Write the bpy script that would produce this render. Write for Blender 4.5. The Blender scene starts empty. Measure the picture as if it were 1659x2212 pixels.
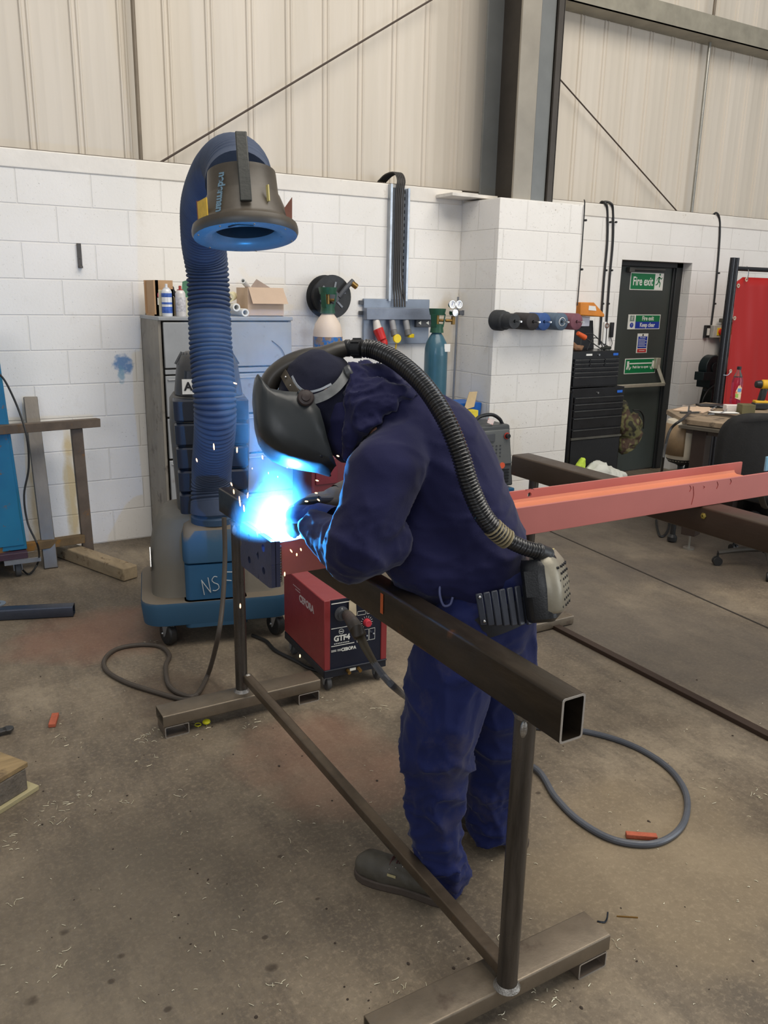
import bpy, bmesh, math, random
import numpy as np
from mathutils import Vector, Matrix, noise, Euler
random.seed(7)
PI = math.pi
SC = bpy.context.scene
COL = SC.collection

# ---------------------------------------------------------------- camera
YAW, PITCH, ROLL, FPX, EYE = math.radians(30.5), math.radians(14.94), math.radians(1.1), 1773.0, 1.76
_f = Vector((math.sin(YAW) * math.cos(PITCH), math.cos(YAW) * math.cos(PITCH), -math.sin(PITCH)))
_r0 = Vector((math.cos(YAW), -math.sin(YAW), 0)); _u0 = _r0.cross(_f)
_r = math.cos(ROLL) * _r0 + math.sin(ROLL) * _u0
_u = -math.sin(ROLL) * _r0 + math.cos(ROLL) * _u0
cam = bpy.data.objects.new('camera', bpy.data.cameras.new('camera'))
COL.objects.link(cam)
mw = Matrix((_r, _u, -_f)).transposed().to_4x4()
mw.translation = Vector((0, 0, EYE))
cam.matrix_world = mw
cam.data.sensor_fit = 'VERTICAL'; cam.data.sensor_height = 24.0
cam.data.lens = 24.0 * FPX / 2212.0
cam.data.clip_start = 0.05; cam.data.clip_end = 200
SC.camera = cam

# ---------------------------------------------------------------- world, lights, exposure
SC.view_settings.view_transform = 'Standard'
SC.view_settings.look = 'None'
SC.view_settings.gamma = 1
SC.view_settings.use_curve_mapping = False
SC.view_settings.exposure = -0.10
w = bpy.data.worlds.new('daylight'); SC.world = w; w.use_nodes = True
bg = w.node_tree.nodes['Background']
bg.inputs[0].default_value = (0.93, 0.96, 1.0, 1); bg.inputs[1].default_value = 0.36
def area(name, loc, target, sx, sy, power, col):
    L = bpy.data.lights.new(name, 'AREA'); L.shape = 'RECTANGLE'; L.size = sx; L.size_y = sy
    L.energy = power; L.color = col
    o = bpy.data.objects.new(name, L); COL.objects.link(o); o.location = loc
    d = Vector(target) - Vector(loc)
    o.rotation_euler = d.to_track_quat('-Z', 'Y').to_euler()
    return o
area('roof_light', (3.2, 1.2, 6.6), (3.2, 3.2, 0), 7.0, 4.0, 430, (1.0, 0.93, 0.83))
area('loading_door', (8.5, -3.5, 2.6), (2.2, 3.5, 1.0), 5.0, 4.0, 250, (0.86, 0.93, 1.0))
area('front_area', (-3.5, -3.5, 3.2), (1.5, 4.5, 1.2), 3.0, 2.5, 90, (0.92, 0.95, 1.0))  # weak area lamp out of view behind the camera
ARC = Vector((0.93, 2.19, 1.085))
pl = bpy.data.lights.new('welding_arc_light', 'POINT'); pl.energy = 360; pl.color = (0.03, 0.34, 1.0); pl.shadow_soft_size = 0.012
FUME = 4.0   # thickness of the welding smoke
po = bpy.data.objects.new('welding_arc_light', pl); po.location = ARC + Vector((0, 0, 0.012)); COL.objects.link(po)

def ray(x, y): return _r * ((x - 829.5) / FPX) - _u * ((y - 1106) / FPX) + _f
EYEP = Vector((0, 0, EYE))
def fl(x, y, z=0.0):
    d = ray(x, y); return EYEP + d * ((z - EYE) / d.z)
def aY(x, y, Y):
    d = ray(x, y); return EYEP + d * (Y / d.y)
def aX(x, y, X):
    d = ray(x, y); return EYEP + d * (X / d.x)
def dp(x, y, t): return EYEP + ray(x, y) * t

# ---------------------------------------------------------------- materials
MATS = {}
def srgb(c):
    return tuple((v / 255.0 / 12.92 if v / 255.0 <= 0.04045 else ((v / 255.0 + 0.055) / 1.055) ** 2.4) for v in c)
class NT:
    def __init__(s, name):
        s.m = bpy.data.materials.new(name); s.m.use_nodes = True
        s.t = s.m.node_tree; s.n = s.t.nodes; s.b = s.n['Principled BSDF']; s.out = s.n['Material Output']
        s.co = s.n.new('ShaderNodeTexCoord')
    def new(s, t, **k):
        n = s.n.new('ShaderNode' + t)
        for a, v in k.items(): setattr(n, a, v)
        return n
    def L(s, a, b): s.t.links.new(a, b)
    def noise(s, scale, detail=4, rough=.55, vec=None, stretch=None):
        n = s.new('TexNoise'); n.inputs['Scale'].default_value = scale; n.inputs['Detail'].default_value = detail
        n.inputs['Roughness'].default_value = rough
        v = vec or s.co.outputs['Object']
        if stretch:
            mp = s.new('Mapping'); mp.inputs['Scale'].default_value = stretch; s.L(v, mp.inputs[0]); v = mp.outputs[0]
        s.L(v, n.inputs['Vector']); return n.outputs['Fac']
    def ramp(s, src, stops):
        r = s.new('ValToRGB'); e = r.color_ramp.elements
        while len(e) > 1: e.remove(e[0])
        e[0].position = stops[0][0]; e[0].color = (*stops[0][1], 1) if len(stops[0][1]) == 3 else stops[0][1]
        for p, c in stops[1:]:
            x = e.new(p); x.color = (*c, 1)
        s.L(src, r.inputs[0]); return r.outputs[0]
    def mix(s, fac, a, b, mode='MIX'):
        m = s.new('MixRGB', blend_type=mode)
        for i, v in zip((0, 1, 2), (fac, a, b)):
            if hasattr(v, 'links'): s.L(v, m.inputs[i])
            elif i == 0: m.inputs[0].default_value = v
            else: m.inputs[i].default_value = (*v, 1)
        return m.outputs[0]
    def math(s, op, a, b=0.0, c=None):
        m = s.new('Math', operation=op)
        for i, v in enumerate((a, b) if c is None else (a, b, c)):
            if hasattr(v, 'links'): s.L(v, m.inputs[i])
            else: m.inputs[i].default_value = v
        return m.outputs[0]
    def bump(s, h, strength=.3, dist=.005, prev=None):
        b = s.new('Bump'); b.inputs['Strength'].default_value = strength; b.inputs['Distance'].default_value = dist
        s.L(h, b.inputs['Height'])
        if prev is not None: s.L(prev, b.inputs['Normal'])
        s.L(b.outputs[0], s.b.inputs['Normal']); return b.outputs[0]
    def col(s, c): s.L(c, s.b.inputs['Base Color'])
def mat(name, rgb, rough=.5, metal=0.0, var=.18, vs=6.0, bump=.15, bs=90.0, spots=None, spot_amt=.55, spot_scale=14, sheen=0, emit=None, coat=0, spec=None, stretch=None):
    """rgb in sRGB 0-255; a painted or bare surface with mottling, fine bump and optional patches of a second colour"""
    if name in MATS: return MATS[name]
    s = NT(name); c = srgb(rgb)
    n = s.noise(vs, 6, .6, stretch=stretch)
    base = s.ramp(n, [(.3, tuple(v * (1 - var) for v in c)), (.7, tuple(min(1, v * (1 + var)) for v in c))])
    if spots is not None:
        sp = s.noise(spot_scale, 8, .65)
        f = s.ramp(sp, [(spot_amt, (0, 0, 0)), (spot_amt + .08, (1, 1, 1))])
        base = s.mix(f, base, srgb(spots))
    s.col(base)
    r = s.noise(vs * 3, 4)
    s.L(s.math('MULTIPLY_ADD', r, .25, max(0.02, rough - .125)), s.b.inputs['Roughness'])
    s.b.inputs['Metallic'].default_value = metal
    if spec is not None: s.b.inputs['Specular IOR Level'].default_value = spec
    if coat: s.b.inputs['Coat Weight'].default_value = coat
    if bump: s.bump(s.noise(bs, 5, stretch=stretch), bump, .004)
    if emit:
        s.b.inputs['Emission Color'].default_value = (*emit[0], 1); s.b.inputs['Emission Strength'].default_value = emit[1]
    MATS[name] = s.m; return s.m

# ---------------------------------------------------------------- mesh helpers
def link(o, parent=None):
    COL.objects.link(o)
    if parent is not None: o.parent = parent
    return o
def rootloc(p):
    v = Vector((0, 0, 0))
    while p is not None: v += p.location; p = p.parent
    return v
def frame(axis, up=(0, 0, 1)):
    z = Vector(axis).normalized(); u = Vector(up)
    if abs(z.dot(u.normalized())) > .98: u = Vector((0, 1, 0))
    x = u.cross(z).normalized(); y = z.cross(x)
    return Matrix((x, y, z)).transposed()
class MB:
    def __init__(s, T=None):
        s.bm = bmesh.new(); s.T = T
    def _v(s, pts): return [s.bm.verts.new(p) for p in pts]
    def _f(s, vs):
        try: return s.bm.faces.new(vs)
        except ValueError: return None
    def hexa(s, p):
        v = s._v(p)
        for f in ((0, 3, 2, 1), (4, 5, 6, 7), (0, 1, 5, 4), (1, 2, 6, 5), (2, 3, 7, 6), (3, 0, 4, 7)): s._f([v[i] for i in f])
        return s
    def box(s, a, b):
        (x0, y0, z0), (x1, y1, z1) = a, b
        x0, x1 = sorted((x0, x1)); y0, y1 = sorted((y0, y1)); z0, z1 = sorted((z0, z1))
        return s.hexa([(x0, y0, z0), (x1, y0, z0), (x1, y1, z0), (x0, y1, z0), (x0, y0, z1), (x1, y0, z1), (x1, y1, z1), (x0, y1, z1)])
    def cbox(s, c, size, R=None):
        hx, hy, hz = size[0] / 2, size[1] / 2, size[2] / 2; c = Vector(c)
        R = R or Matrix.Identity(3)
        return s.hexa([c + R @ Vector(q) for q in ((-hx, -hy, -hz), (hx, -hy, -hz), (hx, hy, -hz), (-hx, hy, -hz), (-hx, -hy, hz), (hx, -hy, hz), (hx, hy, hz), (-hx, hy, hz))])
    def bar(s, p0, p1, w, h, up=(0, 0, 1)):
        """box of width w, height h along p0-p1; h is measured along up"""
        p0, p1 = Vector(p0), Vector(p1); R = frame(p1 - p0, up)
        return s.cbox((p0 + p1) / 2, (w, h, (p1 - p0).length), R)
    def cyl(s, p0, p1, r0, r1=None, n=20, cap=True, up=(0, 0, 1)):
        r1 = r0 if r1 is None else r1
        p0, p1 = Vector(p0), Vector(p1); R = frame(p1 - p0, up)
        A = s._v([p0 + R @ Vector((r0 * math.cos(2 * PI * i / n), r0 * math.sin(2 * PI * i / n), 0)) for i in range(n)])
        B = s._v([p1 + R @ Vector((r1 * math.cos(2 * PI * i / n), r1 * math.sin(2 * PI * i / n), 0)) for i in range(n)])
        for i in range(n): s._f([A[i], A[(i + 1) % n], B[(i + 1) % n], B[i]])
        if cap: s._f(A[::-1]); s._f(B)
        return s
    def lathe(s, prof, base=(0, 0, 0), axis=(0, 0, 1), n=28, sx=1.0, sy=1.0, up=(0, 0, 1), closed=False, twist=None):
        """prof: (radius, height) pairs along axis"""
        R = frame(axis, up); base = Vector(base); rings = []
        for r, h in prof:
            rings.append(s._v([base + R @ Vector((max(r, 1e-4) * sx * math.cos(2 * PI * i / n), max(r, 1e-4) * sy * math.sin(2 * PI * i / n), h)) for i in range(n)]))
        for a, b in zip(rings, rings[1:]):
            for i in range(n): s._f([a[i], a[(i + 1) % n], b[(i + 1) % n], b[i]])
        if not closed:
            s._f(rings[0][::-1]); s._f(rings[-1])
        else:
            a, b = rings[-1], rings[0]
            for i in range(n): s._f([a[i], a[(i + 1) % n], b[(i + 1) % n], b[i]])
        return s
    def tube(s, pts, r, n=10, sub=6, radii=None, cap=True, flat=1.0, up=None):
        P = catmull(pts, sub) if sub > 1 else [Vector(p) for p in pts]
        m = len(P); rr = [r(i / (m - 1)) if callable(r) else r for i in range(m)]
        d0 = (P[1] - P[0]).normalized(); R = frame(d0, up or (0, 0, 1)); x = R @ Vector((1, 0, 0)); rings = []
        for i, p in enumerate(P):
            d = (P[min(i + 1, m - 1)] - P[max(i - 1, 0)]).normalized()
            x = (x - d * x.dot(d)).normalized(); y = d.cross(x)
            rings.append(s._v([p + x * (rr[i] * math.cos(2 * PI * k / n)) + y * (rr[i] * flat * math.sin(2 * PI * k / n)) for k in range(n)]))
        for a, b in zip(rings, rings[1:]):
            for k in range(n): s._f([a[k], a[(k + 1) % n], b[(k + 1) % n], b[k]])
        if cap: s._f(rings[0][::-1]); s._f(rings[-1])
        return s
    def prism(s, poly, ext, holes=None):
        """flat polygon (3-D points) pushed along ext"""
        A = s._v([Vector(p) for p in poly]); B = s._v([Vector(p) + Vector(ext) for p in poly]); n = len(poly)
        s._f(A[::-1]); s._f(B)
        for i in range(n): s._f([A[i], A[(i + 1) % n], B[(i + 1) % n], B[i]])
        return s
    def ball(s, c, r, n=2, S=None):
        ret = bmesh.ops.create_icosphere(s.bm, subdivisions=n, radius=1.0)
        for v in ret['verts']:
            q = Vector(v.co)
            q = Vector((q.x * r, q.y * r, q.z * r)) if not hasattr(r, '__len__') else Vector((q.x * r[0], q.y * r[1], q.z * r[2]))
            v.co = Vector(c) + ((S @ q) if S is not None else q)
        return s
    def rhs(s, p0, p1, w, h, t, up=(0, 0, 1)):
        """hollow rectangular section with open ends and rounded corners"""
        p0, p1 = Vector(p0), Vector(p1); R = frame(p1 - p0, up)
        def ring(p, a, b, rad):
            out = []
            for cx, cy, a0 in ((1, 1, 0), (-1, 1, 90), (-1, -1, 180), (1, -1, 270)):
                for k in range(4):
                    an = math.radians(a0 + 30 * k)
                    out.append(p + R @ Vector((cx * (a / 2 - rad) + rad * math.cos(an), cy * (b / 2 - rad) + rad * math.sin(an), 0)))
            return s._v(out)
        rad = t * 1.5
        O0, O1 = ring(p0, w, h, rad), ring(p1, w, h, rad); I0, I1 = ring(p0, w - 2 * t, h - 2 * t, rad * .6), ring(p1, w - 2 * t, h - 2 * t, rad * .6)
        n = len(O0)
        for i in range(n):
            j = (i + 1) % n
            s._f([O0[i], O0[j], O1[j], O1[i]]); s._f([I0[j], I0[i], I1[i], I1[j]])
            s._f([O0[j], O0[i], I0[i], I0[j]]); s._f([O1[i], O1[j], I1[j], I1[i]])
        return s
    def loft(s, rings, n=6):
        # rings of rounded rectangles: (cx, cy, z, w, d, rad)
        R = []
        for cx, cy, z, w, d, rad in rings:
            v = []
            for qx, qy, a0 in ((1, 1, 0), (-1, 1, 90), (-1, -1, 180), (1, -1, 270)):
                for k in range(n):
                    an = math.radians(a0 + 90 * k / (n - 1)); v.append((cx + qx * (w / 2 - rad) + rad * math.cos(an), cy + qy * (d / 2 - rad) + rad * math.sin(an), z))
            R.append(s._v(v))
        for a, b in zip(R, R[1:]):
            for i in range(len(a)): s._f([a[i], a[(i + 1) % len(a)], b[(i + 1) % len(a)], b[i]])
        s._f(R[0][::-1]); s._f(R[-1]); return s
    def build(s, name, m, parent=None, bevel=0.0, smooth=True, seg=2, angle=35, label=None):
        if s.T is not None: s.bm.transform(s.T)
        off = rootloc(parent)
        if off.length > 0: bmesh.ops.translate(s.bm, verts=s.bm.verts, vec=-off)
        bmesh.ops.recalc_face_normals(s.bm, faces=s.bm.faces)
        me = bpy.data.meshes.new(name); s.bm.to_mesh(me); s.bm.free()
        if smooth:
            me.polygons.foreach_set('use_smooth', [True] * len(me.polygons)); me.set_sharp_from_angle(angle=math.radians(angle))
        me.materials.append(m)
        o = bpy.data.objects.new(name, me); link(o, parent)
        if bevel:
            b = o.modifiers.new('Bevel', 'BEVEL'); b.width = bevel; b.segments = seg; b.limit_method = 'ANGLE'; b.angle_limit = math.radians(40); b.harden_normals = False
        if label: o['label'] = label
        return o
def catmull(pts, sub):
    P = [Vector(p) for p in pts]
    if len(P) < 3: return [P[0].lerp(P[-1], i / sub) for i in range(sub + 1)]
    Q = [2 * P[0] - P[1]] + P + [2 * P[-1] - P[-2]]; out = []
    for i in range(1, len(Q) - 2):
        a, b, c, d = Q[i - 1:i + 3]
        for k in range(sub):
            t = k / sub
            out.append(.5 * ((2 * b) + (c - a) * t + (2 * a - 5 * b + 4 * c - d) * t * t + (-a + 3 * b - 3 * c + d) * t ** 3))
    out.append(P[-1]); return out
def thing(name, loc, label, cat, group=None):
    o = bpy.data.objects.new(name, None); o.empty_display_size = .05; o.location = Vector(loc); COL.objects.link(o)
    o['label'] = label; o['category'] = cat
    if group: o['group'] = group
    return o
def tag(o, label, cat, group=None, kind=None):
    o['label'] = label; o['category'] = cat
    if group: o['group'] = group
    if kind: o['kind'] = kind
    return o
def struct(o): o['kind'] = 'structure'; return o
FACE = {'-Y': (PI / 2, 0, 0), '-X': (PI / 2, 0, -PI / 2), '+Z': (0, 0, 0)}
def text(body, loc, size, m, parent=None, rot='-Y', name='lettering', align='CENTER', ext=.0006, sx=1.0, bold=0.0, roll=0):
    c = bpy.data.curves.new(name, 'FONT'); c.body = body; c.size = size; c.align_x = align; c.align_y = 'CENTER'; c.extrude = ext; c.offset = bold
    c.materials.append(m)
    o = bpy.data.objects.new(name, c); link(o, parent)
    o.location = Vector(loc) - rootloc(parent)
    e = Euler(FACE[rot] if isinstance(rot, str) else rot)
    if roll: e = (e.to_matrix() @ Matrix.Rotation(roll, 3, 'Z')).to_euler()
    o.rotation_euler = e; o.scale = (sx, 1, 1)
    bpy.context.view_layer.update()
    me = bpy.data.meshes.new_from_object(o.evaluated_get(bpy.context.evaluated_depsgraph_get())); me.name = name
    o2 = bpy.data.objects.new(name, me); link(o2, parent); o2.location = o.location; o2.rotation_euler = o.rotation_euler; o2.scale = o.scale
    bpy.data.objects.remove(o)
    return o2
def blob(name, prims, voxel, m, parent=None, smooth=3, disp=None, cut=None):
    """one continuous skin over tapered limbs: prims = (p0, r0, p1, r1[, squash 3x3])"""
    bm = bmesh.new()
    for q in prims:
        p0, r0, p1, r1 = q[:4]; S = q[4] if len(q) > 4 else None
        b1 = bmesh.new(); pts = []
        for p, r in ((p0, r0), (p1, r1)):
            ret = bmesh.ops.create_icosphere(b1, subdivisions=3, radius=r)
            for v in ret['verts']: pts.append((S @ v.co if S is not None else v.co.copy()) + Vector(p))
        b1.free(); b1 = bmesh.new()
        for p in pts: b1.verts.new(p)
        bmesh.ops.convex_hull(b1, input=b1.verts[:])
        for v in [v for v in b1.verts if not v.link_faces]: b1.verts.remove(v)
        m1 = bpy.data.meshes.new('hull'); b1.to_mesh(m1); b1.free(); bm.from_mesh(m1); bpy.data.meshes.remove(m1)
    me = bpy.data.meshes.new('tmp'); bm.to_mesh(me); bm.free()
    o = bpy.data.objects.new('tmp', me); COL.objects.link(o)
    rm = o.modifiers.new('r', 'REMESH'); rm.mode = 'VOXEL'; rm.voxel_size = voxel
    sm = o.modifiers.new('s', 'SMOOTH'); sm.factor = .5; sm.iterations = smooth
    dg = bpy.context.evaluated_depsgraph_get(); dg.update()
    m2 = bpy.data.meshes.new_from_object(o.evaluated_get(dg)); bpy.data.objects.remove(o)
    m2.name = name
    n = len(m2.vertices); co = np.empty(n * 3, 'f'); m2.vertices.foreach_get('co', co); no = np.empty(n * 3, 'f'); m2.vertex_normals.foreach_get('vector', no)
    co = co.reshape(-1, 3); no = no.reshape(-1, 3)
    if disp:
        for i in range(n):
            co[i] += no[i] * disp(Vector(co[i].tolist()), Vector(no[i].tolist()))
    off = rootloc(parent)
    m2.vertices.foreach_set('co', (co - np.array(off)).astype('f').ravel())
    if cut:
        b2 = bmesh.new(); b2.from_mesh(m2)
        for pt, nn in cut:
            bmesh.ops.bisect_plane(b2, geom=b2.verts[:] + b2.edges[:] + b2.faces[:], plane_co=Vector(pt) - off, plane_no=Vector(nn), clear_outer=True)
        b2.to_mesh(m2); b2.free()
    m2.materials.clear(); m2.materials.append(m)
    m2.polygons.foreach_set('use_smooth', [True] * len(m2.polygons)); m2.update()
    return link(bpy.data.objects.new(name, m2), parent)
def folds(amp, scale, stretch=(1, 1, 1), seed=0.0, sharp=2.0):
    def f(p, n):
        q = Vector((p.x * stretch[0], p.y * stretch[1], p.z * stretch[2])) * scale + Vector((seed, seed * 1.7, -seed))
        q = q + noise.noise_vector(q * .6) * .6
        a = 1 - abs(noise.noise(q)) * 2.0
        b = 1 - abs(noise.noise(q * 2.1 + Vector((5, 3, 1)))) * 2.0
        return amp * ((max(0, a) ** sharp) - .45 + .45 * (max(0, b) ** sharp - .4))
    return f
def arcpts(c, r, a0, a1, n, ax=(1, 0, 0), ay=(0, 0, 1)):
    c, ax, ay = Vector(c), Vector(ax), Vector(ay)
    return [c + ax * (r * math.cos(a0 + (a1 - a0) * i / n)) + ay * (r * math.sin(a0 + (a1 - a0) * i / n)) for i in range(n + 1)]

# ================================================================ setting
YW = 5.842; ZT = 2.565
def block_mat():
    s = NT('painted_blockwork'); tc = s.new('TexCoord'); sep = s.new('SeparateXYZ'); s.L(tc.outputs['Object'], sep.inputs[0])
    u = s.math('ADD', sep.outputs[0], sep.outputs[1])          # runs round the pier as the courses do
    cmb = s.new('CombineXYZ'); s.L(s.math('ADD', u, -0.084 - 5.842 + 9.0), cmb.inputs[0]); s.L(s.math('ADD', sep.outputs[2], 0.0), cmb.inputs[1])
    br = s.new('TexBrick'); br.offset = .5; br.inputs['Scale'].default_value = 1.0
    br.inputs['Brick Width'].default_value = .45; br.inputs['Row Height'].default_value = .2255
    br.inputs['Mortar Size'].default_value = .006; br.inputs['Mortar Smooth'].default_value = .6
    br.inputs['Color1'].default_value = (1, 1, 1, 1); br.inputs['Color2'].default_value = (1, 1, 1, 1); br.inputs['Mortar'].default_value = (0, 0, 0, 1)
    s.L(cmb.outputs[0], br.inputs['Vector'])
    wob = s.noise(3.0, 3)
    big = s.noise(1.3, 5)
    base = s.ramp(big, [(.3, srgb((232, 228, 220))), (.7, srgb((244, 240, 234)))])
    pits = s.ramp(s.noise(75, 3, .6), [(.27, (1, 1, 1)), (.36, (0, 0, 0))])
    pitzone = s.ramp(s.noise(2.2, 4), [(.40, (.25, .25, .25)), (.62, (1, 1, 1))])
    base = s.mix(s.math('MULTIPLY', s.math('MULTIPLY', pits, pitzone), .75), base, srgb((150, 140, 128)))
    grime = s.ramp(s.noise(5.5, 8, .7), [(.58, (0, 0, 0)), (.75, (1, 1, 1))])
    base = s.mix(s.math('MULTIPLY', grime, .22), base, srgb((190, 176, 154)))
    jt = s.math('SUBTRACT', 1.0, br.outputs['Color'])
    base = s.mix(s.math('MULTIPLY', jt, .10), base, srgb((160, 148, 130)))
    # rusty water streaks low on the wall behind the old frame, and blue overspray
    def blotch(cx, cz, rx, rz, sc, col, amt, base):
        dx = s.math('DIVIDE', s.math('SUBTRACT', sep.outputs[0], cx), rx); dz = s.math('DIVIDE', s.math('SUBTRACT', sep.outputs[2], cz), rz)
        d = s.math('ADD', s.math('MULTIPLY', dx, dx), s.math('MULTIPLY', dz, dz))
        d = s.math('ADD', d, s.math('MULTIPLY', s.math('SUBTRACT', s.noise(sc, 5), .5), 2.6))
        f = s.ramp(d, [(.25, (1, 1, 1)), (.95, (0, 0, 0))])
        lim = s.math('LESS_THAN', sep.outputs[1], 0.02)
        return s.mix(s.math('MULTIPLY', s.math('MULTIPLY', f, amt), lim), base, srgb(col))
    base = blotch(1.335, 1.25, .075, .08, 22, (70, 125, 175), .85, base)
    base = blotch(1.32, 1.18, .03, .07, 30, (120, 165, 185), .7, base)
    base = blotch(.93, .45, .05, .5, 6, (205, 180, 120), .7, base)
    base = blotch(.70, .35, .04, .5, 6, (200, 178, 130), .6, base)
    base = blotch(2.75, 1.05, .16, .5, 4, (150, 120, 90), .45, base)
    base = blotch(4.02, 1.45, .12, .35, 4, (185, 160, 110), .45, base)
    s.col(base); s.b.inputs['Roughness'].default_value = .75
    h = s.math('ADD', s.math('MULTIPLY', br.outputs['Color'], 1.0), s.math('ADD', s.math('MULTIPLY', s.noise(60, 5), .35), s.math('MULTIPLY', pits, -.35)))
    s.bump(h, .6, .005)
    return s.m
M_BLOCK = block_mat()
def floor_mat():
    s = NT('dusty_concrete'); sep = s.new('SeparateXYZ'); s.L(s.co.outputs['Object'], sep.inputs[0])
    a = s.noise(.8, 8, .62); b = s.noise(3.5, 8, .7); c = s.noise(26, 6, .7)
    base = s.ramp(a, [(.34, srgb((97, 88, 76))), (.5, srgb((125, 113, 96))), (.66, srgb((150, 137, 117)))])
    base = s.mix(s.ramp(b, [(.44, (.0, .0, .0)), (.62, (.6, .6, .6))]), base, srgb((98, 87, 74)))
    # rubbed, swirling darker marks
    sw = s.noise(1.6, 9, .75, stretch=(3.2, 1.0, 1)); base = s.mix(s.ramp(sw, [(.47, (0, 0, 0)), (.60, (.55, .55, .55))]), base, srgb((84, 76, 67)))
    fine = s.noise(60, 4, .8); base = s.mix(s.ramp(fine, [(.5, (0, 0, 0)), (.75, (.5, .5, .5))]), base, srgb((176, 160, 136)))
    fine2 = s.noise(44, 5, .8); base = s.mix(s.ramp(fine2, [(.52, (0, 0, 0)), (.72, (.5, .5, .5))]), base, srgb((78, 70, 60)))
    def patch(x, y, r, col, amt, base, sc=3):
        dx = s.math('DIVIDE', s.math('SUBTRACT', sep.outputs[0], x), r[0]); dy = s.math('DIVIDE', s.math('SUBTRACT', sep.outputs[1], y), r[1])
        d = s.math('ADD', s.math('ADD', s.math('MULTIPLY', dx, dx), s.math('MULTIPLY', dy, dy)), s.math('MULTIPLY', s.math('SUBTRACT', s.noise(sc, 6), .5), 2.2))
        return s.mix(s.math('MULTIPLY', s.ramp(d, [(.2, (1, 1, 1)), (1, (0, 0, 0))]), amt), base, srgb(col))
    base = patch(.75, 4.2, (.5, .4), (140, 98, 80), .5, base)
    base = patch(1.25, 2.55, (.35, .4), (166, 120, 98), .35, base)
    base = patch(.92, 3.35, (.25, .3), (78, 64, 52), .6, base, 6)
    base = patch(3.4, 3.0, (.8, 1.6), (92, 86, 80), .55, base, 2)
    base = patch(4.6, 4.2, (1.2, 1.2), (84, 77, 72), .6, base, 2)
    base = patch(.3, 2.0, (.7, .7), (98, 90, 78), .45, base, 2)
    base = patch(1.9, 1.5, (.6, .5), (158, 140, 110), .35, base, 3)
    # oil drips
    base = patch(0.107, 1.905, (0.022, 0.018), (62, 52, 42), .8, base, 25); base = patch(0.222, 2.107, (0.018, 0.014), (62, 52, 42), .8, base, 25); base = patch(0.340, 1.943, (0.014, 0.011), (62, 52, 42), .8, base, 25); base = patch(0.881, 2.113, (0.012, 0.010), (62, 52, 42), .8, base, 25); base = patch(0.683, 1.707, (0.020, 0.016), (62, 52, 42), .8, base, 25); base = patch(0.401, 1.712, (0.013, 0.010), (62, 52, 42), .8, base, 25); base = patch(0.297, 1.869, (0.012, 0.010), (62, 52, 42), .8, base, 25); base = patch(1.846, 1.981, (0.012, 0.010), (62, 52, 42), .8, base, 25); base = patch(0.707, 1.816, (0.010, 0.008), (62, 52, 42), .8, base, 25); base = patch(0.903, 1.881, (0.009, 0.007), (62, 52, 42), .8, base, 25)
    v = s.new('TexVoronoi'); v.inputs['Scale'].default_value = 3.4; mpn = s.noise(30, 3); s.L(s.co.outputs['Object'], v.inputs['Vector'])
    dr = s.math('ADD', v.outputs['Distance'], s.math('MULTIPLY', mpn, .06))
    keep = s.new('SeparateColor'); s.L(v.outputs['Color'], keep.inputs[0])
    lim = s.math('MULTIPLY', keep.outputs[0], .035)
    near = s.math('LESS_THAN', sep.outputs[1], 2.6)
    f = s.math('MULTIPLY', s.math('LESS_THAN', s.math('SUBTRACT', dr, lim), .0), near)
    base = s.mix(s.math('MULTIPLY', f, .6), base, srgb((66, 56, 46)))
    sp = s.ramp(c, [(.66, (0, 0, 0)), (.74, (1, 1, 1))]); base = s.mix(s.math('MULTIPLY', sp, .35), base, srgb((84, 76, 66)))
    s.col(base)
    s.L(s.math('MULTIPLY_ADD', b, .35, .42), s.b.inputs['Roughness']); s.b.inputs['Specular IOR Level'].default_value = .35
    s.bump(s.math('ADD', s.math('MULTIPLY', c, .5), b), .35, .006)
    return s.m
fo = MB().box((-7, -4, -.2), (12, 7, 0)).build('floor', floor_mat(), smooth=False); struct(fo)
# saw-cut joint in the slab and other grooves
m_dark = mat('dark_joint', (52, 46, 40), .9)
o = MB().bar((3.95, 2.0, .001), (4.28, 5.3, .001), .012, .004).build('floor_joint', m_dark, smooth=False); struct(o)

# block wall with the door opening, built as one shell
DX0, DX1, DZ = 5.985, 6.955, 2.105
ob = MB()
ob.box((-4, 0, 0), (DX0, .34, ZT)).box((DX1, 0, 0), (12, .34, ZT)).box((DX0, 0, DZ), (DX1, .34, ZT))
wall = ob.build('wall_back', M_BLOCK, smooth=False); wall.location = (0, YW, 0); struct(wall)
M_CAP = mat('painted_mortar', (232, 226, 216), .8, var=.08, bump=.5, bs=25, vs=3, spots=(196, 184, 168), spot_amt=.62, spot_scale=6)
o = MB().box((-4, YW - .008, 2.462), (4.12, YW + .2, 2.575)).box((4.99, YW - .008, 2.462), (12, YW + .2, 2.575)).build('trim_1', M_CAP, bevel=.008); struct(o)
pier = MB().box((4.128, -.5, 0), (4.99, 0.0, 2.485)).build('wall_pier', M_BLOCK, bevel=.004); pier.location = (0, YW, 0); struct(pier)
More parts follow.
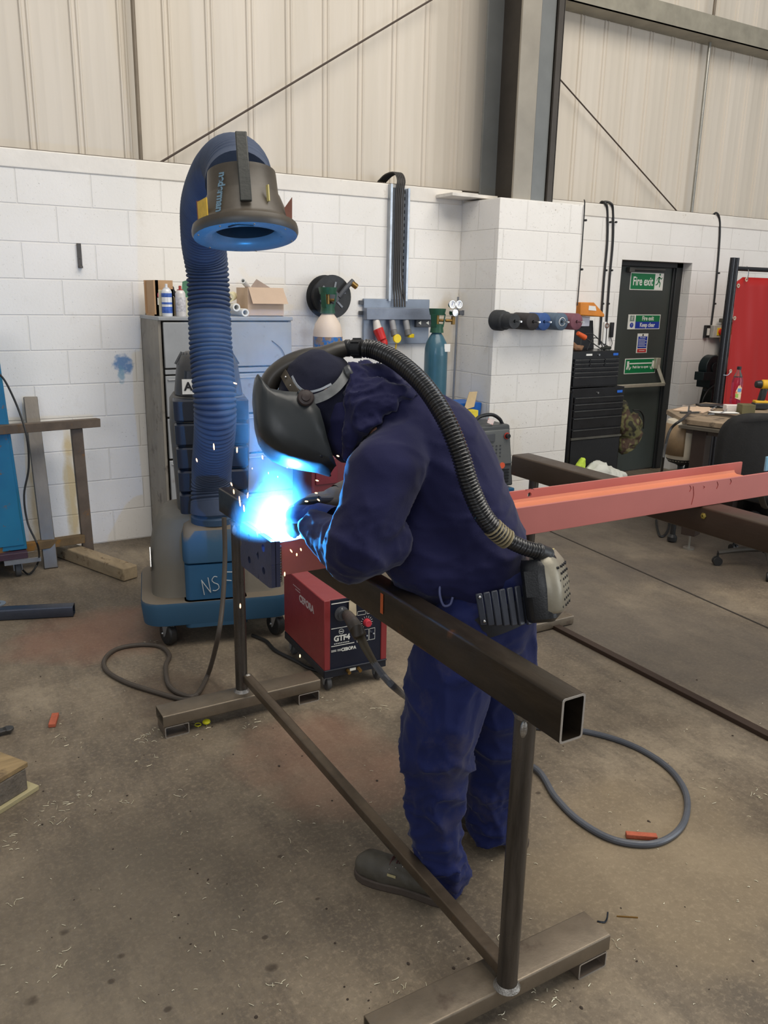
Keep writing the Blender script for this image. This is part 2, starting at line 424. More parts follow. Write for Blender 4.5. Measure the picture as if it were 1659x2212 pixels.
# left return of the room and the roof are outside the frame; cladding above the block wall
s = NT('cream_cladding'); n1 = s.noise(1.2, 5, .6, stretch=(3, 3, .25)); n2 = s.noise(16, 6, .7, stretch=(3, 3, .08))
b_ = s.ramp(n1, [(.3, srgb((204, 194, 178))), (.7, srgb((218, 208, 193)))]); b_ = s.mix(s.ramp(n2, [(.5, (0, 0, 0)), (.8, (.2, .2, .2))]), b_, srgb((184, 172, 148)))
s.col(b_); s.b.inputs['Roughness'].default_value = .62; s.bump(n2, .08, .001); M_CLAD = s.m
def cladding(name, x0, x1, first, pitch, y, z0, z1):
    prof = [(x0, 0)]; x = first
    while x < x1 - .06:
        for dx, dy in ((-.022, 0), (-.014, -.012), (-.006, -.012), (.002, 0), (.018, 0), (.026, -.010), (.034, -.010), (.042, 0)): prof.append((x + dx, dy))
        for q in (.33, .66):
            xx = x + pitch * q
            prof += [(xx - .012, 0), (xx - .006, -.0012), (xx + .006, -.0012), (xx + .012, 0)]
        x += pitch
    prof = [p for p in prof if x0 <= p[0] < x1] + [(x1, 0)]
    m = MB(); A = m._v([(p[0], y + p[1], z0) for p in prof]); B = m._v([(p[0], y + p[1], z1) for p in prof])
    C = m._v([(p[0], y + .06, z0) for p in prof]); D = m._v([(p[0], y + .06, z1) for p in prof])
    for i in range(len(prof) - 1):
        m._f([A[i], A[i + 1], B[i + 1], B[i]]); m._f([C[i + 1], C[i], D[i], D[i + 1]]); m._f([B[i], B[i + 1], D[i + 1], D[i]]); m._f([A[i + 1], A[i], C[i], C[i + 1]])
    return struct(m.build(name, M_CLAD, angle=20))
cladding('wall_upper', -4, 4.9, .31, .2955, YW + .19, 2.56, 6.2)
cladding('wall_upper_side', 4.9, 12, 5.165, .2815, YW + .19, 2.56, 6.2)
# thin dark ledge board where the cladding meets the blocks
o = MB().box((-4, YW + .02, 2.575), (12, YW + .2, 2.582)).build('trim_2', mat('dark_ledge', (96, 88, 78), .6), smooth=False); struct(o)
# steel column and cladding rail
M_STEEL = mat('grey_painted_steel', (150, 143, 130), .42, 0.1, var=.14, vs=2.5, bump=.1, spots=(150, 140, 118), spot_amt=.66, spot_scale=3)
M_STEELB = mat('blue_grey_steel', (112, 114, 112), .45, 0.1, var=.12, vs=3)
M_STEELD = mat('dark_grey_steel', (66, 60, 53), .5, 0.1, var=.2, vs=3)
col_ = thing('steel_column', (4.44, 5.6, 2.485), 'dark grey steel H-section column rising from the block pier', 'column')
MB().box((4.28, 5.385, 2.485), (4.46, 5.405, 6.2)).build('flange', M_STEEL, col_, bevel=.002)
MB().box((4.46, 5.385, 2.485), (4.60, 5.405, 6.2)).build('flange', M_STEELB, col_, bevel=.002, label='blue-grey strip')  # front flange split into a paler and a blue-grey strip
MB().box((4.28, 5.81, 2.485), (4.60, 5.835, 6.2)).build('flange', M_STEELB, col_, bevel=.002)
MB().box((4.432, 5.405, 2.485), (4.448, 5.81, 6.2)).build('web', M_STEELD, col_)
MB().box((4.605, 5.36, 2.485), (4.66, 5.38, 6.2)).box((4.655, 5.36, 2.485), (4.665, 5.46, 6.2)).build('dark_angle_strip', M_STEELD, col_)  # dark strip along the edge of the front flange
MB().tube([(4.33, 5.41, 2.485), (4.33, 5.41, 2.62)], .012, sub=1).build('bolt', M_STEELD, col_)
r_ = MB().hexa([(4.67, 5.82, 4.11), (12, 5.82, 4.11), (12, 6.03, 4.11), (4.67, 6.03, 4.11), (4.67, 5.82, 4.12), (12, 5.82, 4.12), (12, 6.03, 4.12), (4.67, 6.03, 4.12)])
r_.box((4.67, 5.82, 4.11), (12, 5.828, 4.285)).box((4.67, 5.828, 4.277), (12, 5.87, 4.285))
o = r_.build('cladding_rail', mat('rail_grey', (150, 144, 128), .5, .1), smooth=False); tag(o, 'grey steel rail running along the cladding beyond the column', 'rail')
M_ROD = mat('galvanised', (170, 168, 160), .38, .8, var=.12, vs=12)
def rod(p0, p1, r, m, name, label, cat, grp=None):
    o = MB().cyl(p0, p1, r, n=10).build(name, m); return tag(o, label, cat, grp)
m_wire = mat('dark_wire', (70, 56, 46), .6)
rod((1.672, YW + .10, 2.576), (3.93, YW + .10, 3.99), .0075, m_wire, 'bracing_rod', 'thin brown bracing rod slanting up to the column over the wall', 'rod')
rod((4.7, YW + .10, 3.83), (6.80, YW + .10, 2.57), .0065, m_wire, 'bracing_rod', 'thin bracing rod slanting down from the column towards the fire exit', 'rod')
rod((1.567, YW + .13, 2.575), (1.567, YW + .13, 6.0), .014, mat('tan_rod', (120, 108, 92), .5), 'sag_rod', 'upright thin rod on the cladding above the blue hose', 'rod')
rod((6.99, YW + .11, 2.575), (6.99, YW + .11, 4.115), .016, M_ROD, 'sag_rod', 'upright galvanised rod under the rail above the fire exit', 'rod')
rod((7.0, YW + .11, 4.29), (7.0, YW + .11, 6.0), .014, mat('tan_rod', (120, 108, 92), .5), 'sag_rod', 'upright rod above the grey cladding rail', 'rod')
# white board on the wall top beside the pier
o = MB().box((3.86, 5.60, 2.50), (4.30, 5.83, 2.525)).build('timber_board', mat('white_board', (226, 220, 210), .7, spots=(120, 100, 84), spot_amt=.72), bevel=.002)
tag(o, 'white painted board lying on the wall top against the pier', 'board')
# fire door
M_DOOR = mat('charcoal_door', (62, 68, 64), .42, var=.10, vs=1.5, bump=.03)
M_FR = mat('black_frame', (38, 40, 40), .4, var=.1)
door = bpy.data.objects.new('door_1', None); door.location = (6.45, 5.985, 0); COL.objects.link(door); struct(door)
MB().box((6.04, 5.985, .01), (6.86, 6.03, 2.06)).build('leaf', M_DOOR, door, bevel=.003)
MB().box((5.985, 5.95, 0), (6.035, 6.10, 2.105)).box((6.865, 5.95, 0), (6.955, 6.10, 2.105)).box((5.985, 5.95, 2.055), (6.955, 6.10, 2.105)).box((6.84, 5.965, 0), (6.868, 5.984, 2.055)).build('frame', M_FR, door, bevel=.004)
m = MB().bar((6.2, 5.955, 2.03), (6.70, 5.955, 2.035), .02, .02); m.box((6.20, 5.94, 2.0), (6.27, 5.985, 2.045)); m.build('closer', mat('closer_grey', (88, 86, 80), .4, .3), door, bevel=.003)
M_BAR = mat('bar_silver', (196, 190, 170), .35, .5)
bar = MB().bar((6.06, 5.90, .905), (6.80, 5.90, .905), .03, .035, ).build('push_bar', M_BAR, door, bevel=.006)
MB().hexa([(6.70, 5.94, 1.06), (6.76, 5.94, 1.06), (6.76, 5.984, 1.06), (6.70, 5.984, 1.06), (6.70, 5.94, 1.17), (6.76, 5.94, 1.17), (6.76, 5.984, 1.17), (6.70, 5.984, 1.17)]).bar((6.73, 5.96, 1.10), (6.80, 5.905, .90), .03, .035).build('bar_arm', M_BAR, door, bevel=.004)
M_WHITE = mat('sign_white', (232, 232, 222), .5, var=.03, bump=0)
M_GREEN = mat('sign_green', (18, 120, 70), .45, var=.05, bump=0)
M_BLUE = mat('sign_blue', (32, 60, 160), .45, var=.05, bump=0)
M_REDS = mat('sign_red', (190, 50, 50), .45, var=.05, bump=0)
M_INK = mat('ink_black', (30, 30, 34), .5, var=.03, bump=0)
def sign(label, x0, x1, z0, z1, y=5.985):
    t = thing('safety_sign', ((x0 + x1) / 2, y - .003, z0), label, 'sign')
    MB().box((x0, y - .004, z0), (x1, y - .0005, z1)).build('board', M_WHITE, t, smooth=False); return t
def flat(t, x0, x1, z0, z1, m, y, name='panel'):
    return MB().box((x0, y - .0012, z0), (x1, y, z1)).build(name, m, t, smooth=False)
def man(t, x, z, s, m, y):
    mb = MB(); Y = y
    def seg(a, b, r): mb.bar((x + a[0] * s, Y, z + a[1] * s), (x + b[0] * s, Y, z + b[1] * s), r * s, .0012, up=(0, 1, 0))
    seg((0, .45), (-.05, .1), .16); seg((-.05, .1), (.16, -.1), .1); seg((.16, -.1), (.1, -.42), .09); seg((-.05, .1), (-.15, -.15), .1); seg((-.15, -.15), (-.38, -.25), .09)
    seg((0, .42), (.25, .25), .08); seg((.25, .25), (.36, .38), .07); seg((0, .42), (-.22, .3), .08); seg((-.22, .3), (-.3, .1), .07)
    mb.cyl((x + .05 * s, Y - .0006, z + .62 * s), (x + .05 * s, Y + .0006, z + .62 * s), .09 * s, n=14)
    mb.build('running_man', m, t, smooth=False)
Y = 5.9805
t = sign('large green and white fire exit sign topmost on the dark door', 6.262, 6.722, 1.835, 2.0)
flat(t, 6.27, 6.60, 1.843, 1.992, M_GREEN, Y); flat(t, 6.61, 6.714, 1.843, 1.992, M_WHITE, Y)
text('Fire exit', (6.435, Y - .0016, 1.915), .115, M_WHITE, t, sx=.72, bold=.002); man(t, 6.66, 1.915, .115, M_GREEN, Y - .002)
t = sign('green over blue keep clear sign on the dark door', 6.282, 6.735, 1.456, 1.60)
flat(t, 6.385, 6.725, 1.530, 1.592, M_GREEN, Y); flat(t, 6.385, 6.725, 1.464, 1.530, M_BLUE, Y)
text('Fire exit', (6.555, Y - .0016, 1.561), .058, M_WHITE, t, sx=.85, bold=.0012); text('Keep clear', (6.555, Y - .0016, 1.497), .058, M_WHITE, t, sx=.85, bold=.0012)
flat(t, 6.305, 6.365, 1.535, 1.590, mat('sign_grey', (130, 150, 140), .5), Y); man(t, 6.335, 1.56, .04, M_WHITE, Y - .002)
MB().cyl((6.335, Y, 1.497), (6.335, Y - .0015, 1.497), .024, n=20).build('panel', M_BLUE, t); text('!', (6.335, Y - .0022, 1.497), .04, M_WHITE, t)
t = sign('narrow fire action notice in blue and red on the dark door', 6.435, 6.585, 1.222, 1.414)
flat(t, 6.447, 6.573, 1.27, 1.385, M_BLUE, Y); flat(t, 6.447, 6.573, 1.228, 1.262, M_REDS, Y)
MB().cyl((6.51, Y, 1.399), (6.51, Y - .0015, 1.399), .010, n=16).build('panel', M_INK, t)
text('Fire action', (6.51, Y - .0016, 1.375), .018, M_WHITE, t)
ml = MB()
for i in range(6): ml.box((6.455, Y - .0022, 1.355 - i * .014), (6.545 + .02 * ((i * 7) % 2), Y - .001, 1.359 - i * .014))
ml.box((6.47, Y - .0022, 1.243), (6.55, Y - .001, 1.248)); ml.build('lettering', M_WHITE, t, smooth=False)
t = sign('green push bar sign lowest on the dark door', 6.292, 6.737, 1.015, 1.168)
flat(t, 6.30, 6.729, 1.023, 1.16, M_GREEN, Y); text('Push bar to open', (6.515, Y - .0016, 1.082), .036, M_WHITE, t, sx=.9, bold=.0008)
mh = MB().box((6.355, Y - .0025, 1.112), (6.675, Y - .001, 1.124))
for sgn, cx in ((1, 6.335), (-1, 6.695)):
    mh.box((cx - .014, Y - .0025, 1.105), (cx + .014, Y - .001, 1.142)); mh.bar((cx, Y - .0018, 1.105), (cx - sgn * .012, Y - .0018, 1.06), .02, .0012, up=(0, 1, 0)); mh.bar((cx + sgn * .012, Y - .0018, 1.105), (cx + sgn * .022, Y - .0018, 1.055), .009, .0012, up=(0, 1, 0)); mh.bar((cx + sgn * .03, Y - .0018, 1.06), (cx + sgn * .045, Y - .0018, 1.085), .008, .0012, up=(0, 1, 0))
mh.build('hand_symbol', M_WHITE, t, smooth=False)

# ================================================================ things on and along the back wall
M_BLK = mat('black_rubber', (34, 34, 34), .5, var=.15)
M_BLKP = mat('black_plastic', (30, 31, 33), .38, var=.12, bs=200)
M_GALV = mat('galvanised_tray', (165, 170, 176), .35, .65, var=.15, vs=9)
M_DGREY = mat('dark_grey_plastic', (74, 76, 80), .5)
M_MGREY = mat('mid_grey', (128, 132, 138), .45)
M_BRASS = mat('brass', (150, 118, 66), .35, .8)
M_CHROME = mat('chrome', (200, 200, 200), .18, 1.0, var=.03, bump=0)
M_CARD = mat('cardboard', (186, 150, 112), .8, var=.08, vs=5, bump=.1)
M_CARDG = mat('pale_cardboard', (205, 178, 152), .8, var=.06, vs=5, bump=.1)
M_PAPER = mat('paper_white', (236, 234, 228), .7, var=.04)
# cable tray with its bundle
t = thing('cable_tray', (3.505, YW - .03, 1.70), 'perforated galvanised cable tray standing above the socket board', 'cable tray')
m = MB().box((3.422, YW - .012, 1.70), (3.59, YW - .004, 2.55)).box((3.418, YW - .05, 1.70), (3.424, YW - .004, 2.57)).box((3.588, YW - .05, 1.70), (3.594, YW - .004, 2.55))
m.box((3.424, YW - .05, 1.70), (3.436, YW - .045, 2.57)).box((3.576, YW - .05, 1.70), (3.588, YW - .045, 2.55)); m.build('channel', M_GALV, t)
m = MB()
for i in range(17):
    for x in (3.45, 3.568): m.cbox((x, YW - .0125, 1.74 + i * .049), (.008, .003, .026))
m.build('slot', M_INK, t, smooth=False)['kind'] = 'stuff'
t0 = Vector((3.5, YW - .03, 1.66))
for i in range(5):
    x = 3.475 + .016 * i; e = 3.448 + .024 * i + .02
    tag(MB().tube([(x - .07, YW + .13, 2.60), (x - .05, YW + .05, 2.645), (x - .015, YW - .02, 2.655), (x + .002, YW - .05, 2.60), (x, YW - .035, 2.5), (x, YW - .035, 2.1), (x - .006 + .003 * i, YW - .035, 1.86), (e, YW - .05, 1.72), (e, YW - .06, 1.655)], .0068, n=8, sub=5).build('power_cable', mat('tray_cable', (62, 58, 54), .5)),
        'black power cable in the bundle down the galvanised cable tray', 'cable', 'cables in the tray')
# socket board
t = thing('socket_board', (3.51, YW - .02, 1.36), 'grey metal socket board on the wall under the cable tray', 'socket board')
MB().box((3.205, YW - .03, 1.362), (3.82, YW - .003, 1.715)).build('back_plate', mat('board_grey', (132, 142, 156), .4, .15, var=.08), t, bevel=.004)
MB().box((3.20, YW - .085, 1.555), (3.815, YW - .03, 1.645)).build('trunking', mat('trunking_grey', (120, 128, 142), .4, .1), t, bevel=.004)
mh = MB()
for z in (1.70, 1.62, 1.39): mh.box((3.17, YW - .02, z - .03), (3.205, YW - .006, z))
mh.build('bracket', M_DGREY, t)
def plug_socket(x, label, red=False):
    k = thing('industrial_plug', (x, YW - .09, 1.40), label, 'plug')
    body = mat('plug_white' if red else 'plug_grey', (216, 208, 200) if red else (150, 150, 150), .45)
    MB().cyl((x, YW - .055, 1.553), (x + .005, YW - .085, 1.47), .026, .036 if red else .024, n=18).build('socket', body, k, bevel=.003)
    c = mat('plug_red', (200, 40, 36), .4) if red else mat('plug_yellow', (236, 206, 30), .4)
    if red:
        MB().cyl((x + .004, YW - .083, 1.485), (x + .03, YW - .11, 1.40), .042, .036, n=20).build('plug_body', c, k, bevel=.004)
        MB().ball((x + .045, YW - .11, 1.375), (.035, .02, .045)).build('flap', c, k)
    else:
        MB().cyl((x + .004, YW - .083, 1.475), (x + .006, YW - .10, 1.43), .028, .03, n=20).build('plug_body', mat('plug_dkgrey', (110, 110, 108), .5), k, bevel=.003)
    return k, c
plug_socket(3.30, 'red and white industrial plug in the grey socket board', True)
k, c = plug_socket(3.445, 'yellow flapped plug hanging open in the grey socket board')
MB().cyl((3.46, YW - .13, 1.41), (3.46, YW - .11, 1.41), .035, n=22).build('flap', c, k, bevel=.003)
k, c = plug_socket(3.575, 'yellow socket with closed lid beside the white double socket')
MB().box((3.575, YW - .125, 1.415), (3.62, YW - .09, 1.445)).build('flap', c, k, bevel=.003)
t = thing('double_socket', (3.75, YW - .04, 1.5), 'grey double mains socket with white inserts on the socket board', 'socket')
MB().box((3.675, YW - .065, 1.495), (3.82, YW - .03, 1.58)).build('body', M_DGREY, t, bevel=.004)
for x in (3.71, 3.785): MB().cyl((x, YW - .067, 1.53), (x, YW - .0635, 1.53), .018, n=3).box((x - .015, YW - .068, 1.555), (x + .015, YW - .0645, 1.572)).build('insert', M_WHITE, t)
for i, x in enumerate((3.33, 3.46)):
    tag(MB().tube([(x, YW - .11, 1.37), (x, YW - .07, 1.2), (x - .01, YW - .03, .95), (x, YW - .03, .5), (x, YW - .03, .01)], .007, n=8, sub=4).build('power_cable', M_BLK if i == 0 else mat('yellow_lead', (206, 170, 50), .5)),
        ('black lead hanging from the red plug down the wall' if i == 0 else 'thin yellow lead hanging from the yellow plug down the wall'), 'cable')
# hose reel
t = thing('hose_reel', (2.86, YW - .08, 1.72), 'black air hose reel fixed to the block wall', 'hose reel')
c = Vector((2.85, YW - .02, 1.725))
for dy in (-.04, -.16): MB().lathe([(.03, 0), (.155, 0), (.158, .004), (.155, .008), (.085, .01), (.03, .01)], c + Vector((0, dy, 0)), (0, -1, 0), n=40).build('flange', M_BLK, t)
MB().lathe([(.11, 0), (.125, .02), (.11, .04), (.125, .06), (.11, .08), (.125, .1), (.11, .12)], c + Vector((0, -.04, 0)), (0, -1, 0), n=32).build('hose_winding', M_BLKP, t)
MB().cyl(c, c + Vector((0, -.2, 0)), .045, n=20).build('hub', M_DGREY, t, bevel=.004)
mb = MB()
for i in range(6):
    a = i * PI / 3 + .3; mb.bar(c + Vector((.05 * math.cos(a), -.172, .05 * math.sin(a))), c + Vector((.11 * math.cos(a), -.172, .11 * math.sin(a))), .014, .008, up=(0, 1, 0))
mb.build('spoke', M_MGREY, t)['kind'] = 'stuff'
MB().tube([c + Vector((.04, -.19, 0)), c + Vector((.10, -.2, .07)), c + Vector((.155, -.2, .12))], .018, n=12).build('hose_end', M_DGREY, t)
MB().cyl(c + Vector((.14, -.2, .105)), c + Vector((.185, -.2, .075)), .022, n=16).build('nozzle', M_BRASS, t, bevel=.003)
# gas cylinders
def cylinder(x, y, r, top, m1, m2, label, band=None, neck=.1):
    t = thing('gas_cylinder', (x, y, 0), label, 'gas cylinder')
    zs = top - neck
    MB().lathe([(r * .94, 0), (r, .02), (r, zs - .18)], (x, y, 0)).build('body', m1, t)
    MB().lathe([(r, zs - .18), (r * .98, zs - .13), (r * .86, zs - .08), (r * .6, zs - .035), (r * .42, zs - .01), (r * .38, zs + .03)], (x, y, 0)).build('shoulder', m2, t)
    g = mat('guard_green', (38, 84, 62), .45, var=.15)
    q = MB()
    R1, R2 = .052, .062
    q.lathe([(.055, zs - .005), (.05, zs + .03), (R1, zs + .06), (R1 * .8, zs + .062), (R1 * .8, zs + .03), (.04, zs)], (x, y, 0), closed=True)
    for a in (PI * .5, PI * 1.17, PI * 1.83):
        d = Vector((math.cos(a), math.sin(a), 0))
        q.bar(Vector((x, y, zs + .04)) + d * .048, Vector((x, y, zs + .14)) + d * .062, .04, .008, up=d)
    q.lathe([(.058, zs + .13), (.066, zs + .165), (.068, zs + .18), (.06, zs + .18), (.052, zs + .135)], (x, y, 0), closed=True)
    q.build('valve_guard', g, t)
    MB().cyl((x, y, zs + .02), (x, y, zs + .15), .016, n=12).cyl((x, y, zs + .09), (x + .04, y - .03, zs + .09), .011, n=10).build('valve', M_BRASS, t)
    return t, zs
p = aY(708, 690, 5.55)
cz = aY(708, 622, 5.55).z
t, zs = cylinder(p.x, 5.55, .108, cz - .075 + .0, mat('cyl_blue', (26, 106, 178), .4, var=.12, spots=(16, 66, 120), spot_amt=.62), mat('cyl_cream', (226, 208, 190), .5, var=.06), 'blue gas cylinder with cream shoulder and green valve guard', neck=.10)
MB().lathe([(.1088, zs - .245), (.1090, zs - .235), (.1090, zs - .175), (.1085, zs - .17)], (p.x, 5.55, 0)).build('worn_band', mat('worn_brown', (140, 118, 98), .6, var=.3, vs=30, spots=(26, 106, 178), spot_amt=.5, spot_scale=25), t)
p2 = aY(944, 700, 5.55); cz2 = aY(944, 668, 5.55).z
t, zs = cylinder(p2.x, 5.55, .093, cz2 - .075, mat('cyl_teal', (52, 96, 112), .38, var=.1, coat=.3), mat('cyl_teal', (52, 96, 112), .38), 'teal gas cylinder with regulator beside the pier', neck=.10)
MB().box((p2.x + .02, 5.462, zs - .15), (p2.x + .075, 5.475, zs - .09)).build('paper_label', M_PAPER, t)
g = thing('gas_regulator', (p2.x + .1, 5.5, zs + .1), 'brass gas regulator with two round gauges on the teal cylinder', 'regulator')
b0 = Vector((p2.x + .105, 5.48, zs + .15))
MB().cyl(b0 + Vector((-.06, .02, -.06)), b0 + Vector((.0, 0, -.06)), .012, n=12).cyl(b0 + Vector((.0, 0, -.09)), b0 + Vector((0, 0, -.02)), .016, n=12).cyl(b0 + Vector((0, 0, 0)), b0 + Vector((.085, -.01, 0)), .009, n=10).build('valve_body', M_BRASS, g, bevel=.002)
MB().cyl(b0 + Vector((0, .02, .0)), b0 + Vector((0, -.03, .0)), .03, n=20).build('bonnet', M_CHROME, g, bevel=.004)
MB().cyl(b0 + Vector((.06, -.02, 0)), b0 + Vector((.06, .02, 0)), .018, n=12).cyl(b0 + Vector((.085, -.01, -.02)), b0 + Vector((.085, -.01, .02)), .01, n=10).build('tap', M_DGREY, g)
for dx in (-.032, .032):
    q = b0 + Vector((dx, -.01, .065))
    gg = MB().lathe([(.002, 0), (.029, 0), (.03, .004), (.03, .02), (.026, .02), (.026, .012), (.002, .012)], q, (0, -1, 0), n=26).build('gauge', M_CHROME, g)
    MB().cyl(q + Vector((0, -.0125, 0)), q + Vector((0, -.0145, 0)), .0255, n=26).build('dial', mat('dial_white', (240, 240, 238), .3, var=.02), gg)
    MB().bar(q + Vector((-.003, -.016, -.008)), q + Vector((.006, -.016, .018)), .003, .001, up=(0, 1, 0)).build('needle', M_BLUE, gg)
rod((4.07, YW - .06, .75), (4.095, YW - .04, 1.74), .009, M_MGREY, 'steel_rod', 'thin grey rod leaning in the corner beside the teal cylinder', 'rod')
# wall bracket far along
o = MB().box((1.085, YW - .014, 1.88), (1.112, YW - .003, 2.035)).box((1.088, YW - .04, 1.88), (1.110, YW - .003, 1.893)).cyl((1.098, YW - .016, 1.94), (1.098, YW - .01, 1.94), .005, n=8).build('wall_bracket', mat('bracket_dark', (88, 84, 80), .5, .4), bevel=.002)
tag(o, 'small dark steel bracket screwed to the bare block wall', 'bracket')
# reels of abrasive on a rail across the pier
t = thing('spindle_rack', (4.63, 5.30, 1.55), 'dark spindle rail fixed across the front of the pier', 'rack')
YR = 5.342
MB().box((4.14, YR - .02, 1.51), (4.96, YR - .002, 1.60)).build('rail', mat('rack_dark', (62, 50, 52), .6), t, bevel=.002)
reels = [(1112, (48, 50, 52), .078, .26, 'black ribbed abrasive roll at the far end of the spindle rail'), (1152, (50, 46, 46), .066, .24, 'dark brown abrasive roll second on the spindle rail'), (1176, (52, 84, 140), .068, .2, 'blue abrasive disc roll on the spindle rail'), (1214, (84, 100, 116), .068, .24, 'grey-blue roll with a hollow core on the spindle rail'), (1246, (120, 74, 84), .066, .26, 'maroon abrasive roll at the end of the rail by the orange case')]
for i, (px, colr, r, ln, lab) in enumerate(reels):
    Yf = YR - ln; c = aY(px, 695 if i else 694, Yf)
    sp = MB().cyl((c.x, YR - .02, c.z), (c.x, Yf - .08, c.z), .007, n=10).build('spindle', M_CHROME, t)
    k = thing('abrasive_roll', (c.x, YR - .12, c.z), lab, 'roll')
    mm = mat('roll_%d' % i, colr, .7, var=.15, vs=20, bump=.3)
    prof = [(.012, 0), (r - .004, 0), (r, .004)]
    if i == 0: prof = [(.012, 0), (.055, 0), (.058, .01), (.058, .10), (.07, .11), (.07, .15), (.08, .16), (.08, ln - .03)]
    elif i == 2: prof += [(r, .06), (r - .006, .062), (r - .006, .07), (r, .072), (r, ln - .03)]
    else: prof += [(r, ln - .03)]
    prof += [(.012, ln - .03)]
    MB().lathe(prof, (c.x, Yf, c.z), (0, 1, 0), n=30, closed=True).build('wound_roll', mm, k, angle=50)
    if i == 3: MB().lathe([(.03, -.001), (.034, -.003), (.03, -.005)], (c.x, Yf, c.z), (0, 1, 0), closed=True).build('core_ring', M_PAPER, k)
# cables clipped to the right wall
def clip_cable(pts, r, label, name='wall_cable', clips=()):
    k = thing(name, pts[-1], label, 'cable')
    MB().tube(pts, r, n=8, sub=4).build('cord', M_BLK, k)
    for q in clips: MB().cyl(Vector(q), Vector(q) + Vector((.0, -.02, 0)), .009, n=8).build('clip', M_BLK, k)
y = YW - .012
def W(px, py, Y=None): return aY(px, py, Y or y)
clip_cable([W(1262, 432, YW - .45), W(1263, 444, YW - .51), W(1258, 520, YW - .51), W(1252, 600, YW - .51), W(1247, 660, YW - .51)], .005, 'thin black cable down the corner of the pier', clips=[W(1263, 476, YW - .5), W(1255, 582, YW - .5)])
for i in range(2):
    d = 12 * i
    clip_cable([W(1296 + d * .2, 442, YW + .03), W(1300 + d * .5, 436, YW + .02), W(1308 + d, 440, YW - .02), W(1312 + d, 455), W(1312 + d, 520), W(1305 + d, 600), W(1298 + d, 700), W(1295 + d, 745)], .011,
               ('black cable nearest the pier clipped down the wall to the tool chest', 'black cable clipped down the wall between its twin and the fire exit')[i], clips=[W(1317 + d, 480), W(1308 + d, 584), W(1301 + d, 656)])
clip_cable([W(1500, 464, YW + .05), W(1535, 466, YW + .02), W(1548, 460, YW - .02), W(1555, 480), W(1553, 540), W(1544, 640), W(1536, 705)], .010, 'black cable clipped down the wall to the isolator switch', clips=[W(1551, 590), W(1543, 656)])

# ================================================================ steel cabinet and what stands on it
M_CAB = mat('worn_grey_steel', (152, 154, 156), .42, .25, var=.12, vs=4, bump=.12, bs=30, spots=(126, 122, 116), spot_amt=.60, spot_scale=5)
CX0, CX1, CY0, CY1, CZ = 1.46, 2.385, 5.35, 5.80, 1.588
t = thing('steel_cabinet', ((CX0 + CX1) / 2, (CY0 + CY1) / 2, 0), 'tall worn grey steel cabinet standing against the block wall behind the extractor', 'cabinet')
MB().box((CX0, CY0 + .02, 0), (CX0 + .02, CY1, CZ - .02)).box((CX1 - .02, CY0 + .02, 0), (CX1, CY1, CZ - .02)).box((CX0, CY1 - .015, 0), (CX1, CY1, CZ - .02)).box((CX0, CY0 + .02, 0), (CX1, CY1, .06)).build('body', mat('cabinet_side', (136, 130, 120), .5, .2, var=.25, vs=5, spots=(100, 92, 84), spot_amt=.56, spot_scale=7, stretch=(1, 1, .35)), t, bevel=.003)
MB().box((CX0 - .004, CY0 - .005, CZ - .025), (CX1 + .004, CY1 + .003, CZ)).build('top', M_CAB, t, bevel=.004)
d = MB().box((CX0 + .028, CY0 - .002, 1.262), (CX1 - .006, CY0 + .018, CZ - .035)).build('door', M_CAB, t, bevel=.004)
for z0, z1 in ((.945, 1.212), (.665, .932), (.375, .652), (.085, .362)):
    f = MB().box((CX0 + .028, CY0 - .002, z0), (CX1 - .006, CY0 + .018, z1)).box((CX0 + .04, CY0 - .012, z1 - .03), (CX1 - .02, CY0, z1 - .022)).build('drawer', M_CAB, t, bevel=.004)
MB().box((CX0 + .028, CY0 + .002, 1.222), (CX1 - .006, CY0 + .016, 1.252)).build('rail', M_CAB, t, bevel=.002)
tag(MB().tube([(2.23, CY0 - .006, 1.43), (2.30, CY0 - .01, 1.37), (2.33, CY0 - .01, 1.29), (2.32, CY0 - .008, 1.19)], .0025, n=6).build('thin_lead', M_DGREY), 'thin dark lead hanging down the cabinet front beside the hose', 'cable')
# cardboard box, cans
t = thing('cardboard_box', (1.45, 5.6, CZ), 'tall brown cardboard carton at the end of the cabinet top, spray cans before it', 'box')
MB().box((1.485, 5.48, CZ), (1.505, 5.72, CZ + .225)).box((1.40 + .075, 5.48, CZ), (1.60, 5.495, CZ + .225)).box((1.475, 5.705, CZ), (1.60, 5.72, CZ + .225)).box((1.585, 5.48, CZ), (1.60, 5.72, CZ + .17)).box((1.475, 5.48, CZ), (1.60, 5.72, CZ + .01)).build('box_wall', M_CARD, t)
MB().box((1.495, 5.477, CZ + .07), (1.525, 5.4795, CZ + .115)).build('printed_label', M_PAPER, t, smooth=False)
MB().prism([(1.497, 5.4785, CZ + .12), (1.523, 5.4785, CZ + .12), (1.523, 5.4785, CZ + .14), (1.51, 5.4785, CZ + .16), (1.497, 5.4785, CZ + .14)], (0, -.001, 0)).build('flame_mark', mat('pink_print', (226, 110, 128), .7), t, smooth=False)
def can(x, y, h, r, label, cap, body, marks):
    t = thing('spray_can', (x, y, CZ), label, 'can')
    MB().lathe([(r * .96, 0), (r, .004), (r, h - .022), (r * .8, h - .008), (r * .55, h)], (x, y, CZ), n=26).build('can_body', body, t)
    MB().lathe([(r * .58, h), (r * .6, h + .004), (.009, h + .006), (.009, h + .026), (.007, h + .028)], (x, y, CZ), n=16).build('nozzle', cap, t)
    for z0, z1, m_ in marks: MB().lathe([(r + .0004, z0), (r + .0006, z0 + .001), (r + .0006, z1 - .001), (r + .0004, z1)], (x, y, CZ), n=26).build('printed_band', m_, t)
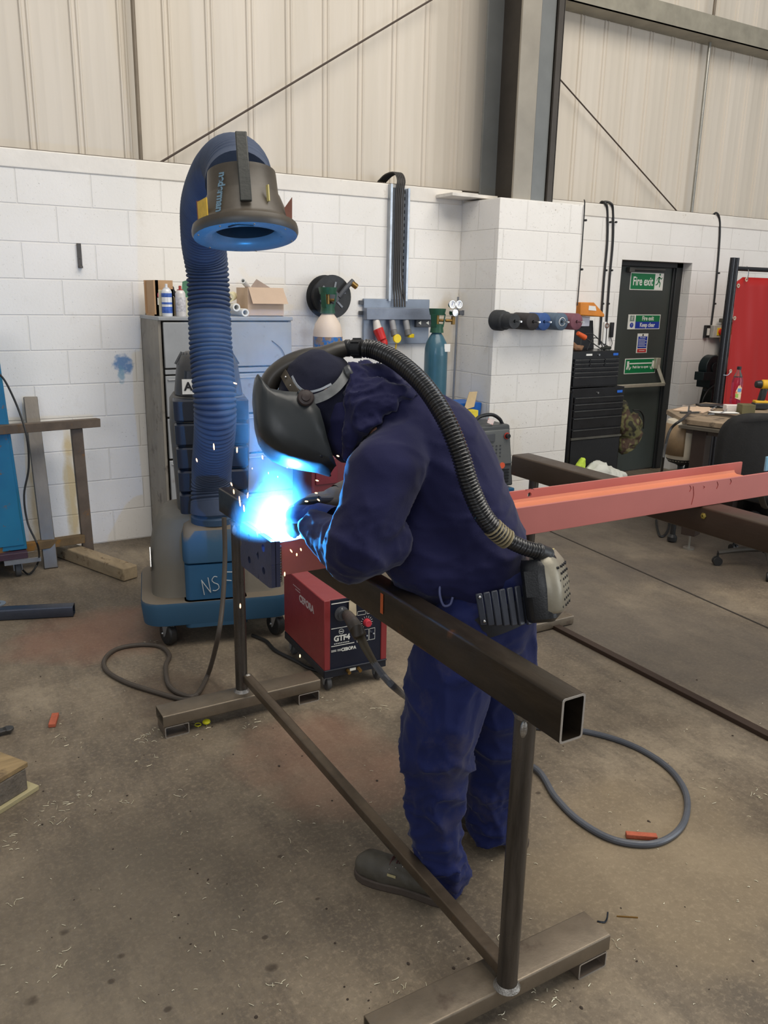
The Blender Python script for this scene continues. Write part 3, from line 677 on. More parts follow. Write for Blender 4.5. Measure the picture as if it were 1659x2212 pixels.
mb_ = mat('can_blue', (60, 96, 178), .4, var=.3, vs=40); mw_ = mat('can_white', (222, 224, 228), .3, .1, var=.05)
can(1.545, 5.44, .175, .033, 'white and blue spray can on the cabinet, close to the brown carton', mw_, mw_, [(.02, .06, mb_), (.075, .088, mb_), (.12, .145, mb_)])
can(1.632, 5.43, .165, .033, 'pale spray can with a small red nozzle on the cabinet beside the blue hose', mat('cap_red', (170, 60, 52), .4), mat('can_pale', (212, 208, 206), .35, .1, var=.1, vs=30), [(.03, .12, mat('can_print', (196, 194, 198), .4, var=.35, vs=60))])
tag(MB().box((1.502, 5.505, CZ), (1.58, 5.47, CZ + .165)).build('paint_tin', mat('cream_tin', (218, 210, 180), .5), bevel=.003), 'cream square tin behind the white and blue spray can', 'tin')
t = thing('open_carton', (1.72, 5.62, CZ), 'open carton with a green flap behind the blue hose on the cabinet', 'box')
MB().box((1.655, 5.52, CZ), (1.82, 5.72, CZ + .12)).build('box_wall', mat('carton_pale', (200, 196, 170), .8), t)
MB().prism([(1.67, 5.53, CZ + .12), (1.78, 5.53, CZ + .12), (1.72, 5.56, CZ + .23), (1.69, 5.56, CZ + .22)], (0, .004, 0)).build('flap', mat('green_card', (70, 120, 92), .7), t)
o = blob('black_cloth', [((1.58, 5.62, CZ + .19), .03, (1.62, 5.6, CZ + .17), .025), ((1.62, 5.6, CZ + .17), .02, (1.67, 5.56, CZ + .1), .012)], .008, mat('black_cloth', (30, 30, 36), .9), smooth=4, disp=folds(.006, 30)); tag(o, 'black cloth stuffed in the tall brown carton', 'cloth')
# open carton with a flap hanging forward, and rolled tubes
t = thing('cardboard_box', (2.25, 5.58, CZ), 'pale open cardboard box with a folded-out flap on the cabinet top', 'box')
MB().box((2.115, 5.47, CZ), (2.37, 5.475, CZ + .19)).box((2.115, 5.68, CZ), (2.37, 5.685, CZ + .19)).box((2.11, 5.47, CZ), (2.115, 5.685, CZ + .19)).box((2.37, 5.47, CZ), (2.375, 5.685, CZ + .19)).box((2.115, 5.47, CZ), (2.37, 5.685, CZ + .005)).build('box_wall', M_CARDG, t)
MB().hexa([(2.115, 5.465, CZ + .19), (2.37, 5.465, CZ + .19), (2.37, 5.469, CZ + .192), (2.115, 5.469, CZ + .192), (2.13, 5.425, CZ + .085), (2.392, 5.425, CZ + .085), (2.392, 5.429, CZ + .086), (2.13, 5.429, CZ + .086)]).build('flap', M_CARDG, t)
MB().prism([(2.20, 5.66, CZ + .185), (2.37, 5.66, CZ + .185), (2.30, 5.69, CZ + .225), (2.265, 5.69, CZ + .25)], (0, .004, 0)).build('flap', mat('card_shade', (160, 142, 130), .8), t)
M_TUBE = mat('white_tube', (228, 226, 218), .5, var=.04); M_TIN = mat('tube_blue_inside', (40, 84, 110), .6)
for i, (p, q, r, lab, mm) in enumerate((((2.075, 5.46, 1.822), (2.18, 5.6, 1.765), .018, 'white tube sticking up out of the pale open box', M_TUBE),
                             ((1.975, 5.46, CZ + .122), (2.06, 5.62, CZ + .132), .030, 'cream tube lying across the two blue-bored white tubes', mat('cream_tube', (222, 212, 170), .6)),
                             ((2.01, 5.42, CZ + .06), (2.01, 5.68, CZ + .06), .026, 'white tube with blue bore stacked against the blue hose', M_TUBE),
                             ((2.068, 5.41, CZ + .0265), (2.068, 5.68, CZ + .0265), .026, 'white tube with blue bore resting on the cabinet by the pale box', M_TUBE))):
    d = Vector(q) - Vector(p)
    k = MB().lathe([(r, 0), (r, d.length), (r * .62, d.length), (r * .62, 0)], p, d, n=24, closed=True).build('cardboard_tube', mm, angle=50); tag(k, lab, 'tube')
# dark red box machine behind the welder's arms
t = thing('red_power_unit', (2.50, 5.3, 0), 'dark red metal machine between the cabinet and the blue cylinder', 'machine')
M_DRED = mat('dark_red_paint', (106, 40, 46), .4, var=.12, vs=4)
MB().box((2.40, 5.08, .12), (2.72, 5.6, .63)).build('case', M_DRED, t, bevel=.008)
MB().box((2.43, 5.07, .45), (2.60, 5.082, .60)).build('panel', mat('red_panel', (110, 30, 40), .5), t, bevel=.002)
for x in (2.44, 2.68):
    for y in (5.14, 5.54): MB().cyl((x - .015, y, .06), (x + .015, y, .06), .06, n=20).build('castor', M_BLK, t, bevel=.004)

# ================================================================ mobile fume extractor
a = math.radians(-14.5); O = Vector((1.285, 3.79, 0))
T = Matrix.Translation(O) @ Matrix.Rotation(a, 4, 'Z')
def TL(x, y, z): return T @ Vector((x, y, z))
M_XB = mat('extractor_blue', (32, 82, 118), .45, var=.10, vs=3, bump=.08, bs=60, spots=(70, 88, 98), spot_amt=.60, spot_scale=4)
s = NT('dusty_blue'); geo = s.new('NewGeometry'); sp = s.new('SeparateXYZ'); s.L(geo.outputs['Normal'], sp.inputs[0])
dust = s.ramp(s.math('ADD', sp.outputs[2], s.math('MULTIPLY', s.noise(5, 6), .5)), [(.45, (0, 0, 0)), (.78, (1, 1, 1))])
s.col(s.mix(dust, srgb((38, 78, 106)), srgb((112, 102, 88)))); s.b.inputs['Roughness'].default_value = .6; M_XD = s.m   # dust lies on whatever faces up
M_XG = mat('extractor_dust_grey', (104, 98, 86), .6, var=.12, vs=3)
t = thing('fume_extractor', O, 'blue mobile fume extractor with a tall ribbed hose behind the welding arc', 'fume extractor')
MB(T).loft([(-.01, .30, .115, .70, .60, .09), (-.012, .30, .125, .75, .64, .10), (-.012, .30, .225, .77, .66, .10), (-.012, .30, .245, .76, .65, .10)]).build('skirt', M_XD, t)
MB(T).loft([(0, .32, .22, .69, .56, .10), (0, .33, .26, .68, .54, .12), (0, .34, .42, .68, .50, .13), (0, .37, .54, .63, .44, .12), (0, .39, .61, .55, .40, .10), (0, .40, .63, .50, .38, .09)]).build('shell', M_XG, t, angle=50)
MB(T).loft([(-.028, .16, .105, .31, .36, .03), (-.028, .16, .245, .31, .36, .03)]).build('column_foot', M_XD, t)
cp = MB(T).loft([(-.028, .155, .25, .295, .33, .025), (-.028, .16, .43, .295, .32, .025)]).build('column_panel', M_XB, t)
MB(T).loft([(-.028, .16, .44, .30, .325, .03), (-.028, .165, .452, .31, .335, .03), (-.028, .17, .55, .305, .32, .03), (-.025, .185, .60, .28, .32, .05), (-.02, .20, .612, .24, .28, .05)]).build('column_top', M_XD, t, angle=50)
# chalk letters
def stroke(pts, parent, m, name='chalk_letter'):
    return MB(T).tube(pts, .0022, n=5, sub=1 if len(pts) < 4 else 4).build(name, m, parent)
M_CHALK = mat('chalk', (186, 190, 190), .9, var=.1)
y0 = -.0135
stroke([(-.098, y0, .355), (-.087, y0, .275), ], cp, M_CHALK); stroke([(-.098, y0, .352), (-.055, y0, .285)], cp, M_CHALK); stroke([(-.055, y0, .285), (-.066, y0, .365)], cp, M_CHALK)
stroke([(-.02, y0, .365), (-.035, y0, .368), (-.047, y0, .35), (-.036, y0, .335), (-.018, y0, .325), (-.014, y0, .305), (-.03, y0, .293), (-.045, y0, .295)], cp, M_CHALK)
stroke([(.02, y0, .39), (.014, y0, .29)], cp, M_CHALK); stroke([(.02, y0, .388), (.06, y0, .385)], cp, M_CHALK); stroke([(.018, y0, .345), (.05, y0, .34)], cp, M_CHALK)
# filter canister
M_CAN = mat('canister_dark', (34, 40, 52), .42, var=.12, vs=3)
M_CANF = mat('canister_edge', (88, 86, 82), .6, var=.12)
MB(T).loft([(0, .46, .61, .37, .34, .09), (0, .46, 1.06, .41, .36, .10), (0, .46, 1.20, .40, .36, .10), (0, .46, 1.23, .36, .34, .10)]).build('filter_canister', M_CANF, t)
for i in range(5):
    z0 = .622 + i * .122; w_ = .350 + .006 * i
    MB(T).loft([(0, .36 + .0, z0, w_ - .01, .21, .03), (0, .355, z0 + .008, w_, .22, .03), (0, .352, z0 + .104, w_ + .004, .226, .03), (0, .355, z0 + .113, w_ - .012, .21, .03)]).build('filter_band', M_CAN, t)
MB(T).loft([(0, .46, 1.225, .33, .33, .10), (0, .46, 1.235, .345, .34, .10), (0, .46, 1.38, .31, .32, .11), (0, .46, 1.43, .27, .28, .11), (0, .46, 1.445, .22, .24, .10)]).build('filter_cap', mat('cap_grey', (64, 64, 66), .55), t)
MB(T).loft([(0, .33, 1.25, .27, .10, .02), (0, .335, 1.36, .25, .08, .02)]).build('label_plate', M_CAN, t)
MB(T).cbox((-.085, .277, 1.285), (.11, .004, .075)).build('paper_label', M_PAPER, t)
text('AIR', TL(-.085, .2735, 1.285), .058, M_INK, t, rot=(PI / 2, 0, a), bold=.002)
m = MB(T)
for i in range(16):
    an = PI + i * PI / 15; m.bar((.13 * math.cos(an), .46 + .13 * math.sin(an) * .95, 1.4465), (.165 * math.cos(an), .46 + .165 * math.sin(an) * .95, 1.385), .007, .006)
m.build('rib', M_DGREY, t)['kind'] = 'stuff'
# side handles with latches
for sx_ in (-1, 1):
    h = MB(T).hexa([TL(0, 0, 0) * 0 + Vector(p) for p in ((sx_ * .335, .16, .36), (sx_ * .343, .16, .36), (sx_ * .343, .22, .45), (sx_ * .335, .22, .45), (sx_ * .335, .14, .39), (sx_ * .343, .14, .39), (sx_ * .343, .20, .48), (sx_ * .335, .20, .48))]).build('latch', M_CHROME, t, bevel=.002)
for i, (x, y) in enumerate(((-.27, .05), (.28, .05), (-.27, .56), (.28, .56))):
    r = .062
    k = MB(T).cyl((x - .02, y - .01, r), (x + .02, y + .01, r), r, n=26).build('wheel', M_BLK, t, bevel=.01)
    MB(T).hexa([(x - .03, y - .045, .125), (x + .03, y - .045, .125), (x + .03, y + .045, .125), (x - .03, y + .045, .125), (x - .026, y - .012, .045), (x - .022, y - .012, .045), (x - .022, y + .02, .045), (x - .026, y + .02, .045)]).hexa([(x + .022, y - .045, .13), (x + .03, y - .045, .13), (x + .03, y + .045, .13), (x + .022, y + .045, .13), (x + .022, y - .012, .045), (x + .026, y - .012, .045), (x + .026, y + .02, .045), (x + .022, y + .02, .045)]).build('fork', M_GALV, k)
    MB(T).cyl((x - .034, y, r), (x + .034, y, r), .009, n=10).build('axle', M_CHROME, k)
MB(T).tube([(.34, .02, .15), (.40, .0, .15), (.46, -.02, .145)], .008, n=8).build('brake_pedal', M_CHROME, t)
# collar, hose
hb = TL(-.015, .155, .612)
MB().lathe([(.115, 0), (.115, .03), (.10, .045), (.10, .06)], hb).build('collar', mat('collar_blue', (40, 66, 92), .55), t)
s = NT('hose_blue'); n_ = s.noise(40, 5, .6)
s.col(s.ramp(s.noise(5, 5), [(.3, srgb((46, 58, 82))), (.7, srgb((66, 78, 100)))])); s.b.inputs['Roughness'].default_value = .75; s.bump(n_, .4, .003); M_HOSE = s.m
path = [hb + Vector((0, 0, .05)), hb + Vector((.0, .01, .25)), dp(465, 900, 3.82), dp(455, 740, 3.80), dp(449, 600, 3.78), dp(440, 520, 3.66), dp(444, 445, 3.42), dp(468, 388, 3.18), dp(500, 362, 2.95), dp(514, 372, 2.80), dp(517, 400, 2.71)]
P = catmull(path, 40); L = [0]
for a_, b_ in zip(P, P[1:]): L.append(L[-1] + (b_ - a_).length)
tot = L[-1]; N = 1500; Q = []; j = 0
for i in range(N):
    s_ = tot * i / (N - 1)
    while j < len(L) - 2 and L[j + 1] < s_: j += 1
    Q.append(P[j].lerp(P[j + 1], (s_ - L[j]) / max(1e-9, L[j + 1] - L[j])))
def hr(u):
    d_ = u * tot; sag = 1.0 + .012 * math.sin(d_ * 9)
    amp = .0060 if .02 < u < .985 else 0
    sm = 1 if u < .56 else (.35 if u < .80 else .45)
    base = .099 + .018 * max(0, 1 - u * 14) + .013 * max(0, min(1, (u - .62) * 4))
    ph = (d_ / .0222) % 1.0
    return base * sag - amp * sm * (abs(ph - .5) * 2) ** 2.2 * 2
MB().tube(Q, hr, n=36, sub=1).build('ribbed_hose', M_HOSE, t, angle=80)
# hood
c0, c1 = dp(516, 398, 2.715), dp(531, 512, 2.665)
down = (Vector((0, 0, -1)) * math.cos(math.radians(12)) - Vector((math.sin(YAW), math.cos(YAW), 0)) * math.sin(math.radians(12))); down += _r * .08; down.normalize()
hood0 = c1 - down * .190
s = NT('hood_black'); s.col(s.ramp(s.noise(6, 6), [(.3, srgb((62, 55, 46))), (.7, srgb((88, 80, 68)))])); s.b.inputs['Roughness'].default_value = .42; s.bump(s.noise(30, 5), .15, .004); M_HOOD = s.m
hd = MB().lathe([(.109, -.012), (.1105, 0), (.114, .060), (.119, .068), (.146, .140), (.153, .152), (.168, .158), (.171, .170), (.171, .182), (.166, .192)], hood0, down, n=48)
for f_ in [f for f in hd.bm.faces if len(f.verts) > 8]: hd.bm.faces.remove(f_)
hd = hd.build('extraction_hood', M_HOOD, t, angle=50)
lip = MB().lathe([(.166, .192), (.140, .195), (.112, .190), (.100, .178), (.096, .165)], hood0, down, n=48)
for f_ in [f for f in lip.bm.faces if len(f.verts) > 8]: lip.bm.faces.remove(f_)
th_ = MB().lathe([(.0958, .167), (.088, .14), (.086, .05), (.086, 0)], hood0, down, n=48)
for f_ in [f for f in th_.bm.faces if len(f.verts) > 8 and (f.calc_center_median() - hood0).dot(down) > .1]: th_.bm.faces.remove(f_)
th_.build('throat', mat('throat_shade', (10, 11, 12), .8), hd)  # black lining added so the mouth stays dark: shade put into the colour
lip.build('intake_lip', mat('lip_arc_tint', (96, 108, 112), .32, var=.12, vs=14, bump=.1), hd, angle=50)  # dusty lip, its colour made paler and bluer for the arc light
fr = frame(down)
side = (-_r).normalized()
def HP(ang, r, h):     # point on the hood: ang 0 faces the camera, positive goes to the picture's right
    fc = -(Vector((math.sin(YAW), math.cos(YAW), 0))); fc = (fc - down * fc.dot(down)).normalized(); rt = down.cross(fc).normalized()
    if rt.dot(_r) < 0: rt = -rt
    return hood0 + down * h + (fc * math.cos(ang) + rt * math.sin(ang)) * r
MB().bar(HP(.22, .122, -.095), HP(.22, .150, .125), .036, .012, up=HP(.22, 1, 0) - HP(.22, 0, 0)).build('handle', mat('handle_black', (44, 46, 42), .4), hd, bevel=.003)
MB().bar(HP(.22, .112, -.085), HP(.22, .120, .03), .010, .02, up=HP(.22, 1, 0) - HP(.22, 0, 0)).build('handle_rib', M_BLKP, hd)
q = HP(-.82, .152, .125); n_ = (HP(-.82, 1, .0) - HP(-.82, 0, 0)); nn = (n_ - down * .35).normalized()
MB().cbox(q, (.055, .004, .055), (Matrix((down.cross(nn).normalized(), nn, down)).transposed())).build('yellow_sticker', mat('yellow_sticker', (214, 176, 60), .5, var=.2, vs=30), hd)
q = HP(.75, .140, .09)
MB().cbox(q, (.012, .004, .05), (Matrix((down.cross(n_).normalized(), n_, down)).transposed())).build('yellow_sticker', mat('pale_sticker', (200, 186, 120), .6), hd)
M_RUST = mat('bare_rust', (118, 72, 56), .75, var=.2)
MB().prism([HP(1.25, .150, .155), HP(1.35, .162, .155), HP(1.3, .170, .09), HP(1.2, .148, .125)], -_f * .005).build('torn_lip', M_RUST, hd)
MB().prism([HP(-1.45, .122, .07), HP(-1.5, .15, .07), HP(-1.5, .15, .14), HP(-1.4, .138, .15)], -_f * .005).build('torn_lip', M_RUST, hd)
# maker's word on the hood, turned as it hangs
nn = (HP(-.32, 1, 0) - HP(-.32, 0, 0)); nn = (nn - down * .30).normalized(); xx = (down - nn * down.dot(nn)).normalized() * -1; xx = (-xx); yy = nn.cross(xx)
Rm = Matrix((xx, yy, nn)).transposed()
text('nederman', HP(-.35, .137, .085), .034, mat('hood_print', (96, 124, 142), .6), hd, rot=Rm.to_euler(), bold=.0012, name='lettering')
MB().tube([HP(.35, .142, .196), HP(.0, .15, .1955), HP(-.2, .142, .196)], .0025, n=6).build('scratch', M_INK, hd)
for an in (-1.1, -.35, .35, 1.1, 2.0, 3.1, 4.2): MB().ball(HP(an, .155, .1935), .0035, 1).build('screw', M_CHROME, hd)
# power lead of the extractor lying on the slab and rising behind the near stand
tag(MB().tube([dp(484, 1118, 3.62), dp(486, 1200, 3.64), dp(481, 1300, 3.60), dp(470, 1380, 3.55), fl(450, 1455, .03), fl(425, 1500, .011), fl(395, 1501, .011), fl(365, 1480, .011), fl(358, 1440, .011), fl(366, 1415, .011), fl(345, 1396, .011), fl(300, 1393, .011), fl(252, 1402, .011), fl(226, 1425, .011), fl(232, 1450, .011), fl(275, 1475, .011), fl(340, 1496, .011), fl(400, 1512, .012), fl(430, 1503, .033)], .011, n=10, sub=8).build('power_cable', mat('grey_brown_cable', (72, 64, 56), .6)),
    'grey-brown cable looping on the floor before the extractor and rising to its hose', 'cable')
tag(MB().tube([fl(545, 1372, .01), fl(575, 1385, .01), fl(595, 1405, .01), fl(640, 1428, .01), fl(665, 1442, .01), fl(690, 1450, .01)], .009, n=8).build('power_cable', M_BLK), 'short dark cable on the floor between extractor and red welding machine', 'cable')

# ================================================================ red welding machine
WX, WY = 1.497, 3.05; wz0, wz1 = .10, .445
T = Matrix.Translation((WX, WY, 0)) @ Matrix.Rotation(math.radians(-3), 4, 'Z')
t = thing('welding_machine', (WX + .15, WY + .25, 0), 'red and black welding machine on castors beside the far foot of the steel stand', 'welding machine')
W_, D_ = .315, .50
M_WR = mat('machine_red', (136, 48, 50), .42, var=.10, vs=5, spots=(110, 34, 34), spot_amt=.68, spot_scale=6); M_WRT = mat('machine_red', (0, 0, 0)); M_NAVY = mat('front_navy', (18, 24, 42), .4, var=.1)
MB(T).box((0, .004, wz0 + .01), (W_, D_, wz1)).build('case', M_WR, t, bevel=.004)
MB(T).box((0, -.006, wz0 + .01), (.03, .01, wz1)).build('front_frame', M_WR, t, bevel=.003)
MB(T).box((W_ - .03, -.006, wz0 + .01), (W_, .01, wz1)).build('front_frame', M_WR, t, bevel=.003)
fp = MB(T).box((.03, -.002, wz0 + .01), (W_ - .03, .006, wz1 - .004)).build('front_panel', M_NAVY, t)
MB(T).box((.0, -.004, wz0 - .03), (W_, D_, wz0 + .008)).box((.0, -.012, wz0 + .004), (W_, .0, wz0 + .012)).build('chassis', mat('chassis_navy', (22, 28, 40), .45), t, bevel=.003)
yF = -.0032
MB(T).box((.036, yF, wz1 - .022), (.13, -.002, wz1 - .018)).box((.036, yF, wz1 - .140), (.12, -.002, wz1 - .137)).box((.036, yF, wz1 - .225), (.15, -.002, wz1 - .222)).build('printed_line', M_WHITE, fp, smooth=False)
ra = math.radians(-3)
text('GTF4', T @ Vector((.088, yF, wz1 - .190)), .036, M_WHITE, fp, rot=(PI / 2, 0, ra), sx=.95, bold=.0014)
text('CEBORA', T @ Vector((.122, yF, wz1 - .248)), .021, M_WHITE, fp, rot=(PI / 2, 0, ra), sx=.9, bold=.0008)
text('==', T @ Vector((.063, yF, wz1 - .248)), .026, M_WHITE, fp, rot=(PI / 2, 0, ra), sx=2.0)
ml = MB(T)
for i in range(9): ml.box((.050 + i * .0085, yF, wz1 - .2155), (.0555 + i * .0085, -.002, wz1 - .2115))
ml.build('printed_line', M_WHITE, fp, smooth=False)['kind'] = 'stuff'
MB(T).lathe([(.0105, 0), (.0125, 0), (.0125, .001), (.0105, .001)], (.085, yF + .001, wz1 - .158), (0, -1, 0), n=20, closed=True).box((.077, yF, wz1 - .160), (.093, -.002, wz1 - .156)).build('emblem', M_WHITE, fp)
ms = MB(T)
for x0, x1, z0, z1 in ((.165, .205, -.095, -.077), (.212, .250, -.095, -.077), (.163, .19, -.225, -.17), (.193, .222, -.225, -.17), (.226, .254, -.225, -.17)):
    for a_, b_ in (((x0, z0), (x1, z0)), ((x0, z1), (x1, z1)), ((x0, z0), (x0, z1)), ((x1, z0), (x1, z1))):
        ms.box((a_[0] - .0006, yF, wz1 + a_[1] - .0006), (b_[0] + .0006, -.002, wz1 + b_[1] + .0006))
c = (.211, 0, wz1 - .135)
for i in range(13):
    an = math.radians(-50 + i * 23.5); ms.bar((c[0] + .022 * math.cos(an), yF, c[2] + .022 * math.sin(an)), (c[0] + .031 * math.cos(an), yF, c[2] + .031 * math.sin(an)), .0014, .001, up=(0, 1, 0))
ms.build('printed_marks', M_WHITE, fp, smooth=False)
MB(T).cyl((c[0], -.002, c[2]), (c[0], -.026, c[2]), .019, .016, n=24).build('knob', mat('knob_red', (190, 52, 66), .4), t, bevel=.002)
MB(T).box((.20, -.0042, wz1 - .062), (.235, -.002, wz1 - .048)).build('display', mat('display_green', (150, 220, 40), .4, emit=((.35, .9, .05), 1.3)), t)
for x, z in ((.176, -.20), (.207, -.20), (.24, -.195)): MB(T).cyl((x, -.002, wz1 + z), (x, -.02, wz1 + z + .006), .004, n=8).build('switch', M_CHROME, t)
MB(T).lathe([(.034, 0), (.034, .006), (.022, .008), (.022, .02)], (.085, -.002, wz1 - .072), (0, -1, 0), n=26).build('torch_socket', M_DGREY, t)
text('6', T @ Vector((.085, -.010, wz1 - .046)), .012, M_WHITE, t, rot=(PI / 2, 0, ra))
MB(T).prism([(.118, -.012, wz1 - .016), (.135, -.012, wz1 - .004), (.152, -.012, wz1 - .02), (.156, -.012, wz1 - .09), (.118, -.012, wz1 - .086)], (0, .0015, 0)).build('paper_tag', mat('tag_paper', (206, 190, 160), .8, var=.1, vs=20), t)
MB(T).tube([(.133, -.010, wz1 - .012), (.130, 0, wz1 + .004), (.128, .03, wz1 + .002)], .001, n=5).build('string', M_PAPER, t)
for x in (.115, .17): MB(T).cyl((x, -.004, wz0 - .008), (x, -.03, wz0 - .012), .0085, n=12).build('gas_outlet', M_BRASS, t)
MB(T).box((.127, -.008, wz0 - .014), (.157, -.004, wz0 - .002)).build('data_label', M_WHITE, t)
for i, (x, y) in enumerate(((.03, .03), (W_ - .03, .03), (.03, D_ - .05), (W_ - .03, D_ - .05))):
    k = MB(T).cyl((x - .012, y, .034), (x + .012, y, .034), .033, n=22).build('castor', mat('tyre_grey', (74, 74, 74), .6), t, bevel=.004)
    MB(T).box((x - .02, y - .02, .062), (x + .02, y + .02, .072)).hexa([(x - .019, y - .02, .066), (x - .015, y - .02, .066), (x - .015, y + .02, .066), (x - .019, y + .02, .066), (x - .019, y - .006, .026), (x - .015, y - .006, .026), (x - .015, y + .006, .026), (x - .019, y + .006, .026)]).build('fork', M_GALV, k)
# side lettering
text('CEBORA', T @ Vector((-.0015, .20, wz1 - .085)), .046, mat('print_pale', (190, 170, 170), .6), t, rot=(PI / 2, 0, -PI / 2 + ra), bold=.002)
MB(T).box((-.001, .28, wz1 - .046), (.001, .37, wz1 - .043)).box((-.001, .28, wz1 - .060), (.001, .34, wz1 - .056)).build('printed_line', mat('print_pale', (190, 170, 170), .6), t, smooth=False)
# torch lead
TORCH_END = (1.03, 2.13, 1.165)
q0 = T @ Vector((.085, -.012, wz1 - .072))
M_LEAD = mat('torch_rubber', (70, 62, 46), .55, var=.2)
k = thing('torch_lead', q0, 'thick rubber torch lead plugged into the red welding machine', 'cable')
MB().tube([q0, q0 + Vector((.01, -.03, .004)), dp(765, 1350, 2.87), dp(778, 1375, 2.80)], .024, n=16, sub=5).build('plug', mat('plug_brown', (58, 50, 40), .5), k)
MB().tube([dp(772, 1362, 2.84), dp(790, 1400, 2.76), dp(812, 1438, 2.70)], lambda u: .017 - .006 * u, n=12, sub=5).build('strain_relief', M_LEAD, k)
MB().tube([dp(808, 1432, 2.71), dp(830, 1462, 2.66), dp(855, 1487, 2.63), fl(886, 1512, .012), fl(930, 1532, .012), fl(1010, 1552, .012), fl(1080, 1560, .012), fl(1155, 1570, .012), fl(1200, 1573, .011), fl(1258, 1579, .011), fl(1330, 1597, .011), fl(1395, 1625, .011), fl(1450, 1665, .011), fl(1482, 1715, .011), fl(1480, 1770, .011), fl(1448, 1808, .011), fl(1395, 1824, .011), fl(1320, 1812, .011), fl(1250, 1772, .011), fl(1200, 1722, .012), fl(1152, 1657, .016), (1.78, 2.22, .03), (1.62, 2.26, .12), (1.56, 2.06, .6), (1.30, 2.045, 1.09), (1.16, 2.16, 1.14), Vector(TORCH_END)], .0115, n=10, sub=10).build('cord', mat('cable_blue_grey', (84, 88, 96), .38, var=.25, vs=5), k)

# ================================================================ old frame, timbers and steel by the wall
M_OLD = mat('rusty_frame', (98, 84, 70), .6, .2, var=.25, vs=8, spots=(130, 88, 44), spot_amt=.58, spot_scale=7)
t = thing('old_steel_frame', (.7, 5.45, 0), 'rust-stained H-shaped steel frame standing by the bare wall', 'steel frame')
MB().bar((1.09, 5.56, .905), (-.6, 5.01, .965), .05, .055).build('top_rail', M_OLD, t, bevel=.003)
MB().bar((.945, 5.545, .878), (.965, 5.575, .0), .07, .05).build('leg', M_OLD, t, bevel=.003)
MB().bar((.935, 5.55, .135), (-.6, 5.03, .25), .05, .055).build('lower_rail', mat('rust_rail', (104, 84, 56), .7, .1, var=.3, vs=9, spots=(134, 92, 34), spot_amt=.52, spot_scale=8), t, bevel=.003)
MB().bar((-.45, 5.06, .9), (-.43, 5.08, .0), .07, .05).build('leg', M_OLD, t, bevel=.003)
k = MB().bar((.718, 5.80, 1.06), (.702, 5.42, .0), .085, .03, up=(0, 1, 0)).build('flat_bar', mat('bare_flat', (112, 106, 98), .42, .6, var=.2, vs=7, stretch=(1, 1, .2)), bevel=.004); tag(k, 'wide flat steel bar leaning upright against the wall behind the frame', 'steel bar')
M_TIM = mat('dirty_timber', (150, 132, 104), .85, var=.25, vs=6, bump=.5, bs=40, spots=(96, 74, 50), spot_amt=.56, spot_scale=9, stretch=(2, .5, 2))
tim = MB().bar((.80, 5.70, .045), (1.10, 4.96, .045), .105, .085).build('timber_baulk', M_TIM, bevel=.008); tag(tim, 'dirty square timber baulk lying on the floor from the frame towards the extractor', 'timber')
o = MB().bar((.86, 5.76, .018), (1.03, 5.45, .018), .05, .03).build('timber_batten', mat('dark_batten', (70, 62, 54), .8), bevel=.003); tag(o, 'dark batten lying behind the timber baulk at the wall foot', 'timber')
# blue steel panel leaning at the edge, on a castor dolly
s = NT('chipped_blue'); ch = s.ramp(s.noise(14, 8, .7), [(.60, (0, 0, 0)), (.64, (1, 1, 1))]); s.col(s.mix(ch, s.ramp(s.noise(1.5, 4), [(.3, srgb((18, 84, 120))), (.7, srgb((36, 118, 150)))]), srgb((112, 84, 60)))); s.b.inputs['Roughness'].default_value = .42; M_CB = s.m
t = thing('blue_locker', (.2, 5.6, .16), 'chipped blue steel locker on a wheeled dolly behind the old frame', 'locker')
MB().hexa([(-.5, 5.35, .17), (.565, 5.35, .17), (.565, 5.75, .17), (-.5, 5.75, .17), (-.5, 5.42, 1.5), (.515, 5.42, 1.5), (.515, 5.78, 1.5), (-.5, 5.78, 1.5)]).build('body', M_CB, t, bevel=.004)
MB().hexa([(.40, 5.345, .2), (.55, 5.345, .2), (.55, 5.355, .2), (.40, 5.355, .2), (.37, 5.415, 1.45), (.50, 5.415, 1.45), (.50, 5.425, 1.45), (.37, 5.425, 1.45)]).build('door', M_CB, t, bevel=.002)
t = thing('wheeled_dolly', (.1, 5.5, 0), 'low dark dolly with castors under the blue locker', 'dolly')
MB().box((-.5, 5.30, .125), (.56, 5.76, .165)).build('deck', mat('dolly_maroon', (70, 48, 58), .5), t, bevel=.003)
MB().box((.42, 5.28, .10), (.63, 5.30, .125)).build('lip', M_GALV, t)
for x, y in ((.50, 5.36), (.5, 5.7), (-.4, 5.36), (-.4, 5.7)):
    k = MB().cyl((x - .016, y, .045), (x + .016, y, .045), .045, n=22).build('castor', mat('tyre_grey', (74, 74, 74), .6), t, bevel=.005)
    MB().box((x - .03, y - .03, .108), (x + .03, y + .03, .118)).box((x - .026, y - .02, .04), (x - .02, y + .02, .11)).box((x + .02, y - .02, .04), (x + .026, y + .02, .11)).build('fork', M_GALV, k)
tag(MB().tube([aY(-10, 800, 5.3), aY(12, 825, 5.3), aY(40, 885, 5.28), aY(58, 945, 5.2), aY(62, 1010, 5.22), aY(52, 1070, 5.22), aY(60, 1130, 5.2), aY(82, 1180, 5.1), fl(82, 1215, .06), fl(62, 1240, .01), fl(40, 1222, .03), fl(15, 1215, .02), fl(-20, 1222, .01)], .006, n=8).build('power_cable', M_BLK), 'thin black cable hanging over the old frame down to the dolly castor', 'cable')
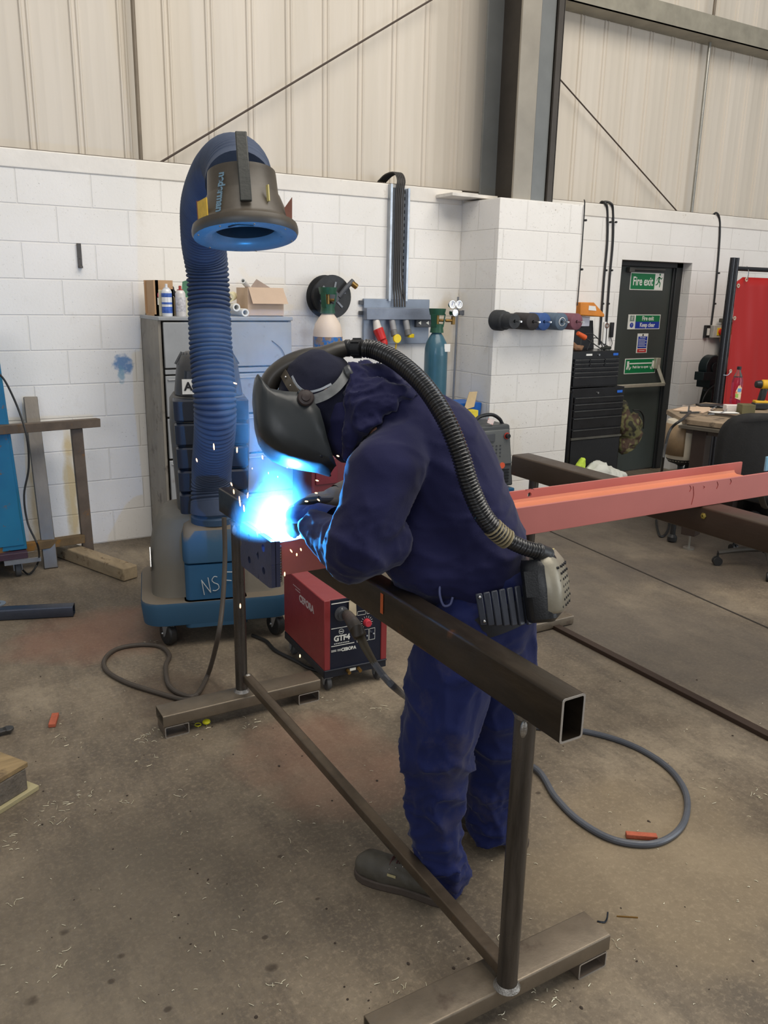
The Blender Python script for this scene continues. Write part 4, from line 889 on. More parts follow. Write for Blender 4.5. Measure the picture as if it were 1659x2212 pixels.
# steel section on the floor
o = MB().rhs((.685, 4.53, .032), (-.5, 4.94, .032), .07, .06, .004).build('steel_section', mat('blue_mill_steel', (78, 84, 98), .35, .7, var=.15, vs=5), bevel=0); tag(o, 'short length of blue-grey box section lying on the floor before the locker', 'steel section')
o = MB().lathe([(.02, 0), (.045, 0), (.045, .006), (.02, .006)], (.318, 4.72, .063), closed=True, n=24).build('steel_washer', M_GALV); tag(o, 'large steel washer at the back of the floor box section', 'washer')
# pallet corner
t = thing('wooden_pallet', (0, 2.9, 0), 'corner of a weathered wooden pallet with a grey block', 'pallet')
M_PAL = mat('pallet_wood', (150, 128, 92), .85, var=.25, vs=5, bump=.6, bs=30, spots=(110, 92, 70), spot_amt=.55, spot_scale=6, stretch=(1, 5, 5)); M_PALE = mat('pallet_edge', (168, 158, 122), .85, var=.15, bump=.4)
R = Matrix.Rotation(math.radians(33), 3, 'Z')
def RP(x, y, z): return Vector((.262, 2.872, 0)) + R @ Vector((x, y, z))
MB().cbox(RP(-.45, .05, .009), (.9, .11, .018), R).build('bottom_board', M_PALE, t, bevel=.002)
MB().cbox(RP(-.10, .055, .06), (.13, .09, .084), R).build('block', mat('pallet_block', (112, 104, 94), .95, var=.3, vs=30, bump=.8, bs=120), t, bevel=.004)
MB().cbox(RP(-.12, .26, .06), (.10, .10, .084), R).build('block', mat('pallet_block', (112, 104, 94), .95), t, bevel=.004)
MB().cbox(RP(-.10, .22, .113), (.15, .42, .02), R).build('top_board', M_PAL, t, bevel=.003)
MB().cbox(RP(-.38, .10, .112), (.4, .14, .018), R).build('top_board', M_PAL, t, bevel=.003)
MB().cbox(RP(-.38, .26, .112), (.4, .12, .018), R).build('top_board', M_PAL, t, bevel=.003)
o = MB().cyl((.06, 3.33, .012), (.06, 3.33, .024), .03, n=20).bar((-.1, 3.30, .018), (.21, 3.345, .018), .035, .010).cyl((.215, 3.345, .013), (.215, 3.345, .023), .022, n=20).build('steel_link', mat('link_grey', (84, 82, 80), .4, .6), bevel=.002); tag(o, 'grey steel strap with a rounded end poking in beside the pallet', 'steel strap')

# ================================================================ near steel stand
def steel(name, c, var=.2, met=.55, rough=.42, vs=7, stretch=None, spots=(120, 92, 66), amt=.66):
    return mat(name, c, rough, met, var=var, vs=vs, bump=.12, bs=70, spots=spots, spot_amt=amt, spot_scale=5, stretch=stretch)
M_BEAM = steel('mill_scale_brown', (62, 54, 45), .35, .6, .34, 9, (2.5, .5, 2.5), (120, 82, 56), .64)
M_POST = steel('mill_scale_post', (86, 82, 78), .4, .75, .30, 12, (4, 4, .35), (156, 148, 138), .66)
M_FOOT = steel('dusty_steel', (122, 111, 96), .22, .55, .42, 7, None, (104, 92, 80), .56)
M_RAIL = steel('rail_steel', (98, 86, 72), .25, .6, .38, 9)
M_CUT = mat('cut_edge', (206, 206, 206), .3, .9, var=.1, vs=20)
M_WELD = mat('weld_bead', (150, 146, 140), .35, .8, var=.3, vs=60, bump=.6, bs=200)
t = thing('steel_work_stand', (1.13, 2.15, 0), 'near steel work stand with hollow top beam, round posts and flat feet', 'work stand')
tb = MB().rhs((1.132, 1.13, .908), (1.132, 3.24, .905), .064, .104, .005).build('top_beam', M_BEAM, t)
# bright sawn end of the beam
def rim(y, cx, cz, w, h, tt, nm, par):
    m = MB(); m.rhs((cx, y - .0012, cz), (cx, y, cz), w, h, tt); return m.build(nm, M_CUT, par)
rim(1.13, 1.132, .908, .064, .104, .005, 'sawn_edge', tb)
MB().box((1.098, 1.86, .885), (1.0985, 1.875, .945)).build('orange_mark', mat('orange_mark', (190, 90, 40), .6), tb, smooth=False)
for i, (x, y) in enumerate(((1.132, 1.275), (1.112, 3.06))):
    p = MB().lathe([(.0255, .1), (.0255, .857)], (x, y, 0), n=32).build('post', M_POST, t)
    MB().lathe([(.026, .1), (.034, .1), (.029, .108), (.026, .113)], (x, y, 0), closed=True, n=32).build('weld_bead', M_WELD, p)
    MB().lathe([(.026, .857), (.032, .857), (.028, .848), (.026, .843)], (x, y, 0), closed=True, n=32).build('weld_bead', M_WELD, p)
    MB().ball((x - .02, y - .02, .825), (.010, .006, .022), 2).build('weld_spatter', M_WELD, p)
MB().rhs((1.136, 1.296, .135), (1.130, 3.04, .165), .036, .036, .003).build('lower_rail', M_RAIL, t)
MB().ball((1.13, 3.03, .175), (.016, .012, .014), 2).build('weld_bead', M_WELD, t)
for i, (x0, x1, y) in enumerate(((.78, 1.482, 1.322), (.755, 1.455, 3.05))):
    w_ = .104 if i == 0 else .11
    y = 1.322 if i == 0 else 3.052
    f = MB().rhs((x0, y, .0745), (x1, y, .0745), w_, .051, .004).build('foot', M_FOOT, t)
    for x in (x0 + .055, x1 - .055):
        k = MB().rhs((x, y - w_ / 2 + .002, .0245), (x, y + w_ / 2, .0245), .10, .049, .004).build('foot_block', mat('block_steel', (112, 100, 88), .45, .4, var=.2), t)
        rim(y - w_ / 2 + .002, x, .0245, .10, .049, .004, 'sawn_edge', k)
# bolted end plates and the red-primed beam being welded
M_PRIM = mat('red_oxide_primer', (184, 106, 98), .5, 0, var=.06, vs=3, bump=.05, spots=(150, 66, 58), spot_amt=.73, spot_scale=5)
M_PRIM_LIT = mat('primer_lit', (204, 124, 92), .5, 0, var=.06, vs=3)  # lit copy of the primer: light from above put into the colour
bx0, bx1, by0, by1, bz0, bz1 = .886, 4.2, 2.095, 2.302, .960, 1.062
t = thing('primed_steel_beam', (2.2, 2.2, .96), 'long red-primed steel beam lying across both work stands', 'steel beam')
MB().box((bx0, by0, bz0), (bx1, by0 + .009, bz1)).build('front_flange', M_PRIM, t, bevel=.0015)
# back flange, with a bolt hole, stops short where the beam is coped
hx, hz, hr_ = 1.98, 1.042, .0095
m = MB()
m.box((bx0, by1 - .009, bz0), (hx - .02, by1, bz1)).box((hx + .02, by1 - .009, bz0), (3.20, by1, bz1)).box((hx - .02, by1 - .009, bz0), (hx + .02, by1, hz - .018))
n_ = 20; F, Bk, Fo, Bo = [], [], [], []
for i in range(n_):
    an = 2 * PI * i / n_; c_, s_ = math.cos(an), math.sin(an); k_ = 1 / max(abs(c_), abs(s_))
    for lst, yy, rr in ((F, by1 - .009, hr_), (Bk, by1, hr_)): lst.append(m.bm.verts.new((hx + rr * c_, yy, hz + rr * s_)))
    for lst, yy in ((Fo, by1 - .009), (Bo, by1)): lst.append(m.bm.verts.new((hx + .02 * k_ * c_, yy, hz + (.02 if s_ > 0 else .018) * k_ * s_)))
for i in range(n_):
    j = (i + 1) % n_; m._f([F[i], F[j], Fo[j], Fo[i]]); m._f([Bk[j], Bk[i], Bo[i], Bo[j]]); m._f([F[j], F[i], Bk[i], Bk[j]])
m.build('back_flange', M_PRIM, t)
m = MB()
prof = [(by0 + .009, 1.006), (by0 + .009, 1.030), (by0 + .014, 1.020), (by0 + .024, 1.015), (by1 - .024, 1.015), (by1 - .014, 1.020), (by1 - .009, 1.030), (by1 - .009, 1.006)]
m.prism([(bx0, y_, z_) for y_, z_ in prof], (3.15 - bx0, 0, 0)); m.box((3.15, by0 + .009, 1.006), (bx1, by1 - .06, 1.015)); m.build('web', M_PRIM_LIT, t)
ps = MB()
for x_, z0_, z1_ in ((2.62, 1.055, 1.03), (2.64, 1.05, .975), (2.70, 1.045, 1.035), (2.78, 1.055, 1.025), (2.86, 1.058, 1.035)): ps.tube([(x_, by0 - .0004, z0_), (x_ + .008, by0 - .0004, (z0_ + z1_) / 2), (x_ + .002, by0 - .0004, z1_)], .0018, n=5, flat=.3)
ps.build('paint_run', mat('primer_run', (150, 52, 44), .5), t)['kind'] = 'stuff'
M_PLT = mat('end_plate_steel', (78, 84, 112), .35, .55, var=.2, vs=8)
for nm, x0, x1, lab in (('end_plate', .872, .8845, 'drilled steel end plate tacked on the tip of the red-primed beam'), ('end_plate', .857, .8695, 'outer drilled steel plate clamped against the end plate of the red beam')):
    m = MB(); ys, ye, zs, ze = 2.085, 2.335, .925, 1.070
    holes = [(2.145, 1.035), (2.225, 1.035), (2.145, .965), (2.225, .965)]
    ycut = [ys, 2.185, ye]; zcut = [zs, 1.0, ze]
    for i in range(2):
        for j in range(2):
            hy, hz_ = holes[(0 if i == 0 else 1) + (0 if j == 1 else 2)]; ya, yb, za, zb = ycut[i], ycut[i + 1], zcut[j], zcut[j + 1]
            hy = (ya + yb) / 2 if i == 1 else hy; R0, R1, O0, O1 = [], [], [], []
            for k in range(24):
                an = 2 * PI * k / 24; c_, s_ = math.cos(an), math.sin(an)
                kk = min(((yb - hy) if c_ > 0 else (hy - ya)) / max(abs(c_), 1e-6), ((zb - hz_) if s_ > 0 else (hz_ - za)) / max(abs(s_), 1e-6))
                R0.append(m.bm.verts.new((x0, hy + .0115 * c_, hz_ + .0115 * s_))); R1.append(m.bm.verts.new((x1, hy + .0115 * c_, hz_ + .0115 * s_)))
                O0.append(m.bm.verts.new((x0, hy + kk * c_, hz_ + kk * s_))); O1.append(m.bm.verts.new((x1, hy + kk * c_, hz_ + kk * s_)))
            for k in range(24):
                j2 = (k + 1) % 24; m._f([R0[k], R0[j2], O0[j2], O0[k]]); m._f([R1[j2], R1[k], O1[k], O1[j2]]); m._f([R0[j2], R0[k], R1[k], R1[j2]])
                m._f([O0[k], O0[j2], O1[j2], O1[k]])
    o = m.build(nm, M_PLT, smooth=False); tag(o, lab, 'steel plate')
m = MB()
for z_ in range(14): m.ball((.888, by0 - .001, .945 + z_ * .008), (.006, .006, .005), 1)
o = m.build('weld_bead', M_WELD, t); o['kind'] = 'stuff'
# ---------------------------------------------------------------- far stand under the beam
M_B2 = steel('brown_black_beam', (70, 58, 48), .2, .4, .42, 5, (1.5, .5, 1.5), (120, 64, 44), .68)
t = thing('steel_work_stand', (2.76, 2.4, 0), 'far dark steel work stand carrying the red beam beyond the welder', 'work stand')
k = MB().rhs((2.765, 3.29, .905), (2.765, 1.20, .905), .12, .108, .006).build('top_beam', M_B2, t)
for y in (3.17, 1.4):
    MB().lathe([(.025, .05), (.025, .852)], (2.76, y, 0), n=24).build('post', M_POST, t)
    MB().rhs((2.45, y, .03), (3.07, y, .03), .10, .05, .004).build('foot', M_FOOT, t)
for (y, z, s_) in ((2.22, .935, .011), (2.08, .925, .013)):
    MB().lathe([(.3 * s_, 0), (s_, 0), (s_, .004), (.5 * s_, .008), (.3 * s_, .008)], (2.7045, y, z), (-1, 0, 0), n=6, closed=True).build('brass_nut', mat('yellow_zinc', (176, 160, 84), .35, .7), t)
MB().cyl((2.765, 2.35, .959), (2.765, 2.35, .985), .015, n=14).build('bolt', mat('bolt_red', (150, 60, 60), .5), t)
# steel bar lying on the slab beyond
o = MB().box((2.925, .9, 0), (2.97, 3.35, .022)).build('flat_steel_bar', mat('bar_brown', (66, 52, 44), .5, .4, var=.2, vs=8, stretch=(1, .3, 1)), bevel=.002); tag(o, 'long dark flat bar lying on the slab behind the welder', 'steel bar')
# light blue plate at the far end of the red beam
q = fl(1664, 1016, 1.064)
m = MB().box((q.x - .035, q.y, 1.0625), (q.x + .06, q.y + .008, 1.125)); o = m.build('blue_plate', mat('light_blue_paint', (112, 164, 190), .4, spots=(196, 200, 196), spot_amt=.66), bevel=.002)
tag(o, 'small light-blue steel plate standing on the far end of the red beam', 'steel plate')
MB().cyl((q.x - .012, q.y - .002, 1.095), (q.x - .012, q.y + .001, 1.095), .008, n=16).build('bolt_hole', M_WHITE, o)

# ================================================================ the welder
NAVY = (27, 30, 66)
def cloth_mat(name, rgb, dust=None, dusz=None):
    s = NT(name); n1 = s.noise(3, 5); n2 = s.noise(260, 3); n3 = s.noise(14, 5, .6)
    c = s.ramp(n1, [(.3, tuple(v * .85 for v in srgb(rgb))), (.7, tuple(v * 1.2 for v in srgb(rgb)))])
    if dust: c = s.mix(s.ramp(s.noise(6, 8, .7), [(.52, (0, 0, 0)), (.72, (.55, .55, .55))]), c, srgb(dust))
    s.col(c); s.b.inputs['Roughness'].default_value = .85; s.b.inputs['Specular IOR Level'].default_value = .2
    s.b.inputs['Sheen Weight'].default_value = .10; s.b.inputs['Sheen Roughness'].default_value = .5
    s.bump(s.math('ADD', s.math('MULTIPLY', n2, .25), n3), .35, .004); return s.m
M_SW = cloth_mat('navy_sweatshirt', (28, 29, 64)); M_TR = cloth_mat('navy_trousers', (26, 34, 80), (74, 68, 76)); M_CAPN = cloth_mat('navy_hood', (26, 28, 46))
M_SKIN = mat('skin', (196, 144, 120), .55, var=.08)
D = dp
F = (-.92, .385)
pel = D(1045, 1305, 2.39); hipL = D(1000, 1370, 2.345); hipR = D(1068, 1360, 2.48)
lumb = D(1018, 1190, 2.37); mid = D(968, 1080, 2.35); che = D(925, 985, 2.33); nk = D(850, 905, 2.30)
shL = D(828, 1022, 2.15); elL = D(772, 1178, 2.12); wrL = D(690, 1140, 2.29)
shR = D(880, 960, 2.47); elR = D(800, 1120, 2.62); wrR = D(735, 1082, 2.53)
knL = D(948, 1610, 2.37); caL = D(936, 1745, 2.42); anL = D(958, 1868, 2.455)
knR = D(1072, 1600, 2.60); caR = D(1062, 1700, 2.66); anR = D(1062, 1768, 2.70)
hdc = D(688, 852, 2.28)
uh = (-.67 * _r + .74 * _u).normalized(); Ah = (-.74 * _r - .67 * _u).normalized(); Sh = uh.cross(Ah).normalized()
if Sh.dot(_f) > 0: Sh = -Sh            # towards the camera
Hc = D(665, 870, 2.27)
Ah = (Ah - _f * .22).normalized(); Sh = uh.cross(Ah).normalized()
if Sh.dot(_f) > 0: Sh = -Sh
Hc = Hc + (-.74 * _r - .67 * _u) * .018
def HH(a, v, s): return Hc + Ah * a + uh * v + Sh * s
person = blob('person', [
    (hdc + uh * .02 - Ah * .015, .088, hdc + Ah * .03 - uh * .035, .072), (hdc + Ah * .105 - uh * .02, .012, hdc + Ah * .085 + uh * .01, .008),
    (hdc + Ah * .09 - uh * .055, .014, hdc + Ah * .088 - uh * .06, .014), (hdc + Ah * .07 - uh * .095, .022, hdc - uh * .05, .05),
    (hdc + Sh * .085 - uh * .01, .018, hdc + Sh * .08 - uh * .03, .012), (hdc - Sh * .085 - uh * .01, .018, hdc - Sh * .08 - uh * .03, .012),
    (hdc - Ah * .02 - uh * .05, .055, nk, .06), (nk, .07, che, .12), (che, .13, mid, .125), (mid, .125, lumb, .12), (lumb, .12, pel, .125),
    (nk, .07, shL, .06), (nk, .07, shR, .06), (shL, .058, elL, .045), (elL, .043, wrL, .03), (shR, .058, elR, .045), (elR, .043, wrR, .03),
    (wrL, .028, D(672, 1130, 2.33), .03), (wrR, .028, D(705, 1085, 2.50), .03),
    (hipL, .10, knL, .065), (knL, .06, anL, .04), (hipR, .10, knR, .065), (knR, .06, anR, .04), (pel, .12, hipL, .105), (pel, .12, hipR, .105),
    (anL, .038, (1.12, 1.86, .04), .03), (anR, .038, (1.53, 1.90, .04), .03)], .012, M_SKIN, smooth=4)
tag(person, 'person in navy work clothes and a black welding helmet bending over the red beam', 'person')
# trousers
fo1, fo2 = folds(.017, 6, (1, 1, 1.2), 3.1, 2.4), folds(.018, 7.5, (1, 1, 2.4), 9.7, 2.4)
def trdisp(p, n):
    k = max(0, min(1, (1.0 - p.z) * 1.6)); low = max(0, min(1, (.45 - p.z) * 3.0))
    return fo1(p, n) * (.5 + .5 * k) + fo2(p, n) * low * .9
tr = blob('trousers', [
    (pel + Vector((0, 0, .04)), .145, D(1035, 1340, 2.39), .15), (pel, .15, hipL, .135), (pel, .15, hipR, .125),
    (hipL, .135, D(968, 1490, 2.36), .125), (D(968, 1490, 2.36), .125, knL, .108), (knL, .108, caL, .088), (caL, .088, anL, .075), (anL, .072, D(964, 1892, 2.47), .066),
    (D(900, 1560, 2.33), .04, D(905, 1640, 2.34), .055), (D(985, 1845, 2.47), .03, D(940, 1890, 2.45), .045),
    (hipR, .13, D(1072, 1490, 2.54), .12), (D(1072, 1490, 2.54), .12, knR, .102), (knR, .10, caR, .09), (caR, .09, anR, .082), (anR, .08, D(1065, 1785, 2.715), .078)],
    .009, M_TR, person, smooth=5, disp=trdisp, cut=[((0, 0, .035), (0, 0, -1))])
# sweatshirt
s1, s2, s3 = folds(.011, 5.0, (1, 1, 1.3), 1.3, 2.2), folds(.013, 12, (1, 1, 1.4), 4.2, 2.4), folds(.010, 8, (.8, .8, 1.8), 7.0, 2.2)
def swdisp(p, n):
    de = min((p - elL).length, (p - wrL).length + .02, (p - elR).length); w1 = max(0, 1 - de / .2)
    dh = (p - D(850, 845, 2.27)).length; w2 = max(0, 1 - dh / .2)
    dw = max(0, 1 - (p - D(960, 1230, 2.3)).length / .3)
    return s1(p, n) * .8 + s2(p, n) * (w1 * .9 + w2 * .7) + s3(p, n) * dw
axis_t = (che - pel).normalized()
sw = blob('sweatshirt', [
    (D(1022, 1215, 2.37), .158, D(1012, 1165, 2.37), .163), (D(1012, 1165, 2.37), .163, D(972, 1075, 2.35), .168), (D(972, 1075, 2.35), .168, D(930, 985, 2.33), .168),
    (D(930, 985, 2.33), .166, D(868, 915, 2.31), .125), (D(868, 915, 2.31), .12, D(790, 900, 2.29), .088), (D(790, 900, 2.29), .085, D(745, 905, 2.28), .075),
    (D(930, 1205, 2.34), .128, D(990, 1215, 2.36), .14), (D(905, 1180, 2.34), .12, D(930, 1060, 2.34), .14), (D(945, 1245, 2.33), .085, D(905, 1215, 2.33), .09),
    (D(880, 955, 2.27), .10, shL, .098), (shL, .100, D(800, 1110, 2.125), .092), (D(800, 1110, 2.125), .092, elL, .088), (elL, .086, D(760, 1195, 2.15), .08), (D(765, 1190, 2.14), .078, D(712, 1160, 2.25), .062), (D(712, 1160, 2.25), .062, D(684, 1136, 2.32), .052),
    (D(830, 1170, 2.17), .078, D(780, 1185, 2.12), .082),
    (D(880, 940, 2.42), .10, shR, .095), (shR, .09, elR, .078), (elR, .075, wrR, .05),
    (D(800, 850, 2.27), .06, D(860, 860, 2.28), .05), (D(806, 838, 2.36), .045, D(868, 838, 2.34), .035),
    (D(745, 905, 2.25), .06, D(748, 960, 2.27), .05)],
    .009, M_SW, person, smooth=4, disp=swdisp)
Sq = Matrix(((1, 0, 0), (0, 1, 0), (0, 0, 1)))
hood_n = [(D(768, 812, 2.24), .036, D(778, 880, 2.19), .040), (D(778, 880, 2.19), .038, D(762, 948, 2.20), .024), (D(762, 948, 2.20), .024, D(748, 985, 2.22), .014),
    (D(780, 810, 2.26), .034, D(838, 815, 2.26), .030), (D(838, 815, 2.26), .028, D(892, 850, 2.22), .014), (D(800, 850, 2.21), .044, D(860, 850, 2.20), .028), (D(860, 850, 2.20), .026, D(890, 856, 2.20), .012),
    (D(800, 880, 2.19), .036, D(850, 876, 2.175), .020), (D(785, 925, 2.18), .026, D(815, 905, 2.17), .014), (D(790, 815, 2.34), .045, D(870, 830, 2.33), .035)]
blob('hood', hood_n, .006, M_SW, person, smooth=2, disp=folds(.010, 16, (1, 1, .8), 6.0, 2.6))
# pocket edge and hem seam
MB().tube([D(950, 1262, 2.235), D(950, 1285, 2.232), D(958, 1308, 2.232), D(972, 1306, 2.23), D(978, 1290, 2.23)], .0035, n=6).build('hem_cord', mat('cord_navy', (74, 80, 120), .6), sw)
# snood and cap on the head
cap = blob('cap', [(hdc + uh * .022 - Ah * .018, .102, hdc + Ah * .03 + uh * .0, .095), (hdc - uh * .05 - Ah * .02, .085, D(735, 900, 2.28), .078), (D(735, 900, 2.28), .078, D(735, 955, 2.28), .045)], .009, M_CAPN, person, smooth=3, disp=folds(.003, 10, (1, 1, 1), 2, 1.5))

# ---- welding helmet
M_SHELL = mat('helmet_black', (40, 44, 46), .38, var=.10, vs=6, bump=.03)
M_DUCT = mat('duct_grey_black', (58, 54, 48), .42, var=.1, vs=4, bump=.03)
M_BAND = mat('band_grey', (120, 122, 122), .5, .2, var=.25, vs=30, bump=.2); M_BAND2 = mat('band_brown', (84, 76, 64), .45, .2, var=.2)
hel = bpy.data.objects.new('welding_helmet', None); hel.location = Hc; hel.parent = person; COL.objects.link(hel); hel['label'] = 'black air-fed welding helmet'
lv = [(.128, .064, .052, .085), (.112, .083, .054, .095), (.095, .098, .058, .102), (.074, .113, .058, .108), (.045, .135, .036, .112), (.012, .152, .002, .114), (-.02, .1585, -.004, .112), (-.05, .156, -.004, .108), (-.085, .142, .012, .10), (-.12, .118, .030, .09), (-.155, .092, .045, .08), (-.188, .068, .058, .068)]
m = MB(); rings = []
for v, af, ab, w_ in lv:
    ring = []
    ch_ = min(.028, (af - ab) * .7); half = [(ab, w_), (ab + (af - ch_ - ab) * .35, w_ + .003), (ab + (af - ch_ - ab) * .75, w_ + .002), (af - ch_, w_ - .003), (af - ch_ * .62, w_ - .012), (af - ch_ * .28, w_ - .026), (af - ch_ * .10, w_ - .044), (af - .001, w_ * .30)]
    for a_, s_ in half + [(af, 0)] + [(a_, -s_) for a_, s_ in half[::-1]]: ring.append(m.bm.verts.new(HH(a_, v, s_)))
    rings.append(ring)
for a_, b_ in zip(rings, rings[1:]):
    for i in range(16): m._f([a_[i], a_[i + 1], b_[i + 1], b_[i]])
sh = m.build('mask_shell', M_SHELL, hel, angle=32)
so = sh.modifiers.new('Solidify', 'SOLIDIFY'); so.thickness = .005; so.offset = 0
MB().cbox(HH(.1535, -.022, 0), (.006, .09, .05), Matrix((Ah, Sh, uh)).transposed()).build('filter_lens', mat('lens_black', (12, 16, 18), .08, var=.02, bump=0, coat=.5), hel, bevel=.004)
# duct over the crown
dpth = 2.27
DP = [D(573, 872, dpth), D(576, 844, dpth), D(591, 814, dpth), D(620, 790, dpth), D(658, 775, dpth), D(700, 769, dpth), D(728, 758, dpth), D(747, 752, dpth)]
MB().tube(DP, lambda u: .0275 - .006 * max(0, u - .75) * 4 - .005 * max(0, .15 - u) * 5, n=20, sub=10, flat=1.6, up=Sh).build('air_duct', M_DUCT, hel, angle=60)
cpl = MB().lathe([(.021, 0), (.0235, .003), (.0235, .014), (.0215, .016), (.0215, .022), (.0245, .024), (.0245, .05), (.021, .052)], D(745, 752, dpth), D(788, 752, 2.25) - D(745, 752, dpth), n=28).build('hose_coupling', M_BLKP, hel, angle=30)
for i in range(8):
    an = i * PI / 4; ax = (D(788, 752, 2.25) - D(745, 752, dpth)).normalized(); Rm = frame(ax)
    MB().cbox(D(745, 752, dpth) + ax * .037 + Rm @ Vector((.0245 * math.cos(an), .0245 * math.sin(an), 0)), (.006, .006, .024), Rm @ Matrix.Rotation(an, 3, 'Z')).build('grip', M_BLKP, cpl)
# headband
def strap(pts, w_, m_, nm):
    P_ = catmull([Vector(p) for p in pts], 8); mm = MB(); A_, B_ = [], []
    for i, p in enumerate(P_):
        d_ = (P_[min(i + 1, len(P_) - 1)] - P_[max(i - 1, 0)]).normalized(); nrm = (p - hdc).normalized(); sd = d_.cross(nrm).normalized()
        A_.append([mm.bm.verts.new(p + sd * (w_ * k) + nrm * q) for k, q in ((-1, 0), (-1, .003), (1, .003), (1, 0))])
    for a_, b_ in zip(A_, A_[1:]):
        for i in range(4): mm._f([a_[i], a_[(i + 1) % 4], b_[(i + 1) % 4], b_[i]])
    mm._f(A_[0]); mm._f(A_[-1]); return mm.build(nm, m_, hel, angle=40)
def onhead(x, y, rr):
    """point on a ball round the head centre seen at that pixel"""
    d_ = ray(x, y); o_ = EYEP - hdc; a_ = d_.dot(d_); b_ = 2 * d_.dot(o_); c_ = o_.dot(o_) - rr * rr; q_ = b_ * b_ - 4 * a_ * c_
    return EYEP + d_ * ((-b_ - math.sqrt(max(q_, 0))) / (2 * a_))
st = strap([onhead(612, 805, .115), onhead(625, 828, .117), onhead(640, 850, .118), onhead(655, 872, .119)], .012, M_BAND2, 'head_strap')
for q in ((617, 815), (628, 833)):
    p_ = onhead(*q, .119); MB().ball(p_, .0035, 1).build('rivet', M_CHROME, st)
strap([onhead(655, 868, .118), onhead(680, 862, .118), onhead(705, 852, .117), onhead(728, 835, .115), onhead(745, 812, .113), onhead(752, 790, .11)], .0125, M_BAND, 'headband')
strap([onhead(628, 800, .106), onhead(640, 830, .108), onhead(662, 846, .108), onhead(690, 842, .107), onhead(715, 830, .106)], .003, mat('sweatband', (150, 156, 164), .7), 'sweatband')
kp = D(757, 803, 2.215); kd = (_r * .8 + _u * .45 - _f * .25).normalized()
MB().lathe([(.017, -.012), (.020, -.008), (.020, .004), (.016, .008), (.006, .008)], kp, kd, n=18, sx=1, sy=1).build('adjuster_knob', mat('knob_grey', (86, 88, 90), .35, .3), hel, bevel=.001)
pk = HH(.006, -.006, .118)
MB().lathe([(.022, -.006), (.022, .004), (.019, .008), (.012, .009), (.011, .014), (.004, .015)], pk, Sh, n=26).build('pivot_knob', mat('pivot_brown', (52, 42, 40), .4), hel)
MB().bar(HH(.002, .02, .116), HH(.008, -.004, .118), .018, .006, up=Sh).build('pivot_arm', M_SHELL, hel, bevel=.002)
# moulded side recess low on the shell
m = MB(); pts = [HH(a_, v_, s_) for a_, v_, s_ in ((.085, -.035, .094), (.055, -.028, .106), (.04, -.06, .1065), (.055, -.115, .0935), (.072, -.15, .079), (.085, -.13, .078), (.10, -.09, .082))]
cc = sum(pts, Vector()) / len(pts)
m.prism([p + Sh * .004 for p in pts], -Sh * .006).build('side_pad', mat('pad_black', (26, 32, 40), .22, var=.3, vs=18, bump=.3, bs=25), hel, bevel=.004, seg=3)
# breathing hose with close ribs
HPTS = [D(786, 752, 2.25), D(815, 758, 2.235), D(860, 782, 2.19), D(915, 832, 2.13), D(960, 900, 2.085), D(992, 975, 2.075), D(1015, 1050, 2.09), D(1045, 1115, 2.12), D(1085, 1158, 2.15), D(1130, 1182, 2.18), D(1166, 1192, 2.20)]
P = catmull(HPTS, 60); L = [0]
for a_, b_ in zip(P, P[1:]): L.append(L[-1] + (b_ - a_).length)
tot2 = L[-1]; N = 1100; Q = []; j = 0
for i in range(N):
    s_ = tot2 * i / (N - 1)
    while j < len(L) - 2 and L[j + 1] < s_: j += 1
    Q.append(P[j].lerp(P[j + 1], (s_ - L[j]) / max(1e-9, L[j + 1] - L[j])))
def br(u):
    ph = (u * tot2 / .0088) % 1.0; return .0258 - .0042 * (abs(ph - .5) * 2) ** 1.5 - (.0045 if u > .86 else 0)
s = NT('glossy_hose'); s.b.inputs['Base Color'].default_value = (.018, .018, .019, 1); s.b.inputs['Roughness'].default_value = .2; s.b.inputs['Coat Weight'].default_value = .3; M_GH = s.m
bh = MB().tube(Q, br, n=24, sub=1).build('breathing_hose', M_GH, person, angle=80)
k0 = int(.80 * N); mt = MB()
for i in range(6): mt.tube([Q[k0 + 14 * i] + Vector((0, 0, 0)), Q[k0 + 14 * i + 5]], .0275, n=18, sub=1)
mt.build('tape_wrap', mat('tape_tan', (150, 138, 108), .6, var=.2, vs=40), bh)
# belt and blower unit
bc = D(1050, 1313, 2.385); bax = (D(1022, 1215, 2.36) - D(1066, 1345, 2.39)).normalized()
Tb = Matrix.Translation(bc) @ frame(bax, Vector((-.8, -.6, 0))).to_4x4()
M_BELT = mat('belt_black', (40, 42, 48), .42, var=.15, vs=12, bump=.1)
belt = MB().lathe([(.160, -.032), (.170, -.030), (.172, .0), (.170, .030), (.160, .032)], bc, bax, n=64, up=(0, 1, 0)).build('belt', M_BELT, person)
def onbelt(x, y, rr=.172):
    d_ = ray(x, y); o_ = EYEP - bc; d2 = d_ - bax * d_.dot(bax); o2 = o_ - bax * o_.dot(bax)
    a_ = d2.dot(d2); b_ = 2 * d2.dot(o2); c_ = o2.dot(o2) - rr * rr; q_ = b_ * b_ - 4 * a_ * c_
    return EYEP + d_ * ((-b_ - math.sqrt(max(q_, 0))) / (2 * a_)) 
M_PADB = mat('belt_pad', (58, 62, 72), .32, var=.15, vs=10)
for i in range(7):
    x = 1040 + i * 16.5; top = 1282 - i * 3.2; bot = 1350 + 1.0 * i * (1 - i / 5.0)
    a_, b_ = onbelt(x - 6, top, .176), onbelt(x + 5, bot, .176); nrm = (a_ - bc); nrm = (nrm - bax * nrm.dot(bax)).normalized()
    MB().bar(a_, b_, .0185, .009, up=nrm).build('pad_rib', M_PADB, belt, bevel=.003)
for (x, y) in ((1036, 1290), (1046, 1342)):
    p_ = onbelt(x, y, .181); MB().ball(p_, .005, 2).build('rivet', M_CHROME, belt)
